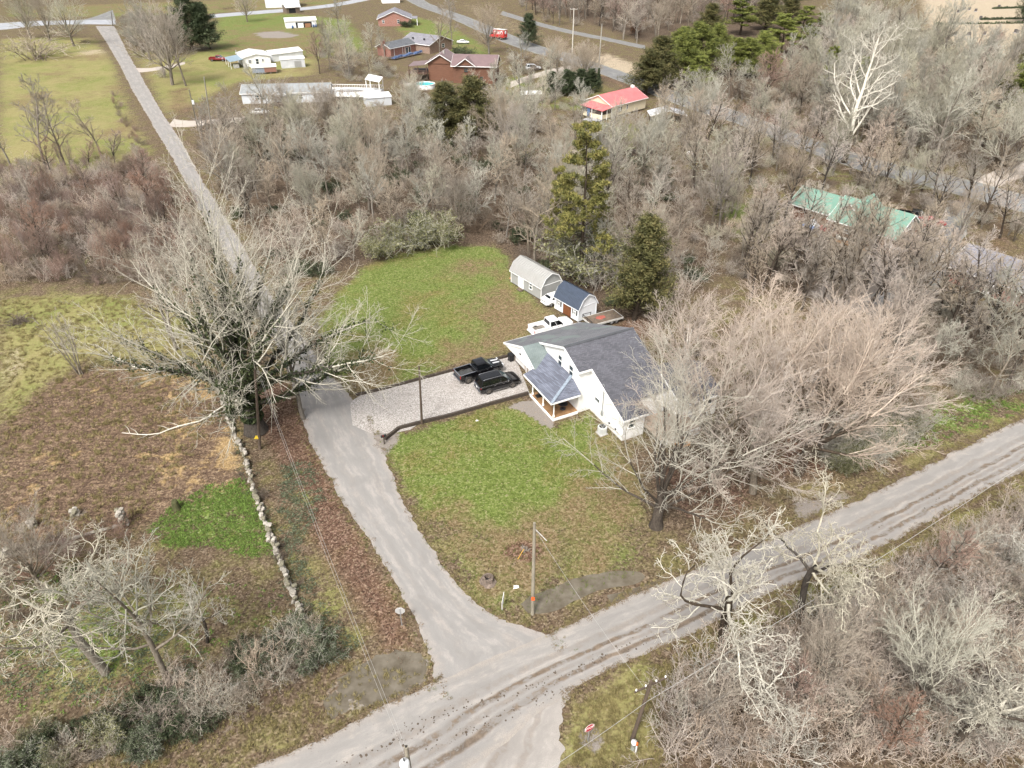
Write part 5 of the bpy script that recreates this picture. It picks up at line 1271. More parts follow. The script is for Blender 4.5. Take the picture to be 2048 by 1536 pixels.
for s in (-1, 1):
    b = MB()
    for k in range(3): b.box(-2.1, -0.5, min(s * 1.262, s * 1.272), max(s * 1.262, s * 1.272), 2.9 - 0.42 * k, 3.1 - 0.42 * k)
    b.build('lettering_bar', M_trim, box)
b = MB(); b.lathe([(0, -3.925), (0.6, -3.925), (0.6, -3.91)], 20, (0, 0, 2.6), 'x'); b.build('emblem', M_trim, box)
loft_body([(1.25, 0.6, 1.7, 1.05), (1.5, 0.55, 1.75, 1.08), (2.4, 0.55, 1.7, 1.08), (3.1, 0.6, 1.4, 1.0), (3.3, 0.65, 1.2, 0.9)], 'body', M_tred, t)
cabin(t, 1.25, 2.75, 1.0, 1.65, 1.3, 2.1, 0.85, 2.5, M_tred, rear=None, pillars=())
for x in (-2.3, 2.2):
    for y in (-1.0, 1.0): wheel(t, x, y, 0.48, M_rim, 0.3)
b = MB(); b.box(-3.9, 2.8, -0.8, 0.8, 0.5, 0.88); b.build('chassis', M_under, t)
b = MB(); b.box(-4.02, -3.9, -1.1, 1.1, 0.5, 0.62); b.build('bumper', M_black, t)
# flatbed trailer
p, q = at(1190, 645, 0.75), at(1232, 633, 0.75); t = thing('flatbed_trailer', 'flat wooden deck trailer with a red patch behind the house beside the white shed', 'trailer', Vector(((p.x + q.x) / 2, (p.y + q.y) / 2, 0)) + Vector((-0.3, 0.6, 0)), math.radians(27))
for k in range(9):
    b = MB(); y = -1.17 + 0.26 * k; b.box(-2.45, 2.45, y, y + 0.252, 0.72, 0.77); b.build('deck_board', M_wood, t)
b = MB(); b.box(-2.5, 2.5, -1.25, -1.18, 0.55, 0.80); b.box(-2.5, 2.5, 1.18, 1.25, 0.55, 0.80); b.box(-2.53, -2.46, -1.18, 1.18, 0.55, 0.8); b.box(2.46, 2.53, -1.18, 1.18, 0.55, 0.80); b.build('frame', plain('pale_trailer_frame', (0.48, 0.47, 0.44), 0.6, 0.3, 3), t)
b = MB(); b.box(-3.9, -2.54, -0.06, 0.06, 0.5, 0.6); b.build('drawbar', M_black, t)
b = MB()
for x in (-2.4, -1.2): b.box(x - 0.03, x + 0.03, 1.2, 1.26, 0.8, 1.25)
b.box(-2.5, -1.1, 1.2, 1.25, 1.2, 1.26); b.box(-2.52, -2.47, -1.2, 1.2, 1.2, 1.26)
for y in (-1.15, 0, 1.15): b.box(-2.52, -2.47, y - 0.03, y + 0.03, 0.8, 1.2)
b.build('stake_rail', M_black, t)
b = MB(); rr = np.random.default_rng(3); n = 14
b.slab([(-0.3 + 0.75 * (0.8 + 0.3 * rr.random()) * math.cos(2 * math.pi * k / n), 0.1 + 0.5 * (0.7 + 0.5 * rr.random()) * math.sin(2 * math.pi * k / n), 0.80) for k in range(n)], 0.026); b.build('red_tarp', plain('faded_red_tarp', (0.30, 0.085, 0.065), 0.7, 0.3), t)
for x in (0.7, 1.45):
    for y in (-1.12, 1.12): wheel(t, x, y, 0.36, M_rim, 0.2)
# small things by the log house
p = at(1690, 483); t = thing('utility_trailer', 'small pale utility trailer on the dirt in front of the log house', 'trailer', p, math.radians(-22))
b = MB(); b.box(-1.5, 1.5, -0.75, 0.75, 0.5, 0.58); b.box(-1.5, 1.5, -0.78, -0.72, 0.58, 0.85); b.box(-1.5, 1.5, 0.72, 0.78, 0.58, 0.85); b.box(-1.53, -1.47, -0.72, 0.72, 0.58, 0.85); b.build('bed', plain('weathered_pale_paint', (0.46, 0.46, 0.42), 0.7, 0.35, 4), t)
b = MB(); b.box(1.5, 2.5, -0.04, 0.04, 0.45, 0.52); b.build('drawbar', M_black, t)
for y in (-0.85, 0.85): wheel(t, -0.2, y, 0.3, M_rim, 0.18)
p = at(1622, 455); t = thing('tarpaulin_heap', 'blue and white tarpaulin heap on the dirt left of the log house', 'tarpaulin', p, 0.4)
b = MB(); rr = np.random.default_rng(5)
for nm, mt, ox, oz in (('blue_sheet', plain('blue_sheet', (0.04, 0.16, 0.40), 0.5, 0.2), -0.1, 0.9), ('white_sheet', plain('white_sheet', (0.62, 0.64, 0.66), 0.6, 0.15), 0.25, 1.5)):
    b = MB(); n = 7
    vs = [(ox + (i - 3) * 0.28, (j - 3) * 0.42, max(0.02, oz * math.exp(-((i - 3) ** 2 + (j - 3) ** 2) / 9) + 0.18 * (rr.random() - 0.5))) for i in range(n) for j in range(n)]
    b.add(vs, [(i * n + j, (i + 1) * n + j, (i + 1) * n + j + 1, i * n + j + 1) for i in range(n - 1) for j in range(n - 1)]); b.build(nm, mt, t)
p = at(1657, 462); t = thing('paddle_boat', 'red and white small plastic boat with a pale seat lying by the log house', 'boat', p, math.radians(-40))
loft_body([(-1.5, 0.1, 0.5, 0.5), (-1.2, 0.0, 0.6, 0.72), (0.4, 0.0, 0.6, 0.75), (1.2, 0.05, 0.6, 0.5), (1.6, 0.2, 0.55, 0.2)], 'hull', M_pred2, t)
b = MB(); b.box(-1.0, -0.3, -0.5, 0.5, 0.62, 0.95); b.box(0.2, 0.8, -0.45, 0.45, 0.62, 0.8); b.build('seat', plain('pale_plastic', (0.60, 0.60, 0.55)), t, 0.05)
p = at(1609, 500); t = thing('white_drum', 'round white drum at the foot of a dark trunk near the log house', 'drum', p)
b = MB(); b.lathe([(0, 0), (0.5, 0), (0.55, 0.5), (0.5, 1.0), (0, 1.05)], 14); b.build('drum_body', M_oldwhite, t)
p = at(1452, 350); t = thing('trampoline', 'grey round topped trampoline on dark legs on the lawn among bare trees', 'trampoline', p)
b = MB(); b.lathe([(0, 0.98), (1.9, 1.0), (2.1, 1.0), (2.1, 0.93), (0, 0.93)], 24); b.build('mat', plain('grey_mat', (0.27, 0.28, 0.30), 0.6, 0.2), t)
for k in range(6):
    a = k * math.pi / 3; b = MB(); b.tube([(2.0 * math.cos(a), 2.0 * math.sin(a), 0), (2.0 * math.cos(a), 2.0 * math.sin(a), 0.95)], 0.05, 6); b.build('leg', M_black, t)
p = at(1376, 312); t = thing('lawn_chair', 'white plastic garden chairs pushed together on the lawn by the wooden fence', 'chair', p)
for k in range(2):
    b = MB(); b.box(-0.3 + k * 0.9, 0.3 + k * 0.9, -0.3, 0.3, 0.4, 0.46); b.box(-0.3 + k * 0.9, 0.3 + k * 0.9, 0.25, 0.32, 0.46, 1.0)
    for sx in (-0.27, 0.27):
        for sy in (-0.27, 0.27): b.box(sx + k * 0.9 - 0.03, sx + k * 0.9 + 0.03, sy - 0.03, sy + 0.03, 0, 0.4)
    b.build('seat_shell', M_trim, t)
p, q = at(1300, 245), at(1372, 245); t = thing('tarp_shelter', 'silver grey tarpaulin shelter among trees right of the red roofed cottage', 'shelter', p, bearing(p, q))
L = (q - p).length; gable_roof(t, L, 5, 1.6, 1.2, 0.1, plain('silver_tarp', (0.42, 0.43, 0.46), 0.5, 0.3, 1.0), 'y')
b = MB()
for x in (0.1, L - 0.1):
    for y in (0.1, 4.9): b.tube([(x, y, 0), (x, y, 1.6)], 0.05, 6)
b.each('pole', M_steel, t)
p = at(1062, 200); t = thing('roof_scrap', 'flat pale grey lean-to roof low among bare trees left of the red roofed cottage', 'shed', p, math.radians(5))
b = MB(); b.slab([(-3, -1.5, 1.8), (3, -1.5, 1.8), (3, 1.5, 2.2), (-3, 1.5, 2.2)], 0.1); b.build('roof', M_oldwhite, t)
b = MB(); b.box(-2.9, 2.9, -1.3, 1.3, 0, 1.7); b.build('wall', M_wood, t)
# ------------------------------------------------------------------ trees
def bark_material(name, c, c2, lichen=None, var=0.25):
    m = NT(name); m.set(0.9, 0, 0.15)
    oi = m.n('ShaderNodeObjectInfo').outputs['Random']
    n = m.noise(1.1, 4, 0.7); n2 = m.noise(9, 3, 0.7, sc3=(1, 1, 0.3))
    col = m.ramp(m.math('ADD', m.math('MULTIPLY', n2, 0.6), m.math('MULTIPLY', n, 0.4)), [(0.35, c), (0.65, c2)])
    if lichen: col = m.mix(m.smooth(n, 0.45, 0.6), col, lichen)
    hs = m.n('ShaderNodeHueSaturation'); m.l(col, hs.inputs['Color'])
    m.l(m.math('ADD', m.math('MULTIPLY', oi, 2 * var), 1 - var), hs.inputs['Value'])
    m.l(m.math('ADD', m.math('MULTIPLY', m.math('FRACT', m.math('MULTIPLY', oi, 7.31)), 0.5), 0.75), hs.inputs['Saturation'])
    m.base(hs.outputs[0]); return m.m
K_dark = bark_material('dark_wet_bark', (0.028, 0.022, 0.017), (0.085, 0.068, 0.053))
K_grey = bark_material('grey_bark', (0.085, 0.070, 0.054), (0.25, 0.22, 0.18))
K_pale = bark_material('pale_bark', (0.42, 0.39, 0.335), (0.66, 0.63, 0.56), None, 0.12)
K_lich = bark_material('lichen_twigs', (0.28, 0.26, 0.21), (0.51, 0.48, 0.405), None, 0.12)
K_twig = bark_material('grey_tan_twigs', (0.225, 0.188, 0.148), (0.41, 0.36, 0.295))
K_sage = bark_material('sage_grey_twigs', (0.25, 0.238, 0.185), (0.45, 0.43, 0.35))
K_pink = bark_material('pinkish_twigs', (0.33, 0.27, 0.225), (0.53, 0.465, 0.40), None, 0.12)
K_red = bark_material('reddish_twigs', (0.185, 0.118, 0.092), (0.34, 0.25, 0.205))
K_brush = bark_material('brown_brush', (0.090, 0.066, 0.048), (0.215, 0.168, 0.128))
def leaf_material(name, cs, trans=0.0, var=0.2):
    m = NT(name); m.set(0.7, 0, 0.25)
    P = m.pos(); c = m.voro(2.2, P); s = m.n('ShaderNodeSeparateColor'); m.l(c, s.inputs[0])
    n = m.noise(0.55, 3, 0.6)
    f = m.math('ADD', m.math('MULTIPLY', s.outputs[0], 0.5), m.math('MULTIPLY', n, 0.5))
    col = m.ramp(f, [(0.25 + 0.5 * i / (len(cs) - 1), x) for i, x in enumerate(cs)])
    hs = m.n('ShaderNodeHueSaturation'); m.l(col, hs.inputs['Color'])
    oi = m.n('ShaderNodeObjectInfo').outputs['Random']
    m.l(m.math('ADD', m.math('MULTIPLY', oi, 2 * var), 1 - var), hs.inputs['Value'])
    m.base(hs.outputs[0]); return m.m
N_pine = leaf_material('olive_pine_needles', [(0.080, 0.084, 0.026), (0.165, 0.160, 0.044), (0.27, 0.235, 0.075)])
N_light = leaf_material('bright_pine_needles', [(0.075, 0.090, 0.022), (0.145, 0.165, 0.036), (0.22, 0.235, 0.060)])
N_cedar = leaf_material('olive_cedar_foliage', [(0.046, 0.048, 0.018), (0.098, 0.095, 0.034), (0.165, 0.142, 0.056)])
N_dark = leaf_material('dark_evergreen_foliage', [(0.020, 0.030, 0.014), (0.044, 0.060, 0.027), (0.085, 0.100, 0.052)])
N_ivy = leaf_material('ivy_leaves', [(0.014, 0.022, 0.008), (0.034, 0.048, 0.016), (0.070, 0.080, 0.032)])
N_privet = leaf_material('grey_green_leaves', [(0.030, 0.040, 0.020), (0.075, 0.090, 0.048), (0.17, 0.185, 0.125)])
N_vine = leaf_material('bright_ground_leaves', [(0.035, 0.065, 0.010), (0.080, 0.135, 0.020), (0.16, 0.22, 0.055)])
N_brownleaf = leaf_material('clinging_brown_leaves', [(0.06, 0.030, 0.018), (0.13, 0.065, 0.035), (0.22, 0.115, 0.06)])

def unit(a): return a / (np.linalg.norm(a, axis=-1, keepdims=True) + 1e-9)
def grow(rng, P0, D0, Ln, R0, K, wob, up, tip=0.25, curl=0.0):
    """grow N branches of K points from P0 along D0"""
    N = len(P0); P = np.zeros((N, K, 3)); P[:, 0] = P0; d = unit(D0); st = (Ln / (K - 1))[:, None]
    ax = unit(rng.normal(size=(N, 3)))
    for k in range(1, K):
        d = unit(d + wob * rng.normal(size=(N, 3)) + np.array([0, 0, up]) + curl * np.cross(ax, d))
        P[:, k] = P[:, k - 1] + d * st
    t = np.linspace(0, 1, K); R = R0[:, None] * (1 - (1 - tip) * t[None, :])
    return P, R
def spawn(rng, P, R, L, n, t0, t1, ang, sd, ratio, K, wob, up, shrink=0.5, rk=0.62, rmin=0.011, tip=0.35, curl=0.0, flat=0.0):
    """n children on every branch"""
    N, KP = P.shape[:2]
    t = (np.arange(n)[None, :] + rng.random((N, n))) / n * (t1 - t0) + t0
    f = t * (KP - 1); i = np.clip(f.astype(int), 0, KP - 2); w = (f - i)[..., None]
    r = np.arange(N)[:, None]
    pos = P[r, i] * (1 - w) + P[r, i + 1] * w
    tan = unit(P[r, i + 1] - P[r, i]); rad = R[r, i] * (1 - w[..., 0]) + R[r, i + 1] * w[..., 0]
    ref = np.where(np.abs(tan[..., 2:3]) > 0.9, np.array([1.0, 0, 0]), np.array([0, 0, 1.0]))
    x = unit(np.cross(tan, ref)); y = np.cross(tan, x)
    az = (np.arange(n)[None, :] * 2.39996 + rng.random((N, 1)) * 6.28) + rng.normal(0, 0.4, (N, n))
    a = np.radians(ang + sd * rng.normal(size=(N, n)))
    pr = x * np.cos(az)[..., None] + y * np.sin(az)[..., None]
    D = tan * np.cos(a)[..., None] + pr * np.sin(a)[..., None]
    if flat: D[..., 2] *= (1 - flat)
    ln = L[:, None] * ratio * (1 - shrink * (t - t0) / max(t1 - t0, 1e-6)) * rng.uniform(0.65, 1.2, (N, n))
    r0 = np.maximum(rad * rk, rmin)
    M = N * n
    Pc, Rc = grow(rng, pos.reshape(M, 3), D.reshape(M, 3), ln.reshape(M), r0.reshape(M), K, wob, up, tip, curl)
    return Pc, np.maximum(Rc, rmin * 0.8), ln.reshape(M)
def tubes(P, R, S):
    N, K = P.shape[:2]
    T = np.empty_like(P); T[:, 1:-1] = P[:, 2:] - P[:, :-2]; T[:, 0] = P[:, 1] - P[:, 0]; T[:, -1] = P[:, -1] - P[:, -2]; T = unit(T)
    ref = np.where(np.abs(T[:, :1, 2:3]) > 0.85, np.array([1.0, 0, 0]), np.array([0, 0, 1.0])) * np.ones((1, K, 1))
    X = unit(np.cross(T, ref)); Y = np.cross(T, X)
    th = np.arange(S) * 2 * np.pi / S
    V = P[:, :, None] + R[:, :, None, None] * (X[:, :, None] * np.cos(th)[None, None, :, None] + Y[:, :, None] * np.sin(th)[None, None, :, None])
    idx = np.arange(N * K * S).reshape(N, K, S)
    a = idx[:, :-1]; b = idx[:, 1:]
    F = np.stack([a, np.roll(a, -1, 2), np.roll(b, -1, 2), b], -1).reshape(-1, 4)
    return V.reshape(-1, 3), F
def join(parts):
    V, F, o = [], [], 0
    for v, f in parts: V.append(v); F.append(f + o); o += len(v)
    return np.concatenate(V), np.concatenate(F)
def leaves(rng, C, size, sd=0.3, flat=0.0, asp=0.55):
    """small leaf quads at centres C"""
    n = len(C); a = unit(rng.normal(size=(n, 3))); b = unit(np.cross(a, rng.normal(size=(n, 3))))
    if flat: a[:, 2] *= 1 - flat; b[:, 2] *= 1 - flat
    s = (size * rng.uniform(1 - sd, 1 + sd, n))[:, None]
    V = np.stack([C - a * s, C - b * s * asp, C + a * s, C + b * s * asp], 1).reshape(-1, 3)
    return V, np.arange(4 * n).reshape(n, 4)
def bare(seed, H, r0, kind):
    """returns (trunk V,F), (crown V,F) of a leafless tree of height about H"""
    g = np.random.default_rng(seed); z = np.zeros
    if kind == 'forest':
        r0 *= 1.15
        P, R = grow(g, z((1, 3)), np.array([[g.normal(0, .06), g.normal(0, .06), 1]]), np.array([H * 0.95]), np.array([r0]), 12, 0.07, 0.05, 0.12)
        L1 = spawn(g, P, R, np.array([H]), 17, 0.26, 0.99, 46, 10, 0.42, 7, 0.16, 0.10, 0.55, 0.62, 0.03)
        L2 = spawn(g, L1[0], L1[1], L1[2], 7, 0.2, 0.98, 40, 10, 0.46, 5, 0.18, 0.07, 0.4, 0.66, 0.022)
        L3 = spawn(g, L2[0], L2[1], L2[2], 6, 0.15, 0.98, 38, 10, 0.50, 4, 0.18, 0.05, 0.4, 0.66, 0.014)
        L4 = spawn(g, L3[0], L3[1], L3[2], 3, 0.2, 1.0, 34, 10, 0.55, 3, 0.15, 0.03, 0.3)
        k = 6 if seed < 14 else 17
        return join([tubes(P, R, 7), tubes(L1[0][:k], L1[1][:k], 5)]), join(([tubes(L1[0][k:], L1[1][k:], 5)] if k < 17 else []) + [tubes(L2[0], L2[1], 4), tubes(L3[0], L3[1], 3), tubes(L4[0], L4[1], 3)])
    if kind == 'maple':
        P, R = grow(g, z((1, 3)), np.array([[g.normal(0, .08), g.normal(0, .08), 1]]), np.array([H * 0.30]), np.array([r0]), 6, 0.06, 0.05, 0.7)
        n = 16; t = np.linspace(0.5, 1.0, n) * 4.99; i = t.astype(int); w = (t - i)[:, None]
        pos = P[0][i] * (1 - w) + P[0][i + 1] * w
        el = np.radians(np.linspace(74, 5, n) + g.normal(0, 5, n)); az = np.arange(n) * 2.39996 + g.normal(0, .25, n)
        D = np.stack([np.sin(el) * np.cos(az), np.sin(el) * np.sin(az), np.cos(el)], 1); sc = np.array([0.50, 0.50, 0.42]) * H; o_ = (pos - [0, 0, 0.56 * H]) / sc; d_ = unit(D) / sc
        qa = (d_ * d_).sum(1); qb = (o_ * d_).sum(1); qc = (o_ * o_).sum(1) - 1
        ln = (-qb + np.sqrt(np.maximum(qb * qb - qa * qc, 0.01))) / qa * g.uniform(0.74, 0.88, n)
        Pa, Ra = grow(g, pos, D, ln, np.full(n, r0 * 0.36), 9, 0.07, 0.05, 0.10); L1 = (Pa, np.maximum(Ra, 0.022), ln)
        L2 = spawn(g, *L1, 9, 0.25, 1.0, 36, 7, 0.40, 6, 0.08, 0.045, 0.25, 0.5, 0.017)
        L3 = spawn(g, *L2, 8, 0.15, 0.98, 32, 8, 0.45, 4, 0.09, 0.045, 0.4, 0.55, 0.012)
        L4 = spawn(g, *L3, 5, 0.1, 1.0, 30, 9, 0.55, 3, 0.09, 0.03, 0.3, 0.7, 0.0095)
        return join([tubes(P, R, 9), tubes(Pa[:, :5], Ra[:, :5], 6)]), join([tubes(Pa[:, 4:], L1[1][:, 4:], 5), tubes(L2[0], L2[1], 4), tubes(L3[0], L3[1], 3), tubes(L4[0], L4[1], 3)])
    if kind == 'crooked':
        P, R = grow(g, z((1, 3)), np.array([[0.1, 0.0, 1]]), np.array([H * 0.42]), np.array([r0]), 8, 0.10, 0.04, 0.7)
        L1 = spawn(g, P, R, np.array([H * 0.42]), 6, 0.80, 1.0, 54, 14, 1.0, 10, 0.24, 0.05, 0.0, 0.55, 0.03, 0.2)
        L2 = spawn(g, L1[0], L1[1], L1[2], 9, 0.2, 1.0, 50, 12, 0.52, 8, 0.30, 0.03, 0.3, 0.5, 0.022, 0.2)
        L3 = spawn(g, L2[0], L2[1], L2[2], 7, 0.15, 1.0, 52, 14, 0.44, 6, 0.34, 0.0, 0.35, 0.55, 0.016)
        L4 = spawn(g, L3[0], L3[1], L3[2], 5, 0.15, 1.0, 50, 14, 0.46, 4, 0.35, -0.02, 0.3, 0.6, 0.011)
        return join([tubes(P, R, 9), tubes(L1[0][:2], L1[1][:2], 7)]), join([tubes(L1[0][2:], L1[1][2:], 6), tubes(L2[0], L2[1], 4), tubes(L3[0], L3[1], 3), tubes(L4[0], L4[1], 3)])
    if kind == 'sycamore':
        P, R = grow(g, z((1, 3)), np.array([[0.0, 0.05, 1]]), np.array([H]), np.array([r0]), 12, 0.05, 0.04, 0.15)
        L1 = spawn(g, P, R, np.array([H]), 20, 0.14, 0.97, 54, 9, 0.56, 10, 0.12, 0.06, 0.55, 0.5, 0.06)
        L2 = spawn(g, L1[0], L1[1], L1[2], 7, 0.25, 1.0, 42, 10, 0.42, 6, 0.2, 0.05, 0.35, 0.6, 0.03)
        L3 = spawn(g, L2[0], L2[1], L2[2], 5, 0.2, 1.0, 42, 10, 0.45, 4, 0.2, 0.03, 0.35, 0.6, 0.022)
        L4 = spawn(g, L3[0], L3[1], L3[2], 3, 0.2, 1.0, 40, 10, 0.5, 3, 0.2, 0.0, 0.35, 0.6, 0.018)
        return tubes(P[:, :4], R[:, :4], 9), join([tubes(P[:, 3:], R[:, 3:], 8), tubes(L1[0], L1[1], 5), tubes(L2[0], L2[1], 4), tubes(L3[0], L3[1], 3), tubes(L4[0], L4[1], 3)])
    if kind == 'sapling':
        n = 6
        P, R = grow(g, g.normal(0, 0.15, (n, 3)) * [1, 1, 0], np.concatenate([g.normal(0, .13, (n, 2)), np.ones((n, 1))], 1), H * g.uniform(0.7, 1, n), np.full(n, r0), 9, 0.05, 0.06, 0.2)
        L1 = spawn(g, P, R, np.full(n, H), 12, 0.3, 0.98, 30, 8, 0.24, 5, 0.08, 0.08, 0.5, 0.5)
        L2 = spawn(g, L1[0], L1[1], L1[2], 6, 0.2, 1.0, 32, 8, 0.4, 3, 0.1, 0.05, 0.4)
        return tubes(P, R, 6), join([tubes(L1[0], L1[1], 4), tubes(L2[0], L2[1], 3)])
    if kind == 'wand':
        n = 13
        D = np.concatenate([g.normal(0, .38, (n, 2)), np.ones((n, 1))], 1)
        P, R = grow(g, g.normal(0, 0.5, (n, 3)) * [1, 1, 0], D, H * g.uniform(0.55, 1.1, n), np.full(n, r0), 8, 0.13, 0.0, 0.35, 0.07)
        L1 = spawn(g, P, R, np.full(n, H), 6, 0.3, 0.98, 44, 12, 0.34, 5, 0.2, 0.03, 0.4, 0.65, 0.016)
        L2 = spawn(g, L1[0], L1[1], L1[2], 4, 0.2, 1.0, 42, 12, 0.5, 3, 0.2, 0.0, 0.3, 0.75, 0.012)
        return tubes(P, R, 5), join([tubes(L1[0], L1[1], 3), tubes(L2[0], L2[1], 3)])
    if kind == 'shrub':
        n = 16
        D = np.concatenate([g.normal(0, .55, (n, 2)), np.ones((n, 1))], 1)
        P, R = grow(g, g.normal(0, 0.35, (n, 3)) * [1, 1, 0], D, H * g.uniform(0.6, 1.1, n), np.full(n, r0), 6, 0.18, 0.0, 0.3, 0.06)
        L1 = spawn(g, P, R, np.full(n, H), 8, 0.2, 0.98, 42, 12, 0.42, 4, 0.25, 0.0, 0.4, 0.6, 0.012)
        L2 = spawn(g, L1[0], L1[1], L1[2], 5, 0.15, 1.0, 42, 12, 0.5, 3, 0.25, 0.0, 0.3, 0.7, 0.010)
        return tubes(P, R, 4), join([tubes(L1[0], L1[1], 3), tubes(L2[0], L2[1], 3)])
def conifer(seed, H, r0, kind):
    g = np.random.default_rng(seed)
    P, R = grow(g, np.zeros((1, 3)), np.array([[g.normal(0, .03), g.normal(0, .03), 1]]), np.array([H]), np.array([r0]), 12, 0.03, 0.05, 0.1)
    if kind == 'pine':
        L1 = spawn(g, P, R, np.array([H]), 40, 0.22, 0.99, 78, 8, 0.27, 6, 0.10, 0.09, 0.76, 0.35, 0.03)
        L2 = spawn(g, L1[0], L1[1], L1[2], 8, 0.42, 1.0, 48, 10, 0.36, 4, 0.1, 0.08, 0.4, 0.5, 0.02, flat=0.6)
        C = np.repeat(L2[0][:, 1:].reshape(-1, 3), 24, 0); C = C + g.normal(0, 0.19, C.shape) * [1, 1, 0.6]; sz = 0.15
    elif kind == 'cedar':
        L1 = spawn(g, P, R, np.array([H]), 95, 0.05, 0.99, 55, 8, 0.34, 5, 0.08, 0.09, 0.80, 0.3, 0.02)
        L2 = spawn(g, L1[0], L1[1], L1[2], 6, 0.25, 1.0, 40, 10, 0.35, 3, 0.1, 0.05, 0.4, 0.5, 0.015)
        C = np.repeat(L2[0].reshape(-1, 3), 14, 0); C = C + g.normal(0, 0.19, C.shape); sz = 0.125
    else:   # dense column
        L1 = spawn(g, P, R, np.array([H]), 110, 0.02, 0.98, 38, 6, 0.30, 5, 0.05, 0.12, 0.78, 0.3, 0.02)
        L2 = spawn(g, L1[0], L1[1], L1[2], 5, 0.3, 1.0, 32, 8, 0.32, 3, 0.06, 0.1, 0.4, 0.5, 0.015)
        C = np.repeat(L2[0].reshape(-1, 3), 9, 0); C = C + g.normal(0, 0.14, C.shape); sz = 0.15
    return join([tubes(P, R, 7), tubes(L1[0], L1[1], 3)]), leaves(g, C, sz, asp=0.30)
def tree_mesh(name, part, mats): return mesh_np(name, part[0], part[1], mats, None, True)
PROTO = {}
def proto(key, maker, kt, kc, tn='trunk', cn='crown'):
    a, b = maker
    PROTO[key] = (tree_mesh(key + '_' + tn, a, [kt]), tree_mesh(key + '_' + cn, b, [kc]), tn, cn, max(a[0][:, 2].max(), b[0][:, 2].max()))
for i in range(4): proto(f'forest{i}', bare(10 + i, 12, 0.17, 'forest'), K_grey, (K_twig, K_sage, K_twig, K_sage)[i])
for i in range(3): proto(f'darkforest{i}', bare(15 + i, 12.5, 0.20, 'forest'), K_dark, (K_twig, K_pink, K_twig)[i])
for i in range(2): proto(f'redtree{i}', bare(20 + i, 9, 0.13, 'forest'), K_dark, K_red)
for i in range(3): proto(f'maple{i}', bare(31 + i, 14, 0.34, 'maple'), (K_dark, K_grey, K_grey)[i], K_pink)
for i in range(2): proto(f'greymaple{i}', bare(41 + i, 13, 0.28, 'maple'), K_grey, (K_sage, K_twig)[i])
for i in range(3): proto(f'crooked{i}', bare(50 + i, 9.5, 0.20, 'crooked'), (K_dark, K_dark, K_grey)[i], K_lich)
proto('sycamore', bare(60, 27, 0.75, 'sycamore'), K_dark, K_pale)
for i in range(2): proto(f'sapling{i}', bare(70 + i, 6, 0.05, 'sapling'), K_grey, (K_twig, K_red)[i])
for i in range(4): proto(f'shrub{i}', bare(80 + i, 2.6, 0.028, 'shrub'), (K_brush, K_brush, K_twig, K_red)[i], (K_brush, K_twig, K_sage, K_red)[i], 'stem', 'twigs')
K_wand = bark_material('tan_wands', (0.24, 0.19, 0.15), (0.50, 0.425, 0.35), None, 0.2)
for i in range(3): proto(f'wand{i}', bare(85 + i, 3.6, 0.034, 'wand'), K_wand, (K_wand, K_pink, K_lich)[i], 'stem', 'twigs')
proto('pine', conifer(90, 17, 0.26, 'pine'), K_dark, N_pine, cn='foliage')
proto('lightpine', conifer(91, 14, 0.22, 'pine'), K_dark, N_light, cn='foliage')
proto('cedar', conifer(92, 11, 0.2, 'cedar'), K_dark, N_cedar, cn='foliage')
proto('bushpine', conifer(95, 13, 0.22, 'cedar'), K_dark, N_light, cn='foliage')
proto('cedar1', conifer(93, 11, 0.2, 'cedar'), K_dark, N_dark, cn='foliage')
proto('column', conifer(94, 12, 0.2, 'column'), K_dark, N_dark, cn='foliage')
def leafy(seed, H, mat, n=4200, sz=0.075):
    g = np.random.default_rng(seed); a, b = bare(seed, H, 0.03, 'shrub')
    C = b[0][g.integers(0, len(b[0]), n)] + g.normal(0, 0.12, (n, 3)); C[:, 2] = np.abs(C[:, 2])
    return join([a, b]), leaves(g, C, sz)
proto('privet0', leafy(101, 2.6, N_privet), K_sage, N_privet, 'stem', 'foliage')
N_honey = leaf_material('yellow_green_leaves', [(0.060, 0.064, 0.024), (0.130, 0.130, 0.055), (0.25, 0.24, 0.13)])
proto('honeysuckle', leafy(104, 2.8, N_honey, 4200, 0.06), K_sage, N_honey, 'stem', 'foliage')
proto('privet1', leafy(102, 2.2, N_dark), K_brush, N_dark, 'stem', 'foliage')
proto('brownshrub', leafy(103, 3.2, N_brownleaf, 2600, 0.10), K_brush, N_brownleaf, 'stem', 'foliage')
TREES = []
def plant(key, name, label, cat, p, h, rz=None, group=None, lean=(0, 0), spread=1.0):
    tm, cm, tn, cn, H0 = PROTO[key]
    t = thing(name, label, cat, (p[0], p[1], 0), random.uniform(0, 6.28) if rz is None else rz, group)
    s = h / H0; t.scale = (s * spread, s * spread, s)
    t.rotation_euler = (lean[0], lean[1], t.rotation_euler.z)
    link(tn, tm, t); link(cn, cm, t)
    TREES.append((p[0], p[1])); return t
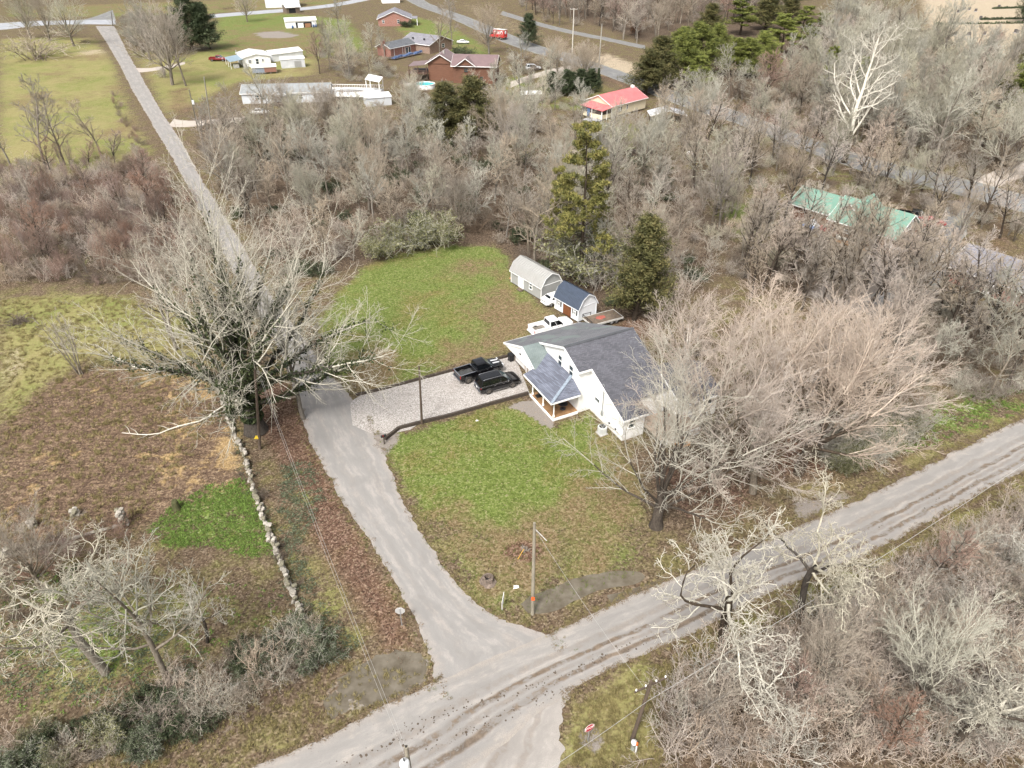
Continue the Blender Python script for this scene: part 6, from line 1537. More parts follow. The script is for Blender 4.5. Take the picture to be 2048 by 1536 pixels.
# ------------------------------------------------------------------ single trees that stand out
def T(key, name, label, base, vtop, cat='tree', **kw):
    p = at(*base); return plant(key, name, label, cat, p, height_to(p, vtop), **kw)
def big_tree(name, label, base, H, r0, seed, kt, kc, n1=15, a1=(18, 78), len1=0.62, ivy=None, fine=(12, 8, 5), stem=0.36):
    """large spreading tree whose limbs leave a short stout trunk at all angles"""
    g = np.random.default_rng(seed); t = thing(name, label, 'tree', at(*base))
    P, R = grow(g, np.zeros((1, 3)), np.array([[0, 0, 1.0]]), np.array([H * stem]), np.array([r0]), 9, 0.05, 0.05, 0.72)
    ang = np.radians(np.linspace(a1[1], a1[0], n1)); az = np.arange(n1) * 2.39996 + g.normal(0, 0.2, n1)
    tt = np.linspace(0.45, 1.0, n1) * 8; i = np.minimum(tt.astype(int), 7); w = (tt - i)[:, None]
    pos = P[0][i] * (1 - w) + P[0][i + 1] * w
    D = np.stack([np.sin(ang) * np.cos(az), np.sin(ang) * np.sin(az), np.cos(ang)], 1)
    ln = H * len1 * g.uniform(0.85, 1.15, n1)
    Pa, Ra = grow(g, pos, D, ln, np.full(n1, r0 * 0.26), 12, 0.09, 0.035, 0.08); L1 = (Pa, np.maximum(Ra, 0.025), ln)
    L2 = spawn(g, *L1, fine[0], 0.25, 1.0, 38, 9, 0.38, 8, 0.10, 0.03, 0.25, 0.55, 0.02, 0.25)
    L3 = spawn(g, *L2, fine[1], 0.15, 1.0, 36, 9, 0.44, 5, 0.12, 0.02, 0.4, 0.55, 0.014)
    L4 = spawn(g, *L3, fine[2], 0.15, 1.0, 36, 10, 0.48, 3, 0.12, 0.0, 0.35, 0.65, 0.011)
    # buttressed foot
    a = join([tubes(P, R * np.r_[1.35, 1.1, 1.0, np.ones(6)][None, :], 12), tubes(Pa[:, :8], Ra[:, :8], 7)])
    b = join([tubes(Pa[:, 7:], L1[1][:, 7:], 6), tubes(L2[0], L2[1], 4), tubes(L3[0], L3[1], 3), tubes(L4[0], L4[1], 3)])
    link('trunk', tree_mesh('trunk', a, [kt]), t); link('crown', tree_mesh('crown', b, [kc]), t)
    if ivy:
        C = [P[0][g.integers(2, 9, ivy)] + unit(g.normal(size=(ivy, 3))) * [r0 * 1.15, r0 * 1.15, 0.5]]
        k = ivy * 3; bi = g.integers(0, n1, k); ti = np.minimum(g.integers(0, 9, k), g.integers(0, 10, k))
        C.append(Pa[bi, ti] + g.normal(0, 0.20, (k, 3)) + (Pa[bi, ti + 1] - Pa[bi, ti]) * g.random((k, 1)))
        k2 = ivy; bi = g.integers(0, len(L2[0]), k2); ok = L2[0][bi, 0, 2] < H * 0.6
        C.append((L2[0][bi, g.integers(0, 3, k2)] + g.normal(0, 0.2, (k2, 3)))[ok])
        lv = leaves(g, np.concatenate(C), 0.15)
        link('ivy', mesh_np('ivy', lv[0], lv[1], [N_ivy]), t)
    return t
big_tree('ivy_covered_tree', 'huge spreading bare tree with ivy wrapped trunk and limbs beside the lane', (512, 862), 21.0, 1.0, 201, K_dark, K_lich, 24, (3, 77), 0.84, 8000, (11, 8, 5))
T('forest1', 'ivy_trunk_tree', 'slim dark ivy wrapped tree close to the lane edge beside the huge spreading tree', (607, 838), 560)
big_tree('corner_maple', 'large bare maple with a leaning dark trunk on the front lawn near the house corner', (1312, 1052), 18.5, 0.52, 207, K_dark, K_lich, 15, (4, 66), 0.66, None, (10, 7, 4), 0.24).rotation_euler = (0.0, 0.03, 0.4)
T('maple2', 'bare_maple', 'bare maple with wide pinkish crown between the back deck and the black trunk', (1425, 965), 585, rz=2.2, spread=1.1)
T('maple0', 'black_trunk_maple', 'bare maple with a wet black leaning trunk by the road', (1597, 948), 600, rz=0.3, lean=(0.0, 0.10), spread=1.15)
T('maple1', 'bare_maple', 'bare maple with a dense pinkish crown behind the house, nearest the trailer', (1350, 745), 560, rz=4.0, spread=1.25)
T('maple2', 'bare_maple', 'tall bare maple with a pale crown behind the house, highest of the dense pinkish crowns', (1520, 830), 545, rz=5.1, spread=1.3)
T('maple1', 'bare_maple', 'bare maple at the right end of the dense pinkish crowns by the green roadside bank', (1720, 860), 600, rz=0.9, spread=1.25)
T('maple2', 'bare_maple', 'bare maple with a slender trunk on brown leaves behind the leaning front lawn maple', (1505, 985), 700, rz=3.0, spread=1.0)
T('maple1', 'bare_maple', 'bare pinkish maple at the back edge of the dense crowns below the log house', (1760, 720), 520, rz=2.0, spread=1.15)
T('maple2', 'bare_maple', 'bare maple in the middle of the dense pinkish crowns behind the black trunk', (1620, 790), 570, rz=0.2, spread=1.2)
T('crooked0', 'crooked_tree', 'crooked lichen pale tree with a forked brown trunk at the lower right roadside', (1600, 1240), 990, rz=1.2, spread=0.85)
T('crooked1', 'crooked_tree', 'crooked lichen pale tree left of the forked one, hanging over the road', (1447, 1305), 1025, rz=2.6, spread=0.9)
T('crooked2', 'crooked_tree', 'low crooked pale tree in the brush at the bottom edge, right of the stop sign', (1490, 1440), 1290, rz=0.4, spread=0.9)
T('crooked1', 'crooked_tree', 'stout pale barked crooked tree at the bottom right corner', (1900, 1490), 1290, rz=4.4, spread=0.9)
T('greymaple0', 'bare_tree', 'grey bare tree leaning over the brush near the right bottom edge', (1830, 1420), 1200, rz=1.4)
T('sycamore', 'sycamore', 'tall white barked sycamore beside the far road', (1688, 325), 35, rz=0.6)
T('crooked2', 'forked_pale_tree', 'pale forked tree with wide crooked limbs near the bottom left brush', (212, 1345), 1090, rz=3.3, spread=1.05)
T('forest1', 'mossy_tree', 'slender tree with a mossy lower trunk and pale top near the bottom left brush', (343, 1372), 1080, rz=0.8, spread=1.1)
T('crooked0', 'small_pale_tree', 'small pale crooked tree right of the mossy trunk', (415, 1285), 1190, rz=5.0)
T('greymaple1', 'bare_tree', 'wide grey bushy bare tree among the stone footings at the lower left', (85, 1180), 1020, rz=1.0, spread=1.1)
T('sapling0', 'slender_sapling', 'slender many stemmed bare sapling alone in the left field', (163, 748), 615, cat='tree')
T('forest0', 'dark_trunk_tree', 'bare tree with a dark straight trunk left of the huge ivy tree', (352, 700), 490)
T('forest2', 'dark_trunk_tree', 'bare tree with twin dark stems behind the slender sapling', (340, 670), 470)
for u, v, vt, lab in ((95, 345, 150, 'thin leaning bare tree at the left edge of the upper field'), (130, 330, 175, 'bare roadside field tree, second from the left'), (25, 340, 200, 'low bare tree at the left picture edge above the thicket'), (205, 318, 190, 'small twiggy bare tree by the road end of the field')):
    T('forest0' if u % 2 else 'forest2', 'field_tree', lab, (u, v), vt)
for u, v, vt, k, lab in ((62, 78, -40, 'greymaple0', 'big dark limbed bare tree at the left end of the far highway'), (100, 82, -20, 'greymaple1', 'bare tree with slim trunk, middle of the three by the far highway'), (148, 92, -35, 'greymaple0', 'bare dark tree nearest the far road junction'), (495, 44, -30, 'greymaple1', 'dark forked bare tree on the far lawn beside the dark evergreen'), (678, 58, -20, 'forest1', 'dark bare tree left of the red brick house'), (640, 148, 62, 'redtree0', 'rounded bare tree right of the two pale metal sheds'), (905, 90, -10, 'forest2', 'tall pale bare tree by the white car'), (880, 118, 5, 'forest0', 'tall bare tree with dark trunk in front of the brown brick house'), (978, 108, 0, 'greymaple1', 'wide bare tree beside the red truck')):
    T(k, 'bare_tree', lab, (u, v), vt)
for u, v, vt, k, lab, sp in ((345, 170, -10, 'greymaple1', 'large pale grey bare tree right of the lane, in front of the dark evergreen', 1.0), (300, 120, -20, 'greymaple0', 'grey bare tree on the right of the lane near the far junction', 1.0), (372, 172, 20, 'forest2', 'dark trunked bare tree by the upper driveway', 1.0), (330, 150, 10, 'forest0', 'slim bare tree left of the upper driveway', 1.0), (75, 118, 60, 'shrub1', 'wide bushy grey thicket tree at the left of the lane', 2.0)):
    T(k, 'lane_tree', lab, (u, v), vt, spread=sp)
# evergreens
T('pine', 'tall_pine', 'tall olive green pine behind the grey shed', (1160, 560), 232, spread=0.95)
T('pine', 'leaning_pine_stem', 'shorter olive pine stem close to the left of the tall pine', (1125, 520), 330, spread=0.8)
T('cedar', 'cedar_tree', 'broad olive cedar at the right of the navy roofed shed', (1268, 640), 422, spread=1.35)
T('cedar', 'cedar_tree', 'left one of the two dark olive cedars below the brown log house', (890, 290), 162, spread=1.9)
T('cedar', 'cedar_tree', 'right one of the two dark olive cedars below the brown log house', (938, 292), 148, spread=1.9)
for u, v, vt, lab, s in ((385, 102, -25, 'tall dark evergreen on the far lawn, left of its pair', 1.7), (420, 98, 0, 'tall dark evergreen on the far lawn, right of its pair', 1.7)):
    T('cedar1', 'dark_evergreen', lab, (u, v), vt, spread=s)
for i, (u, v, vt) in enumerate(((1108, 190, 140), (1128, 191, 138), (1148, 190, 142), (1166, 188, 136), (1181, 184, 134))):
    T('column', 'hedge_evergreen', 'dark rounded evergreen in the hedge by the red roofed cottage, ' + ('first', 'second', 'third', 'fourth', 'fifth')[i] + ' from the left', (u, v), vt, cat='shrub', group='evergreens in the hedge by the cottage', spread=2.9)
T('column', 'cone_evergreen', 'small dark cone shaped evergreen at the right end of the hedge', (1197, 178), 134, cat='shrub', spread=1.0)
T('cedar1', 'spruce_tree', 'dark green cone shaped spruce beside the far road', (1056, 92), 25, spread=1.7)
T('privet1', 'round_bush', 'dark round evergreen bush at the corner of the brown brick house', (925, 118), 88, cat='shrub', spread=1.2)
T('privet1', 'round_bush', 'dark low bush by the corner of the red brick house', (812, 54), 38, cat='shrub', spread=1.3)
for i, (u, v, vt, k) in enumerate(sorted(((1290, 190, 95, 'cedar'), (1320, 175, 70, 'cedar'), (1345, 140, 50, 'bushpine'), (1375, 165, 62, 'bushpine'), (1405, 150, 40, 'bushpine'), (1440, 120, 45, 'bushpine'), (1465, 150, 70, 'bushpine'), (1500, 155, 72, 'bushpine'), (1530, 140, 60, 'bushpine'), (1560, 110, 25, 'lightpine'), (1420, 80, 5, 'cedar'), (1480, 70, -10, 'lightpine'), (1530, 60, -20, 'cedar'), (1600, 80, 10, 'lightpine'), (1390, 180, 110, 'lightpine'), (1640, 100, 25, 'lightpine'), (1580, 40, -20, 'cedar')))):
    T(k, 'wood_pine', 'green pine in the evergreen clump beyond the ridge road, ' + ('first second third fourth fifth sixth seventh eighth ninth tenth eleventh twelfth thirteenth fourteenth fifteenth sixteenth seventeenth'.split())[i] + ' from the left', (u, v), vt, group='pines in the wood beyond the far road', spread=2.3)
for i, (u, v, vt, k) in enumerate(sorted(((2010, 230, 110, 'bushpine'), (2050, 250, 110, 'bushpine'), (1985, 260, 160, 'cedar'), (2035, 200, 95, 'cedar')))):
    T(k, 'edge_pine', 'green pine at the right picture edge below the pale field, ' + ('first', 'second', 'third', 'fourth')[i] + ' from the left', (u, v), vt, group='pines at the right edge', spread=2.2)
for u, v, vt, lab in ((2045, 45, -60, 'dark evergreen cut by the top right corner'), (1700, 230, 110, 'bright pine behind the white sycamore'), (1650, 200, 90, 'pine left of the white sycamore crown')):
    T('lightpine' if v > 50 else 'cedar1', 'pine_tree', lab, (u, v), vt)
for u, v, vt, lab in ((880, 490, 415, 'pale grey green bush at the top edge of the back lawn'), (770, 510, 440, 'dark olive bush at the left end of the back lawn edge'), (820, 500, 430, 'twiggy green bush, second from the left along the back lawn edge'), (1185, 560, 440, 'grey green leafy bush under the tall pine')):
    T('honeysuckle', 'lawn_edge_bush', lab, (u, v), vt, cat='shrub', spread=1.25)
T('brownshrub', 'beech_sapling', 'rust leaved tree behind the white sycamore', (1720, 215), 120, spread=1.0)
T('brownshrub', 'beech_sapling', 'small rust leaved tree in the wood beside the far forest road', (1270, 70), 40, spread=0.7)

# ------------------------------------------------------------------ woods
KEEP = [px_poly(p) for p in (
    [(868, 1352), (690, 1010), (588, 775), (474, 560), (370, 360), (192, 52), (232, 40), (346, 255), (494, 500), (650, 725), (768, 900), (1085, 1275)],
    [(380, 1600), (760, 1400), (1090, 1262), (1600, 1040), (2060, 825), (2060, 965), (1500, 1225), (1130, 1400), (1130, 1640)],
    [(740, 525), (800, 500), (985, 485), (1020, 520), (1115, 610), (1255, 630), (1300, 680), (1440, 790), (1430, 870), (1280, 890), (1290, 1100), (1040, 1250), (760, 900), (640, 720)],
    [(790, -14), (985, 66), (1200, 128), (1480, 226), (1720, 312), (2060, 400), (2060, 440), (1720, 345), (1400, 232), (1130, 128), (900, 40)],
    [(470, 160), (670, 150), (670, 240), (470, 240)], [(660, 165), (800, 165), (805, 262), (660, 255)], [(830, 95), (1000, 120), (1000, 180), (830, 180)],
    [(1180, 170), (1310, 165), (1310, 245), (1180, 250)], [(1540, 380), (1850, 430), (1850, 520), (1600, 500)], [(1860, 500), (2060, 500), (2060, 640), (1880, 590)],
    [(335, 255), (430, 250), (560, 230), (560, 215), (330, 235)], [(440, 85), (620, 85), (620, 155), (440, 155)], [(740, 20), (910, 20), (910, 115), (740, 115)])]
ORD = ['first', 'second', 'third', 'fourth', 'fifth', 'sixth', 'seventh', 'eighth', 'ninth', 'tenth', 'eleventh', 'twelfth', 'thirteenth', 'fourteenth', 'fifteenth', 'sixteenth', 'seventeenth', 'eighteenth', 'nineteenth', 'twentieth']
MARKS = [('grey shed', 1050, 580), ('navy roofed shed', 1130, 632), ('tall pine', 1160, 560), ('broad olive cedar', 1268, 640), ('white sedan', 520, 228), ('white pool deck', 700, 196), ('flat white shed', 758, 212), ('red roofed cottage', 1250, 230), ("plank fence's left end", 1203, 330), ("plank fence's right end", 1330, 300), ('trampoline', 1452, 350), ('silver shelter', 1336, 245), ('white lawn chairs', 1376, 312), ('blue tarpaulin heap', 1622, 455), ('small pale trailer', 1690, 483), ('red car', 1858, 455), ('green roof gable', 1778, 510), ('dark roofed brick house', 1960, 590), ('white sycamore', 1688, 325), ('crossarm pole', 1143, 140), ('pole without crossarm', 1197, 140), ('hedge of evergreens', 1145, 190), ('brown log house', 950, 167), ('turquoise pool', 850, 176), ('brown brick house', 880, 104), ('red delivery truck', 995, 78), ('dark spruce', 1056, 92), ("mobile home's left end", 486, 208), ('porch of the mobile home', 570, 208), ('transformer pole', 397, 262), ('tall pale lane pole', 424, 262), ("back lawn's left corner", 735, 530), ("back lawn's far corner", 990, 488), ('two olive cedars', 915, 292), ('stop sign', 1176, 1484), ('forked crooked tree', 1600, 1240), ('cable pedestal', 1266, 1498), ("right picture edge", 2040, 960), ('bottom right corner', 2000, 1500), ("brush at bottom middle", 1450, 1520), ('dark field trunk', 352, 700), ("thicket's left end", 10, 450), ('branch heap', 40, 645), ('lane above the ivy tree', 480, 520), ('field edge of the thicket', 130, 335), ('mid lane bend', 400, 400), ('pale gravel drive', 2000, 360), ('evergreen clump', 1440, 150), ('pines at the right edge', 2010, 240), ('pale top right field', 1890, 100), ('forest road bend', 1200, 75), ('top picture edge', 1300, 5), ("far wood's back right", 1550, -20), ('front of the far wood', 1150, 60), ('pale lean-to roof', 1062, 200), ('top end of crossarm pole', 1148, 10), ('top edge above evergreens', 1450, -30), ("far wood's left front", 1040, 40), ("far wood's right side", 1600, -10), ('orange leaved sapling', 1270, 70), ("ridge road's top end", 850, 5), ('green roadside bank', 1900, 820), ('right bank top', 2040, 700), ('rust leaved tree', 1720, 215)]
MARKP = [(n, np.array(at(u, v)[:2])) for n, u, v in MARKS]
def mark_labels(P, what):
    """each of the points P gets the landmark it stands most closely ranked to"""
    R = np.stack([np.argsort(np.argsort(np.linalg.norm(P - q, axis=1))) for _, q in MARKP], 1)
    out = []
    for r in R:
        j = int(np.argmin(r)); k = int(r[j])
        out.append(f"{what}, {'nearest' if k == 0 else ORD[min(k, 19)] + ' nearest'} to the {MARKP[j][0]}")
    return out
def fill_points(poly, n, dmin, seed, keep=True):
    g = np.random.default_rng(seed); Q = px_poly(poly); lo, hi = Q.min(0), Q.max(0); out = []; tries = 0
    while len(out) < n and tries < 400:
        C = lo + (hi - lo) * g.random((256, 2)); C = C[sdist(C, Q) > 0]; tries += 1
        if keep and len(C):
            for k in KEEP: C = C[sdist(C, k) < -0.6]
        for c in C:
            if len(out) >= n: break
            if not out or np.min(np.sum((np.array(out[-400:]) - c) ** 2, 1)) > dmin * dmin: out.append(c)
    return np.array(out)
def wood(keys, poly, n, dmin, h, label, group, name='bare_tree', seed=0, cat='tree'):
    P = fill_points(poly, n, dmin, seed); LB = mark_labels(P, label)
    for i, p in enumerate(P):
        plant(keys[i % len(keys)], name, LB[i], cat, p, random.uniform(*h), group=group, lean=(random.gauss(0, .05), random.gauss(0, .05)), spread=random.uniform(0.85, 1.2))
F4 = ['forest0', 'forest1', 'forest2', 'forest3']
ZA = [(385, 255), (520, 245), (660, 235), (830, 240), (1000, 240), (1160, 260), (1290, 300), (1340, 350), (1440, 400), (1450, 540), (1330, 620), (1250, 620), (1110, 580), (1020, 500), (985, 475), (800, 492), (700, 540), (520, 560), (480, 470), (420, 350)]
ZB = [(0, 345), (160, 335), (310, 330), (400, 440), (430, 500), (380, 560), (200, 570), (0, 570)]
ZD = [(1300, 270), (1420, 250), (1560, 300), (1720, 350), (1860, 390), (2048, 440), (2048, 700), (1850, 620), (1600, 600), (1440, 560), (1400, 400)]
ZE = [(1350, 200), (1480, 216), (1700, 300), (2048, 385), (2048, 150), (1850, 120), (1680, 40), (1640, 130), (1560, 180), (1450, 195)]
ZF = [(1000, -40), (1640, -40), (1560, 40), (1400, 60), (1300, 95), (1200, 68), (1060, 40)]
ZH = [(1330, 1430), (1420, 1350), (1640, 1235), (1850, 1130), (2048, 1030), (2048, 1520), (1340, 1520)]
ZR = [(1760, 640), (1880, 620), (2048, 660), (2048, 800), (1900, 800), (1800, 830)]
wood(F4 + ['greymaple1', 'darkforest0', 'greymaple0'], ZA, 92, 4.2, (10.5, 15), "grey tree behind the back lawn", 'bare trees of the wood behind the back lawn', seed=1)
wood(['redtree0', 'redtree1', 'forest2'], ZB, 30, 2.8, (5.5, 8.5), 'reddish tree of the left thicket', 'bare trees of the left thicket', seed=2)
wood(['darkforest0', 'darkforest1', 'darkforest2', 'forest2'], ZD, 46, 5.0, (10, 15), "bare tree near the log house", 'bare trees round the log house', seed=3)
wood(F4 + ['greymaple0', 'darkforest1', 'greymaple1', 'redtree0', 'darkforest2'], ZE, 52, 6.0, (10, 17), 'bare tree beyond the ridge road', 'bare trees beyond the ridge road', seed=4)
wood(['darkforest0', 'redtree0', 'darkforest2'], ZF, 40, 7.0, (14, 20), 'tall tree of the far wood', 'bare trees of the far wood', seed=5)
wood(['forest1', 'forest3', 'greymaple1'], [(650, 90), (770, 120), (840, 190), (1000, 200), (1060, 160), (1010, 115), (1180, 120), (1190, 240), (640, 240)], 26, 5, (9, 13), 'pale tree among the far houses', 'bare trees among the far houses', seed=6)
wood(['forest2', 'greymaple1', 'forest0', 'redtree1', 'crooked2'], [(1400, 1420), (1500, 1340), (1700, 1260), (1850, 1150), (2048, 1060), (2048, 1520), (1380, 1520)], 16, 3.4, (5, 8), "tangled tree in right brush", 'bare trees of the bottom right brush', seed=7)
wood(['darkforest0', 'darkforest2', 'forest1'], ZR, 10, 4, (9, 13), 'slim tree above the right bank', 'bare trees above the right bank', seed=8)
wood(['darkforest0', 'darkforest1', 'darkforest2'], [(1480, 520), (1600, 540), (1780, 570), (1900, 640), (2048, 680), (2048, 720), (1850, 680), (1700, 640), (1500, 600)], 26, 3.5, (11, 15), 'tall tree below the log house', 'bare trees screening the log house', seed=9)
wood(['darkforest0', 'forest1', 'darkforest1', 'greymaple0'], [(1320, 225), (1480, 262), (1700, 345), (1900, 400), (1880, 420), (1700, 375), (1480, 290), (1320, 250)], 18, 4.0, (10, 14), 'tree by the ridge road', 'bare trees on the near side of the ridge road', seed=10)
# undergrowth and further trees past counting: one mass each
def scatter(name, key, P, S, seed, lean=0.12):
    g = np.random.default_rng(seed); n = len(P)
    me = bpy.data.meshes.new(name); me.vertices.add(n)
    me.vertices.foreach_set('co', np.concatenate([P, np.zeros((n, 1))], 1).astype(np.float32).ravel())
    a = me.attributes.new('size', 'FLOAT', 'POINT'); a.data.foreach_set('value', np.asarray(S, np.float32))
    a = me.attributes.new('turn', 'FLOAT_VECTOR', 'POINT'); a.data.foreach_set('vector', np.stack([g.normal(0, lean, n), g.normal(0, lean, n), g.random(n) * 6.28], 1).astype(np.float32).ravel())
    o = tag(link(name, me), kind='stuff')
    if isinstance(key, str):
        tm, cm = PROTO[key][:2]
        if key not in SRC:
            bm = bmesh.new(); bm.from_mesh(tm); k = len(bm.faces); bm.from_mesh(cm); bm.faces.ensure_lookup_table()
            for f in bm.faces[k:]: f.material_index = 1
            m2 = bpy.data.meshes.new(key + '_mass'); bm.to_mesh(m2); bm.free()
            m2.materials.append(tm.materials[0]); m2.materials.append(cm.materials[0])
            SRC[key] = bpy.data.objects.new(key + '_mass', m2)
        src = SRC[key]
    else: src = key
    ng = bpy.data.node_groups.new(name + '_spread', 'GeometryNodeTree')
    ng.interface.new_socket('Geometry', in_out='INPUT', socket_type='NodeSocketGeometry'); ng.interface.new_socket('Geometry', in_out='OUTPUT', socket_type='NodeSocketGeometry')
    gi, go = ng.nodes.new('NodeGroupInput'), ng.nodes.new('NodeGroupOutput')
    ip = ng.nodes.new('GeometryNodeInstanceOnPoints'); oi = ng.nodes.new('GeometryNodeObjectInfo'); oi.inputs['Object'].default_value = src; oi.inputs['As Instance'].default_value = True
    na = ng.nodes.new('GeometryNodeInputNamedAttribute'); na.data_type = 'FLOAT'; na.inputs['Name'].default_value = 'size'
    nb = ng.nodes.new('GeometryNodeInputNamedAttribute'); nb.data_type = 'FLOAT_VECTOR'; nb.inputs['Name'].default_value = 'turn'
    ng.links.new(gi.outputs[0], ip.inputs['Points']); ng.links.new(oi.outputs['Geometry'], ip.inputs['Instance'])
    ng.links.new(nb.outputs[0], ip.inputs['Rotation']); ng.links.new(na.outputs[0], ip.inputs['Scale']); ng.links.new(ip.outputs[0], go.inputs[0])
    md = o.modifiers.new('spread', 'NODES'); md.node_group = ng
    return o
SRC = {}
def mass(name, keys, poly, n, dmin, s, seed, keep=True):
    P = fill_points(poly, n, dmin, seed, keep); g = np.random.default_rng(seed + 500); lab = g.integers(0, len(keys), len(P))
    for i, k in enumerate(keys):
        Q = P[lab == i]
        if len(Q): scatter(name, k, Q, g.uniform(*s, len(Q)), seed * 10 + i)
SH = ['shrub0', 'shrub1', 'shrub2']
mass('undergrowth', ['shrub0', 'shrub1', 'wand0', 'wand2', 'privet1', 'shrub0'], ZA, 560, 1.5, (0.6, 1.4), 21)
mass('wood_infill', F4, ZA, 70, 3.2, (0.6, 0.95), 36)
mass('wood_infill', F4, ZE, 110, 5.0, (0.8, 1.3), 37)
mass('thicket', ['shrub0', 'shrub3', 'wand1', 'shrub1', 'sapling1', 'wand0'], ZB, 330, 1.1, (0.6, 1.25), 22)
mass('undergrowth', SH + ['sapling0', 'wand0'], ZD, 170, 2.2, (0.6, 1.4), 23)
mass('undergrowth', SH + ['sapling0', 'forest1'], ZE, 420, 2.4, (0.8, 1.7), 24)
mass('far_wood', ['forest0', 'forest2', 'redtree1', 'shrub1'], ZF, 420, 3.5, (1.1, 1.7), 25)
mass('far_wood', ['forest1', 'forest3', 'redtree0', 'greymaple0'], [(900, -40), (1700, -40), (1560, -110), (1000, -110)], 260, 7.0, (1.1, 1.7), 26)
mass('undergrowth', SH, [(640, 90), (770, 120), (840, 190), (1000, 200), (1060, 160), (1010, 115), (1180, 120), (1190, 240), (640, 240)], 190, 2.0, (0.6, 1.2), 27)
mass('brush', ['wand0', 'wand1', 'wand2', 'shrub0', 'wand0'], ZH, 330, 0.85, (0.5, 1.15), 28)
mass('undergrowth', ['shrub0', 'shrub1', 'shrub2'], ZR, 90, 1.4, (0.5, 1.1), 29)
mass('roadside_thicket', ['wand2', 'shrub2', 'honeysuckle'], [(1620, 870), (1700, 880), (1780, 850), (1840, 860), (1760, 920), (1680, 940), (1640, 920)], 46, 0.9, (0.7, 1.2), 30)
mass('roadside_brush', ['privet0', 'privet1', 'wand2', 'shrub0', 'honeysuckle', 'wand0', 'shrub1'], [(0, 1500), (250, 1420), (430, 1330), (560, 1270), (625, 1260), (640, 1330), (520, 1400), (400, 1460), (280, 1500), (0, 1560)], 95, 0.8, (0.3, 0.85), 31)
mass('field_edge_brush', ['shrub3', 'shrub0'], [(230, 190), (300, 310), (320, 330), (230, 330), (140, 330), (0, 345), (0, 325), (200, 318), (265, 300), (225, 200)], 40, 1.6, (0.3, 0.7), 32)
mass('undergrowth', ['shrub1', 'shrub0', 'shrub2'], [(260, 20), (400, 50), (330, 160), (290, 130), (240, 60)], 60, 2.2, (0.9, 1.6), 33)
mass('weeds', ['shrub3', 'shrub0'], [(0, 1100), (250, 1040), (300, 1180), (160, 1240), (0, 1250)], 30, 1.2, (0.3, 0.7), 34)
mass('far_wood', ['forest0', 'forest2', 'greymaple1'], [(-200, 20), (0, 15), (40, -60), (-300, -60)], 40, 9.0, (1.0, 1.5), 35)
# leafy ground cover
def clump(name, mat, n, r, sz, seed):
    g = np.random.default_rng(seed); C = np.concatenate([g.normal(0, r, (n, 2)), np.abs(g.normal(0.05, 0.05, (n, 1)))], 1)
    V, F = leaves(g, C, sz, flat=0.55); V[:, 2] = np.maximum(V[:, 2], 0.008)
    return bpy.data.objects.new(name, mesh_np(name, V, F, [mat]))
C_vine = clump('leaf_clump', N_vine, 26, 0.20, 0.075, 1); C_pale = clump('leaf_clump', N_privet, 22, 0.22, 0.08, 2)
C_rust = clump('leaf_clump', leaf_material('fallen_leaves', [(0.06, 0.035, 0.022), (0.13, 0.085, 0.055), (0.27, 0.19, 0.13)]), 14, 0.35, 0.07, 3)
def blades(name, mat, n, h, seed):
    g = np.random.default_rng(seed); P = np.concatenate([g.normal(0, 0.09, (n, 2)), np.zeros((n, 1))], 1); d = np.concatenate([g.normal(0, 0.5, (n, 2)), np.ones((n, 1))], 1); d = unit(d)
    s = unit(np.cross(d, g.normal(size=(n, 3)))) * 0.016; L = (h * g.uniform(0.5, 1.2, n))[:, None]
    V = np.stack([P - s, P + s, P + d * L + s * 0.2, P + d * L - s * 0.2], 1).reshape(-1, 3)
    return bpy.data.objects.new(name, mesh_np(name, V, np.arange(4 * n).reshape(n, 4), [mat]))
C_dry = blades('grass_tuft', leaf_material('dry_grass_blades', [(0.10, 0.085, 0.03), (0.20, 0.17, 0.07), (0.33, 0.27, 0.14)]), 26, 0.26, 4)
C_grn = blades('grass_tuft', leaf_material('green_grass_blades', [(0.04, 0.065, 0.010), (0.085, 0.125, 0.02), (0.15, 0.17, 0.05)]), 24, 0.075, 5)
def cover(name, src, poly, n, s, seed, dmin=0.05):
    P = fill_points(poly, n, dmin, seed); g = np.random.default_rng(seed + 900); scatter(name, src, P, g.uniform(*s, len(P)), seed, 0.1)
VN = [(295, 1060), (350, 1005), (420, 970), (490, 955), (530, 1040), (560, 1110), (500, 1115), (420, 1090), (340, 1095)]
cover('ivy_ground_cover', C_vine, VN, 900, (0.7, 1.5), 41)
cover('ivy_ground_cover', C_pale, [(560, 930), (620, 920), (650, 1000), (600, 1090), (640, 1200), (720, 1290), (650, 1330), (590, 1180), (560, 1060)], 300, (0.7, 1.4), 42)
cover('ivy_ground_cover', C_pale, [(0, 1140), (200, 1130), (330, 1150), (420, 1330), (250, 1400), (0, 1400)], 420, (0.6, 1.3), 43)
cover('ivy_ground_cover', C_vine, [(0, 1140), (200, 1130), (330, 1150), (560, 1180), (600, 1260), (420, 1330), (250, 1400), (0, 1450)], 420, (0.5, 1.1), 44)
cover('bank_ground_cover', C_vine, [(1790, 850), (1880, 790), (2048, 770), (2048, 830), (1880, 890), (1810, 910)], 200, (0.8, 1.8), 45)
cover('leaf_litter', C_rust, [(1340, 1380), (1480, 1280), (2048, 1010), (2048, 1560), (1340, 1560)], 900, (0.7, 1.5), 46)
cover('leaf_litter', C_rust, [(430, 800), (600, 780), (660, 980), (860, 1330), (600, 1300), (560, 1150), (480, 900)], 700, (0.5, 1.1), 47)
cover('leaf_litter', C_rust, [(0, 830), (440, 760), (480, 960), (560, 1260), (250, 1420), (0, 1450)], 900, (0.5, 1.2), 48)
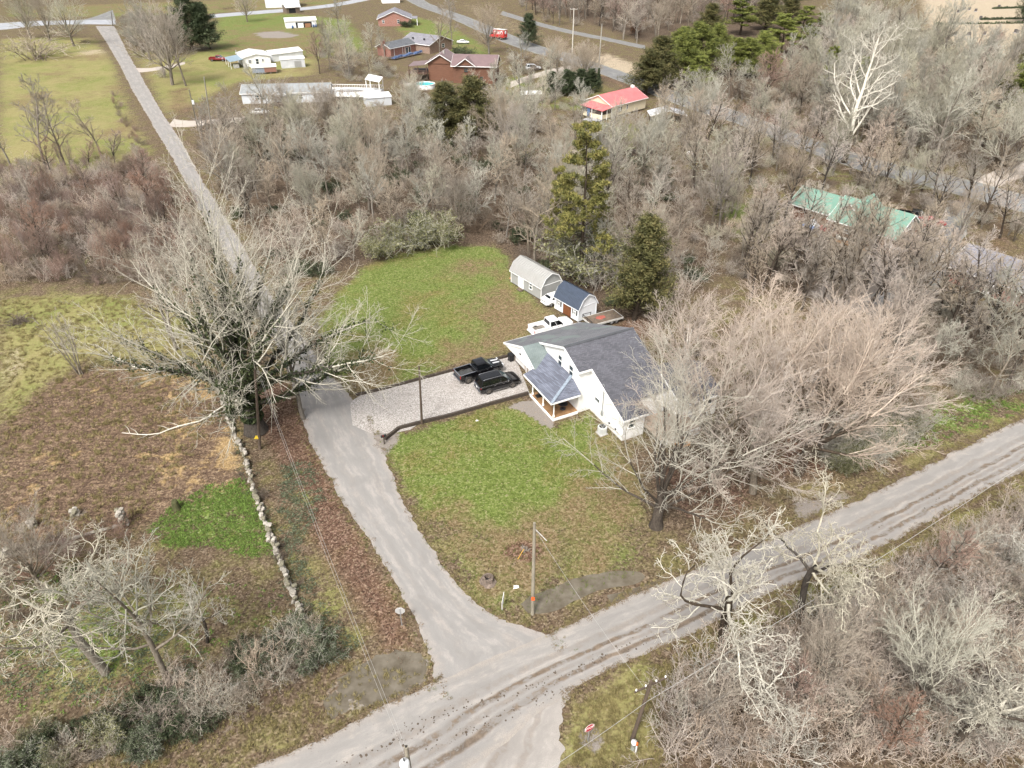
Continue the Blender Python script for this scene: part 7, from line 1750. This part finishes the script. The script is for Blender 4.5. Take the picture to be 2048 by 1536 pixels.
cover('verge_grass', C_dry, [(1140, 1390), (1340, 1310), (1800, 1090), (2048, 960), (2048, 1010), (1760, 1160), (1330, 1380), (1330, 1560), (1110, 1560)], 1100, (0.6, 1.5), 49)
cover('field_grass', C_dry, [(0, 600), (200, 590), (440, 650), (460, 800), (300, 1040), (0, 1110)], 2600, (0.6, 1.5), 50)
cover('verge_grass', C_dry, [(440, 1536), (700, 1430), (860, 1350), (740, 1330), (600, 1300), (300, 1440), (150, 1560)], 500, (0.5, 1.3), 51)
def kcover(name, src, poly, n, s, seed):
    P = fill_points(poly, n, 0.05, seed, False); g = np.random.default_rng(seed); scatter(name, src, P, g.uniform(*s, len(P)), seed, 0.1)
kcover('lawn_grass', C_grn, [(770, 905), (800, 872), (960, 822), (1100, 856), (1180, 835), (1275, 945), (1290, 1140), (1040, 1240), (960, 1210), (860, 1060)], 3200, (0.5, 1.25), 52)
kcover('lawn_grass', C_grn, [(740, 535), (900, 495), (985, 495), (1020, 590), (1080, 630), (1010, 690), (790, 770), (660, 760), (645, 640)], 2400, (0.5, 1.25), 53)

# leaf fall and grass creeping over the road edges
def verge(names, src, n, s, seed, off=(-0.25, 0.55)):
    g = np.random.default_rng(seed); out = []
    for nm, L, R, d in EDGE:
        if nm not in names: continue
        for E, sg in ((L, -1), (R, 1)):
            k = g.integers(0, len(E), n); out.append(E[k] + sg * d[k] * g.uniform(*off, (n, 1)) + g.normal(0, 0.08, (n, 2)))
    P = np.concatenate(out); P = P[(P[:, 1] > 18) & (P[:, 1] < 140)]
    for k in KEEP2: P = P[sdist(P, k) < 0]
    scatter('verge_litter', src, P, g.uniform(*s, len(P)), seed, 0.1)
KEEP2 = [px_poly(p) for p in ([(880, 1345), (985, 1235), (1100, 1268), (1000, 1330), (900, 1370)], [(840, 1560), (1000, 1395), (1125, 1395), (1100, 1600)], [(640, 780), (720, 785), (745, 870), (690, 850)])]
C_bits = clump('leaf_clump', leaf_material('dead_leaves_and_straw', [(0.05, 0.034, 0.022), (0.115, 0.08, 0.05), (0.21, 0.16, 0.10)]), 16, 0.16, 0.055, 7)
verge(('lane', 'county_road'), C_bits, 1300, (0.5, 1.3), 61)
verge(('lane', 'county_road'), C_dry, 700, (0.4, 1.0), 62, (0.0, 0.8))
verge(('lane',), C_grn, 800, (0.6, 1.3), 63, (-0.1, 0.7))

wall_line = resample([at(*q) for q in ((447, 800), (474, 880), (510, 985), (552, 1100), (598, 1215), (620, 1270))], 300)[0]
gw = np.random.default_rng(91)
scatter('wall_weeds', C_pale, wall_line[gw.integers(0, 300, 110)] + gw.normal(0, 0.45, (110, 2)), gw.uniform(0.5, 1.3, 110), 92)
scatter('wall_brambles', 'shrub0', wall_line[gw.integers(90, 300, 16)] + gw.normal(0, 0.5, (16, 2)), gw.uniform(0.2, 0.45, 16), 93)
# ------------------------------------------------------------------ stone wall, poles, signs and small things
M_stone = plain('grey_field_stone', (0.27, 0.245, 0.205), 0.9, 0.4, 1.8, bump=0.4)
M_stone2 = plain('mossy_field_stone', (0.17, 0.155, 0.11), 0.9, 0.4, 1.8, bump=0.4)
M_stone3 = plain('pale_field_stone', (0.34, 0.31, 0.265), 0.9, 0.35, 1.8, bump=0.4)
def stone_mesh(seed):
    g = np.random.default_rng(seed); bm = bmesh.new(); bmesh.ops.create_icosphere(bm, subdivisions=1, radius=0.5)
    for v in bm.verts:
        c = v.co; v.co = Vector([math.copysign(abs(x) ** 0.7, x) for x in c]) * (0.78 + 0.3 * g.random())
    me = bpy.data.meshes.new('stone'); bm.to_mesh(me); bm.free(); me.materials.append((M_stone, M_stone2, M_stone3)[seed % 3]); return me
STONES = [stone_mesh(i) for i in range(9)]
wall_px = [(447, 800), (458, 842), (474, 880), (492, 925), (510, 985), (530, 1045), (552, 1100), (575, 1160), (598, 1215), (618, 1262)]
P0 = at(*wall_px[0]); t = thing('stone_wall', 'long low dry stone wall running down beside the lane from the ivy tree', 'wall', P0)
W2d, Lw = resample([at(*p) for p in wall_px], 400)
g = np.random.default_rng(77); n = 0; s = 0.0
while s < Lw - 0.3:
    gap = g.uniform(0.22, 0.62); k = (s + gap / 2) / Lw * 399; i = int(min(k, 398)); d = W2d[i + 1] - W2d[i]; a = math.atan2(d[1], d[0]); c = W2d[i]
    for layer in range(g.choice([1, 2, 2, 2, 3])):
        if g.random() < 0.06: continue
        o = bpy.data.objects.new('stone', STONES[n % 9]); COL.objects.link(o); o.parent = t; n += 1
        off = g.normal(0, 0.09); o.location = (c[0] - P0.x - math.sin(a) * off, c[1] - P0.y + math.cos(a) * off, 0.14 + 0.27 * layer + g.normal(0, 0.05))
        o.scale = (gap * 1.05, g.uniform(0.28, 0.5) * (1.0 if layer == 0 else 0.85), g.uniform(0.20, 0.36)); o.rotation_euler = (g.normal(0, .12), g.normal(0, .12), a + g.normal(0, .4))
    s += gap * 0.97
def pillar(label, px, h, seed, cat='pillar'):
    t = thing('stone_pillar', label, cat, at(*px)); g = np.random.default_rng(seed); z = 0.0; n = 0
    while z < h:
        for k in range(3):
            o = bpy.data.objects.new('stone', STONES[(n + seed) % 9]); COL.objects.link(o); o.parent = t; n += 1
            a = k * 2.1 + z * 3; o.location = (0.17 * math.cos(a), 0.17 * math.sin(a), z + 0.13); o.scale = (0.5, 0.42, 0.3); o.rotation_euler = (g.normal(0, .1), g.normal(0, .1), a)
        z += 0.24
pillar('square pile of pale stones ending the long stone wall at its lower end', (625, 1278), 1.1, 3)
pillar('broken stone pillar standing alone in the left field', (250, 1050), 1.9, 5)
pillar('flat topped stone footing at the left picture edge', (12, 1110), 0.6, 6, 'footing'); pillar('small pale stone footing in the left field, middle of three', (66, 1052), 0.5, 7, 'footing'); pillar('pale stone footing in the left field nearest the broken pillar', (151, 1030), 0.6, 8, 'footing')
t = thing('stone_kerb', 'low line of flat stones across the lower left ground', 'kerb', at(20, 1112)); A, B = at(20, 1112), at(245, 1050)
for k in range(26):
    o = bpy.data.objects.new('stone', STONES[k % 9]); COL.objects.link(o); o.parent = t; o.location = (B - A) * (k / 25) + Vector((0, 0, 0.08)); o.scale = (0.6, 0.32, 0.22); o.rotation_euler = (0, 0, bearing(A, B) + random.gauss(0, .15))
t = thing('mossy_stump', 'dark mossy standing stump at the edge of the bright ivy patch', 'stump', at(354, 1018))
b = MB(); b.lathe([(0.42, 0), (0.34, 0.3), (0.30, 0.9), (0.2, 1.15), (0.0, 1.0)], 10); b.build('stump_wood', bark_material('mossy_bark', (0.03, 0.035, 0.015), (0.09, 0.085, 0.04)), t)
t = thing('hollow_stump', 'hollow dark tree stump on the front lawn near the lane', 'stump', at(976, 1163))
b = MB(); gg = np.random.default_rng(2); n = 14
def ringv(r, z, j): return [(r * (1 + j * gg.normal()) * math.cos(2 * math.pi * k / n), r * (1 + j * gg.normal()) * math.sin(2 * math.pi * k / n), z + abs(gg.normal(0, 0.06)) * (z > 0.2)) for k in range(n)]
R_ = [ringv(0.75, 0, .12), ringv(0.52, 0.2, .06), ringv(0.46, 0.55, .05), ringv(0.30, 0.55, .06), ringv(0.26, 0.12, .04)]
b.add([p for q in R_ for p in q], [(i * n + k, i * n + (k + 1) % n, (i + 1) * n + (k + 1) % n, (i + 1) * n + k) for i in range(4) for k in range(n)] + [tuple(range(4 * n, 5 * n))]); b.build('shell', plain('weathered_stump_wood', (0.13, 0.10, 0.08), 0.9, 0.6, 5), t)
b = MB(); b.lathe([(0, 0.13), (0.25, 0.13)], 12); b.build('hollow', M_dark, t)
t = thing('shattered_stump', 'shattered stump with splinters and a yellow stick on a bed of brown leaves', 'stump', at(1050, 1100))
b = MB(); gg = np.random.default_rng(4)
for k in range(16):
    a = gg.random() * 6.28; r = gg.random() * 0.3; h = gg.uniform(0.2, 0.7); x, y = r * math.cos(a), r * math.sin(a)
    b.tube([(x, y, 0), (x + gg.normal(0, .12), y + gg.normal(0, .12), h)], [0.10, 0.02], 5)
b.build('splinters', plain('grey_splinters', (0.20, 0.17, 0.14), 0.9, 0.6, 6), t)
b = MB(); b.tube([(-0.1, -0.2, 0.35), (-0.65, -1.1, 0.05)], 0.035, 6); b.build('yellow_stick', plain('yellow_wood', (0.50, 0.28, 0.05)), t)
b = MB(); b.tube([(0.25, -0.3, 0.3), (0.75, -0.7, 0.03)], 0.03, 6); b.build('root', M_wood, t)
t = thing('yard_sign', 'small white yard sign seen edge on at the lawn corner', 'sign', at(1006, 1214), math.radians(82))
b = MB(); b.box(-0.55, 0.55, -0.015, 0.015, 0.35, 1.2); b.build('panel', M_trim, t)
for x in (-0.35, 0.35):
    b = MB(); b.tube([(x, 0, 0), (x, 0, 0.36)], 0.015, 5); b.build('leg', M_steel, t)
t = thing('white_scrap', 'crumpled white scrap of litter on the lawn near the utility pole', 'litter', at(1033, 1175))
b = MB(); gg = np.random.default_rng(8); b.add([(x * 0.2 + gg.normal(0, .05), y * 0.15 + gg.normal(0, .04), 0.03 + 0.13 * gg.random()) for x in (-1, 0, 1) for y in (-1, 0, 1)], [(0, 3, 4, 1), (1, 4, 5, 2), (3, 6, 7, 4), (4, 7, 8, 5)]); b.build('sheet', M_trim, t)
t = thing('white_scrap', 'small white scrap lying on the lawn edge below the driveway timber', 'litter', at(954, 842))
b = MB(); b.add([(-0.15, -0.1, 0.03), (0.15, -0.08, 0.08), (0.12, 0.12, 0.03), (-0.1, 0.1, 0.1)], [(0, 1, 2, 3)]); b.build('sheet', M_trim, t)

# stop signs
M_signred = plain('sign_red', (0.42, 0.012, 0.03), 0.4, 0.0); M_signback = plain('bare_aluminium', (0.50, 0.50, 0.49), 0.45, 0.08, metal=0.3)
def stop_sign(label, loc, rz, h=2.15, lean=0.0):
    t = thing('stop_sign', label, 'stop sign', loc, rz); t.rotation_euler[0] = lean
    b = MB(); b.box(-0.03, 0.03, 0.012, 0.06, 0, h + 0.3); b.build('post', M_steel, t)
    def octa(r, y0, y1):
        q = MB(); v = [(r * math.cos(math.pi / 8 + k * math.pi / 4), y, h + r * math.sin(math.pi / 8 + k * math.pi / 4)) for y in (y0, y1) for k in range(8)]
        return q.add(v, [tuple(range(8)), tuple(range(15, 7, -1))] + [(i, i + 8, (i + 1) % 8 + 8, (i + 1) % 8) for i in range(8)])
    pl = octa(0.40, -0.004, 0.008).build('plate', M_trim, t)
    octa(0.372, -0.008, -0.005).build('face', M_signred, pl)
    octa(0.40, 0.009, 0.011).build('back', M_signback, pl)
    cu = bpy.data.curves.new('lettering', 'FONT'); cu.body = 'STOP'; cu.size = 0.30; cu.align_x = 'CENTER'; cu.align_y = 'CENTER'; cu.extrude = 0.002; cu.offset = 0.012
    tmp = bpy.data.objects.new('lettering_curve', cu); COL.objects.link(tmp)
    dg = bpy.context.evaluated_depsgraph_get(); me = bpy.data.meshes.new_from_object(tmp.evaluated_get(dg)); bpy.data.objects.remove(tmp)
    me.materials.clear(); me.materials.append(M_trim)
    o = link('lettering', me, pl); o.rotation_euler = (math.pi / 2, 0, 0); o.location = (0, -0.011, h)
    return t
stop_sign('stop sign showing its red face and white lettering, on a small gravel patch', at(1176, 1484), math.radians(28), 1.75)
stop_sign('stop sign seen from its bare grey back beside the lane', at(804, 1250), math.radians(180 + 4), 1.75)
# roadside cable markers
p = at(1266, 1498); t = thing('cable_pedestal', 'short white capped cable pedestal at the foot of the leaning utility pole', 'pedestal', p)
b = MB(); b.lathe([(0.17, 0), (0.17, 0.75), (0.19, 0.76), (0.19, 0.86), (0.0, 0.9)], 14); b.build('casing', plain('grey_green_plastic', (0.38, 0.42, 0.38)), t)
b = MB(); b.lathe([(0.195, 0.75), (0.2, 0.9), (0.0, 0.94)], 14); b.build('cap', M_trim, t)
p = at(1271, 1505); t = thing('cable_marker', 'white marker post with an orange top beside the cable pedestal', 'marker post', p)
b = MB(); b.tube([(0, 0, 0), (0, 0, 0.9)], 0.055, 10); b.build('post', M_trim, t)
b = MB(); b.lathe([(0.06, 0.9), (0.075, 0.92), (0.075, 1.22), (0.0, 1.27)], 10); b.build('cap', plain('orange_plastic', (0.62, 0.12, 0.02)), t)

# utility poles
M_pole = plain('weathered_pole', (0.22, 0.195, 0.15), 0.9, 0.3, 2.5, sc3=(1, 1, 0.25)); M_poledk = plain('dark_pole', (0.085, 0.062, 0.045), 0.9, 0.3, 2.5, sc3=(1, 1, 0.25))
POLES = {}
def pole(key, label, base, top, mat=M_pole, r=0.15, arm=None, h=None, transformer=None, extra=None):
    p = at(*base); t = thing('utility_pole', label, 'utility pole', p)
    H = h or height_to(p, top[1]); q = at(top[0], top[1], H) - p; q.z = H
    b = MB(); b.tube([(0, 0, 0), q * 0.5, q], [r, r * 0.85, r * 0.68], 10); b.build('shaft', mat, t)
    POLES[key] = p + q
    if arm is not None:
        b = MB(); c = q - Vector((0, 0, 0.4)); d = Vector((math.cos(arm), math.sin(arm), 0)); b.bar(c - d * 1.2 + Vector((0, 0, 0.0)), c + d * 1.2, 0.1, 0.13); a = b.build('crossarm', mat, t)
        for s in (-1.1, -0.4, 0.4, 1.1):
            b = MB(); e = c + d * s; b.lathe([(0.02, 0.06), (0.06, 0.1), (0.06, 0.18), (0.03, 0.26), (0, 0.26)], 8, e); b.build('insulator', M_trim, a)
    if transformer:
        x, y, z = transformer; b = MB(); b.lathe([(0, 0), (0.27, 0.02), (0.28, 0.1), (0.28, 0.85), (0.22, 0.95), (0.0, 1.0)], 16, (q.x + x, q.y + y, q.z + z)); tr = b.build('transformer', plain('pale_grey_transformer', (0.60, 0.61, 0.61), 0.45, 0.05), t)
        b = MB(); b.tube([(q.x + x, q.y + y, q.z + z + 0.98), (q.x + x, q.y + y, q.z + z + 1.25)], 0.05, 8); b.build('bushing', M_dark, tr)
        b = MB(); b.bar((q.x, q.y, q.z + z + 0.5), (q.x + x, q.y + y, q.z + z + 0.5), 0.06, 0.2); b.build('bracket', M_steel, t)
    if extra: extra(t, q)
    return t
def orange_tag(t, q):
    b = MB(); b.box(-0.13, 0.13, -0.20, -0.165, 1.9, 2.3); b.build('orange_tag', plain('orange_reflector', (0.60, 0.10, 0.02)), t)
    b = MB(); b.tube([q + Vector((0.05, 0, -0.6)), q + Vector((0.95, 0.35, -2.2))], 0.03, 6); b.build('guy_strap', M_trim, t)
pole('drive', 'slim dark utility pole at the edge of the gravel driveway', (844, 848), (838, 732), M_poledk, 0.14, h=8.0)
pole('corner', 'bare weathered utility pole standing at the puddle on the lawn corner', (1065, 1228), (1069, 1046), M_pole, 0.16, extra=orange_tag)
pole('stop', 'leaning utility pole with a short crossarm in the brush by the stop sign', (1264, 1480), (1303, 1362), M_poledk, 0.15, arm=math.radians(25))
pole('ivy', 'dark mossy pole with a yellow ribbon in front of the huge ivy tree', (520, 898), (508, 715), M_poledk, 0.16, extra=lambda t, q: (MB().box(-0.2, 0.2, -0.2, 0.2, 1.5, 1.62)).build('yellow_ribbon', plain('yellow_ribbon', (0.60, 0.42, 0.03)), t))
H = 10.0; ptop = at(812, 1494, H); p = Vector((ptop.x, ptop.y, 0)); t = thing('utility_pole', 'pole top with a pale round transformer at the bottom edge of the picture', 'utility pole', p)
b = MB(); b.tube([(0, 0, 0), (0, 0, H)], [0.16, 0.12], 10); b.build('shaft', M_pole, t)
b = MB(); b.lathe([(0, 0), (0.27, 0.02), (0.28, 0.1), (0.28, 0.8), (0.22, 0.9), (0.0, 0.95)], 16, (-0.12, -0.36, H - 1.7)); tr = b.build('transformer', plain('pale_grey_transformer', (0.60, 0.61, 0.61), 0.45, 0.05), t)
b = MB(); b.tube([(-0.12, -0.36, H - 0.76), (-0.12, -0.36, H - 0.5)], 0.04, 8); b.build('bushing', M_dark, tr)
b = MB(); b.tube([(0.0, 0.0, H), (0.0, 0.0, H + 0.12)], 0.05, 8); b.build('pole_cap', M_dark, t)
POLES['bottom'] = p + Vector((0, 0, H))
pole('lane1', 'weathered utility pole with a grey transformer beside the lane at the mobile home drive', (397, 262), (378, 179), M_pole, 0.16, h=11.5, transformer=(0.35, -0.25, -3.2))
pole('lane2', 'tall pale utility pole right of the pole with the transformer', (424, 262), (408, 154), plain('pale_pole', (0.34, 0.32, 0.28), 0.9, 0.2), 0.17, h=13.5)
pole('ridge1', 'tall pale utility pole with crossarm beside the ridge road', (1143, 140), (1148, 16), plain('pale_pole', (0.34, 0.32, 0.28)), 0.2, arm=math.radians(10), h=17)
pole('ridge2', 'tall pale pole without crossarm beside the ridge road above the cone evergreen', (1197, 140), (1204, 48), plain('pale_pole', (0.34, 0.32, 0.28)), 0.2, h=14)
pole('far', 'thin utility pole at the far road junction', (226, 52), (222, 20), M_poledk, 0.16, h=9)
M_wire = plain('pale_wire', (0.34, 0.33, 0.31), 0.5, 0.0)
def wire(label, p, q, sag, r=0.008):
    P = [p.lerp(q, k / 24) - Vector((0, 0, sag * 4 * (k / 24) * (1 - k / 24))) for k in range(25)]
    b = MB(); o = P[0]; b.tube([x - o for x in P], r, 5); w = b.build('power_line', M_wire); w.location = o
    tag(w, label, 'power line')
wire('upper pale wire from the bottom edge pole to the mossy pole at the ivy tree', POLES['bottom'] - Vector((0, 0, 0.2)), POLES['ivy'] - Vector((0, 0, 0.3)), 1.0)
wire('lower pale wire from the bottom edge pole to the mossy pole at the ivy tree', POLES['bottom'] - Vector((0.1, 0, 1.2)), POLES['ivy'] - Vector((0, 0, 1.5)), 1.2)
d = at(2048, 985, 7.5); wire('thick pale cable from the leaning pole to the right picture edge', POLES['stop'] - Vector((0, 0, 2.2)), Vector((POLES['stop'].x + 36, POLES['stop'].y + 20.5, 7.6)), 0.5, 0.018)
wire('thick pale cable from the leaning pole down to the bottom edge of the picture', POLES['stop'] - Vector((0, 0, 2.2)), Vector((POLES['bottom'].x + 3.0, POLES['bottom'].y - 3.0, 7.9)), 0.3, 0.016)
wire('thin wire from the leaning pole up to the lawn corner pole', POLES['stop'] - Vector((0, 0, 1.4)), POLES['corner'] - Vector((0, 0, 0.5)), 0.4, 0.009)
wire('thin wire from the mossy pole to the pole with the transformer up the lane', POLES['ivy'] - Vector((0, 0, 0.3)), POLES['lane1'] - Vector((0, 0, 0.3)), 1.5, 0.012)
# plank fence in the wood
def fence(label, pts, h=1.8):
    P = [at(*p) for p in pts]; t = thing('plank_fence', label, 'fence', P[0]); me = None
    for i in range(len(P) - 1):
        L = (P[i + 1] - P[i]).length; a = bearing(P[i], P[i + 1]); n = int(L / 0.3); d = (P[i + 1] - P[i]) / n
        for k in range(n):
            if me is None:
                b = MB(); b.box(0, 0.28, -0.015, 0.015, 0.05, h); o = b.build('plank', plain('grey_brown_plank', (0.085, 0.066, 0.055), 0.9, 0.35, 2), t); me = o.data
            else: o = link('plank', me, t)
            o.location = P[i] - P[0] + d * k; o.rotation_euler = (0, 0, a); o.scale = (1, 1, random.uniform(0.96, 1.03))
        for z in (0.5, 1.4):
            b = MB(); b.bar(P[i] - P[0] + Vector((0, 0.05, z)), P[i + 1] - P[0] + Vector((0, 0.05, z)), 0.04, 0.09); b.build('rail', M_wood, t)
fence('dark plank fence below the red roofed cottage, half hidden by bare trees', [(1203, 330), (1260, 315), (1330, 300)])
fence('dark plank fence piece beside the ridge road right of the silver shelter', [(1432, 285), (1480, 266)])
# brush piles and bits
def brush_pile(label, px, r, h, seed):
    t = thing('brush_pile', label, 'brush pile', at(*px)); g = np.random.default_rng(seed); n = 90
    c = np.concatenate([g.normal(0, r * 0.4, (n, 2)), np.abs(g.normal(0, h * 0.4, (n, 1)))], 1); d = unit(np.concatenate([g.normal(size=(n, 2)), g.normal(0, .25, (n, 1))], 1))
    P, R = grow(g, c - d * 0.9, d, g.uniform(1.0, 2.4, n), g.uniform(0.02, 0.06, n), 5, 0.15, 0.0); P[..., 2] = np.maximum(P[..., 2], 0.02)
    link('branches', mesh_np('branches', *tubes(P, R, 4), [K_brush]), t)
brush_pile('heap of cut brown branches in the left field', (40, 645), 1.6, 0.9, 1)
brush_pile('heap of brown branches under the bare trees by the far junction', (172, 85), 3.2, 1.2, 2)
brush_pile('low heap of dead branches on the far lawn left of the forked tree', (455, 18), 5.0, 1.4, 3)
def fallen(label, pts, r, seed):
    P = [at(*p) for p in pts]; t = thing('fallen_branch', label, 'branch', P[0]); g = np.random.default_rng(seed); b = MB()
    Q, _ = resample(P, 14); z = [0.08 + 0.25 * abs(math.sin(i * 0.7)) for i in range(14)]
    b.tube([(Q[i, 0] - P[0].x, Q[i, 1] - P[0].y, z[i]) for i in range(14)], [r * (1 - 0.055 * i) for i in range(14)], 6); b.build('limb', K_pale, t)
    b = MB()
    for i in range(3, 13):
        s = g.choice([-1, 1]); e = Vector((Q[i, 0] - P[0].x, Q[i, 1] - P[0].y, z[i])); d = Vector((*(Q[i] - Q[i - 1]), 0)).normalized(); n = Vector((-d.y, d.x, 0)) * s
        b.tube([e, e + d * 0.5 + n * 0.5 + Vector((0, 0, .2)), e + d * 1.1 + n * 0.8 + Vector((0, 0, .35))], [r * 0.35, r * 0.25, r * 0.12], 4)
    b.build('twigs', K_lich, t)
fallen('long pale fallen limb curving over the brown field left of the stone wall', [(480, 800), (440, 822), (400, 845), (340, 862), (290, 874), (245, 868)], 0.13, 1)
fallen('grey fallen limb lying across the field beyond the long pale one', [(330, 735), (300, 745), (240, 722), (190, 690)], 0.12, 2)
# cemetery markers in the pale field
gg = np.random.default_rng(12)
for k, (u, v) in enumerate(sorted((gg.uniform(1900, 2045), gg.uniform(8, 75)) for _ in range(14))):
    t = thing('grave_marker', 'small dark grave marker in the pale field, ' + ORD[k] + ' from the left', 'grave marker', at(u, v), gg.normal(0, 0.2), 'markers in the pale field')
    b = MB(); b.box(-0.8, 0.8, -0.35, 0.35, 0, 0.25); b.build('base', M_conc, t); b = MB(); b.box(-0.6, 0.6, -0.15, 0.15, 0.25, 1.4); b.build('slab', plain('dark_granite', (0.09, 0.08, 0.078), 0.5, 0.2), t)
for k, (u0, u1, v) in enumerate(((1870, 2048, 49), (1960, 2048, 40), (1985, 2048, 18))):
    A, B = at(u0, v), at(u1, v - 2); t = thing('low_hedge', ('long dark low hedge line, lowest in the pale field', 'dark low hedge line in the middle of the pale field', 'dark hedge line highest in the pale field')[k], 'hedge', A); g = np.random.default_rng(k); n = 500
    C = np.stack([g.random(n), g.normal(0, 0.35, n), np.abs(g.normal(0.3, 0.3, n))], 1); D = np.array([*(B - A)]); C = C[:, :1] * D[None] + np.stack([0 * C[:, 1], C[:, 1], C[:, 2]], 1)
    link('foliage', mesh_np('foliage', *leaves(g, C, 0.45), [N_dark]), t)
t = thing('dead_snag', 'white splintered dead trunk standing among the pinkish maples behind the house', 'dead tree', at(1368, 762))
g = np.random.default_rng(6); n = 7
P, R = grow(g, g.normal(0, 0.18, (n, 3)) * [1, 1, 0], np.concatenate([g.normal(0, .06, (n, 2)), np.ones((n, 1))], 1), g.uniform(4, 7.5, n), np.full(n, 0.16), 5, 0.03, 0.03, 0.15)
link('trunk', mesh_np('trunk', *tubes(P, R, 6), [plain('bleached_wood', (0.62, 0.58, 0.52), 0.8, 0.15)]), t)
# mud clods thrown on the road
t = bpy.data.objects.new('x', None); bpy.data.objects.remove(t)
g = np.random.default_rng(15); b = MB()
for A, B, m in (((1000, 1400), (1330, 1262), 110), ((780, 1470), (1010, 1385), 80), ((850, 1500), (1120, 1380), 90), ((1330, 1262), (1560, 1165), 45), ((660, 1536), (840, 1462), 45), ((1650, 1100), (2040, 930), 30)):
    for k in range(m):
        s = g.random(); c = at(A[0] + (B[0] - A[0]) * s + g.normal(0, 7), A[1] + (B[1] - A[1]) * s + g.normal(0, 6)); r = abs(g.normal(0.0, 0.026)) + 0.012
        b.lathe([(r * 1.3, 0.012), (r, 0.02 + r * 0.4), (0.0, 0.02 + r * 0.6)], 5, (c.x, c.y, 0), smooth=False)
tag(b.build('mud_clods', plain('wet_mud', (0.075, 0.056, 0.040), 0.8, 0.3, 4)), kind='stuff')
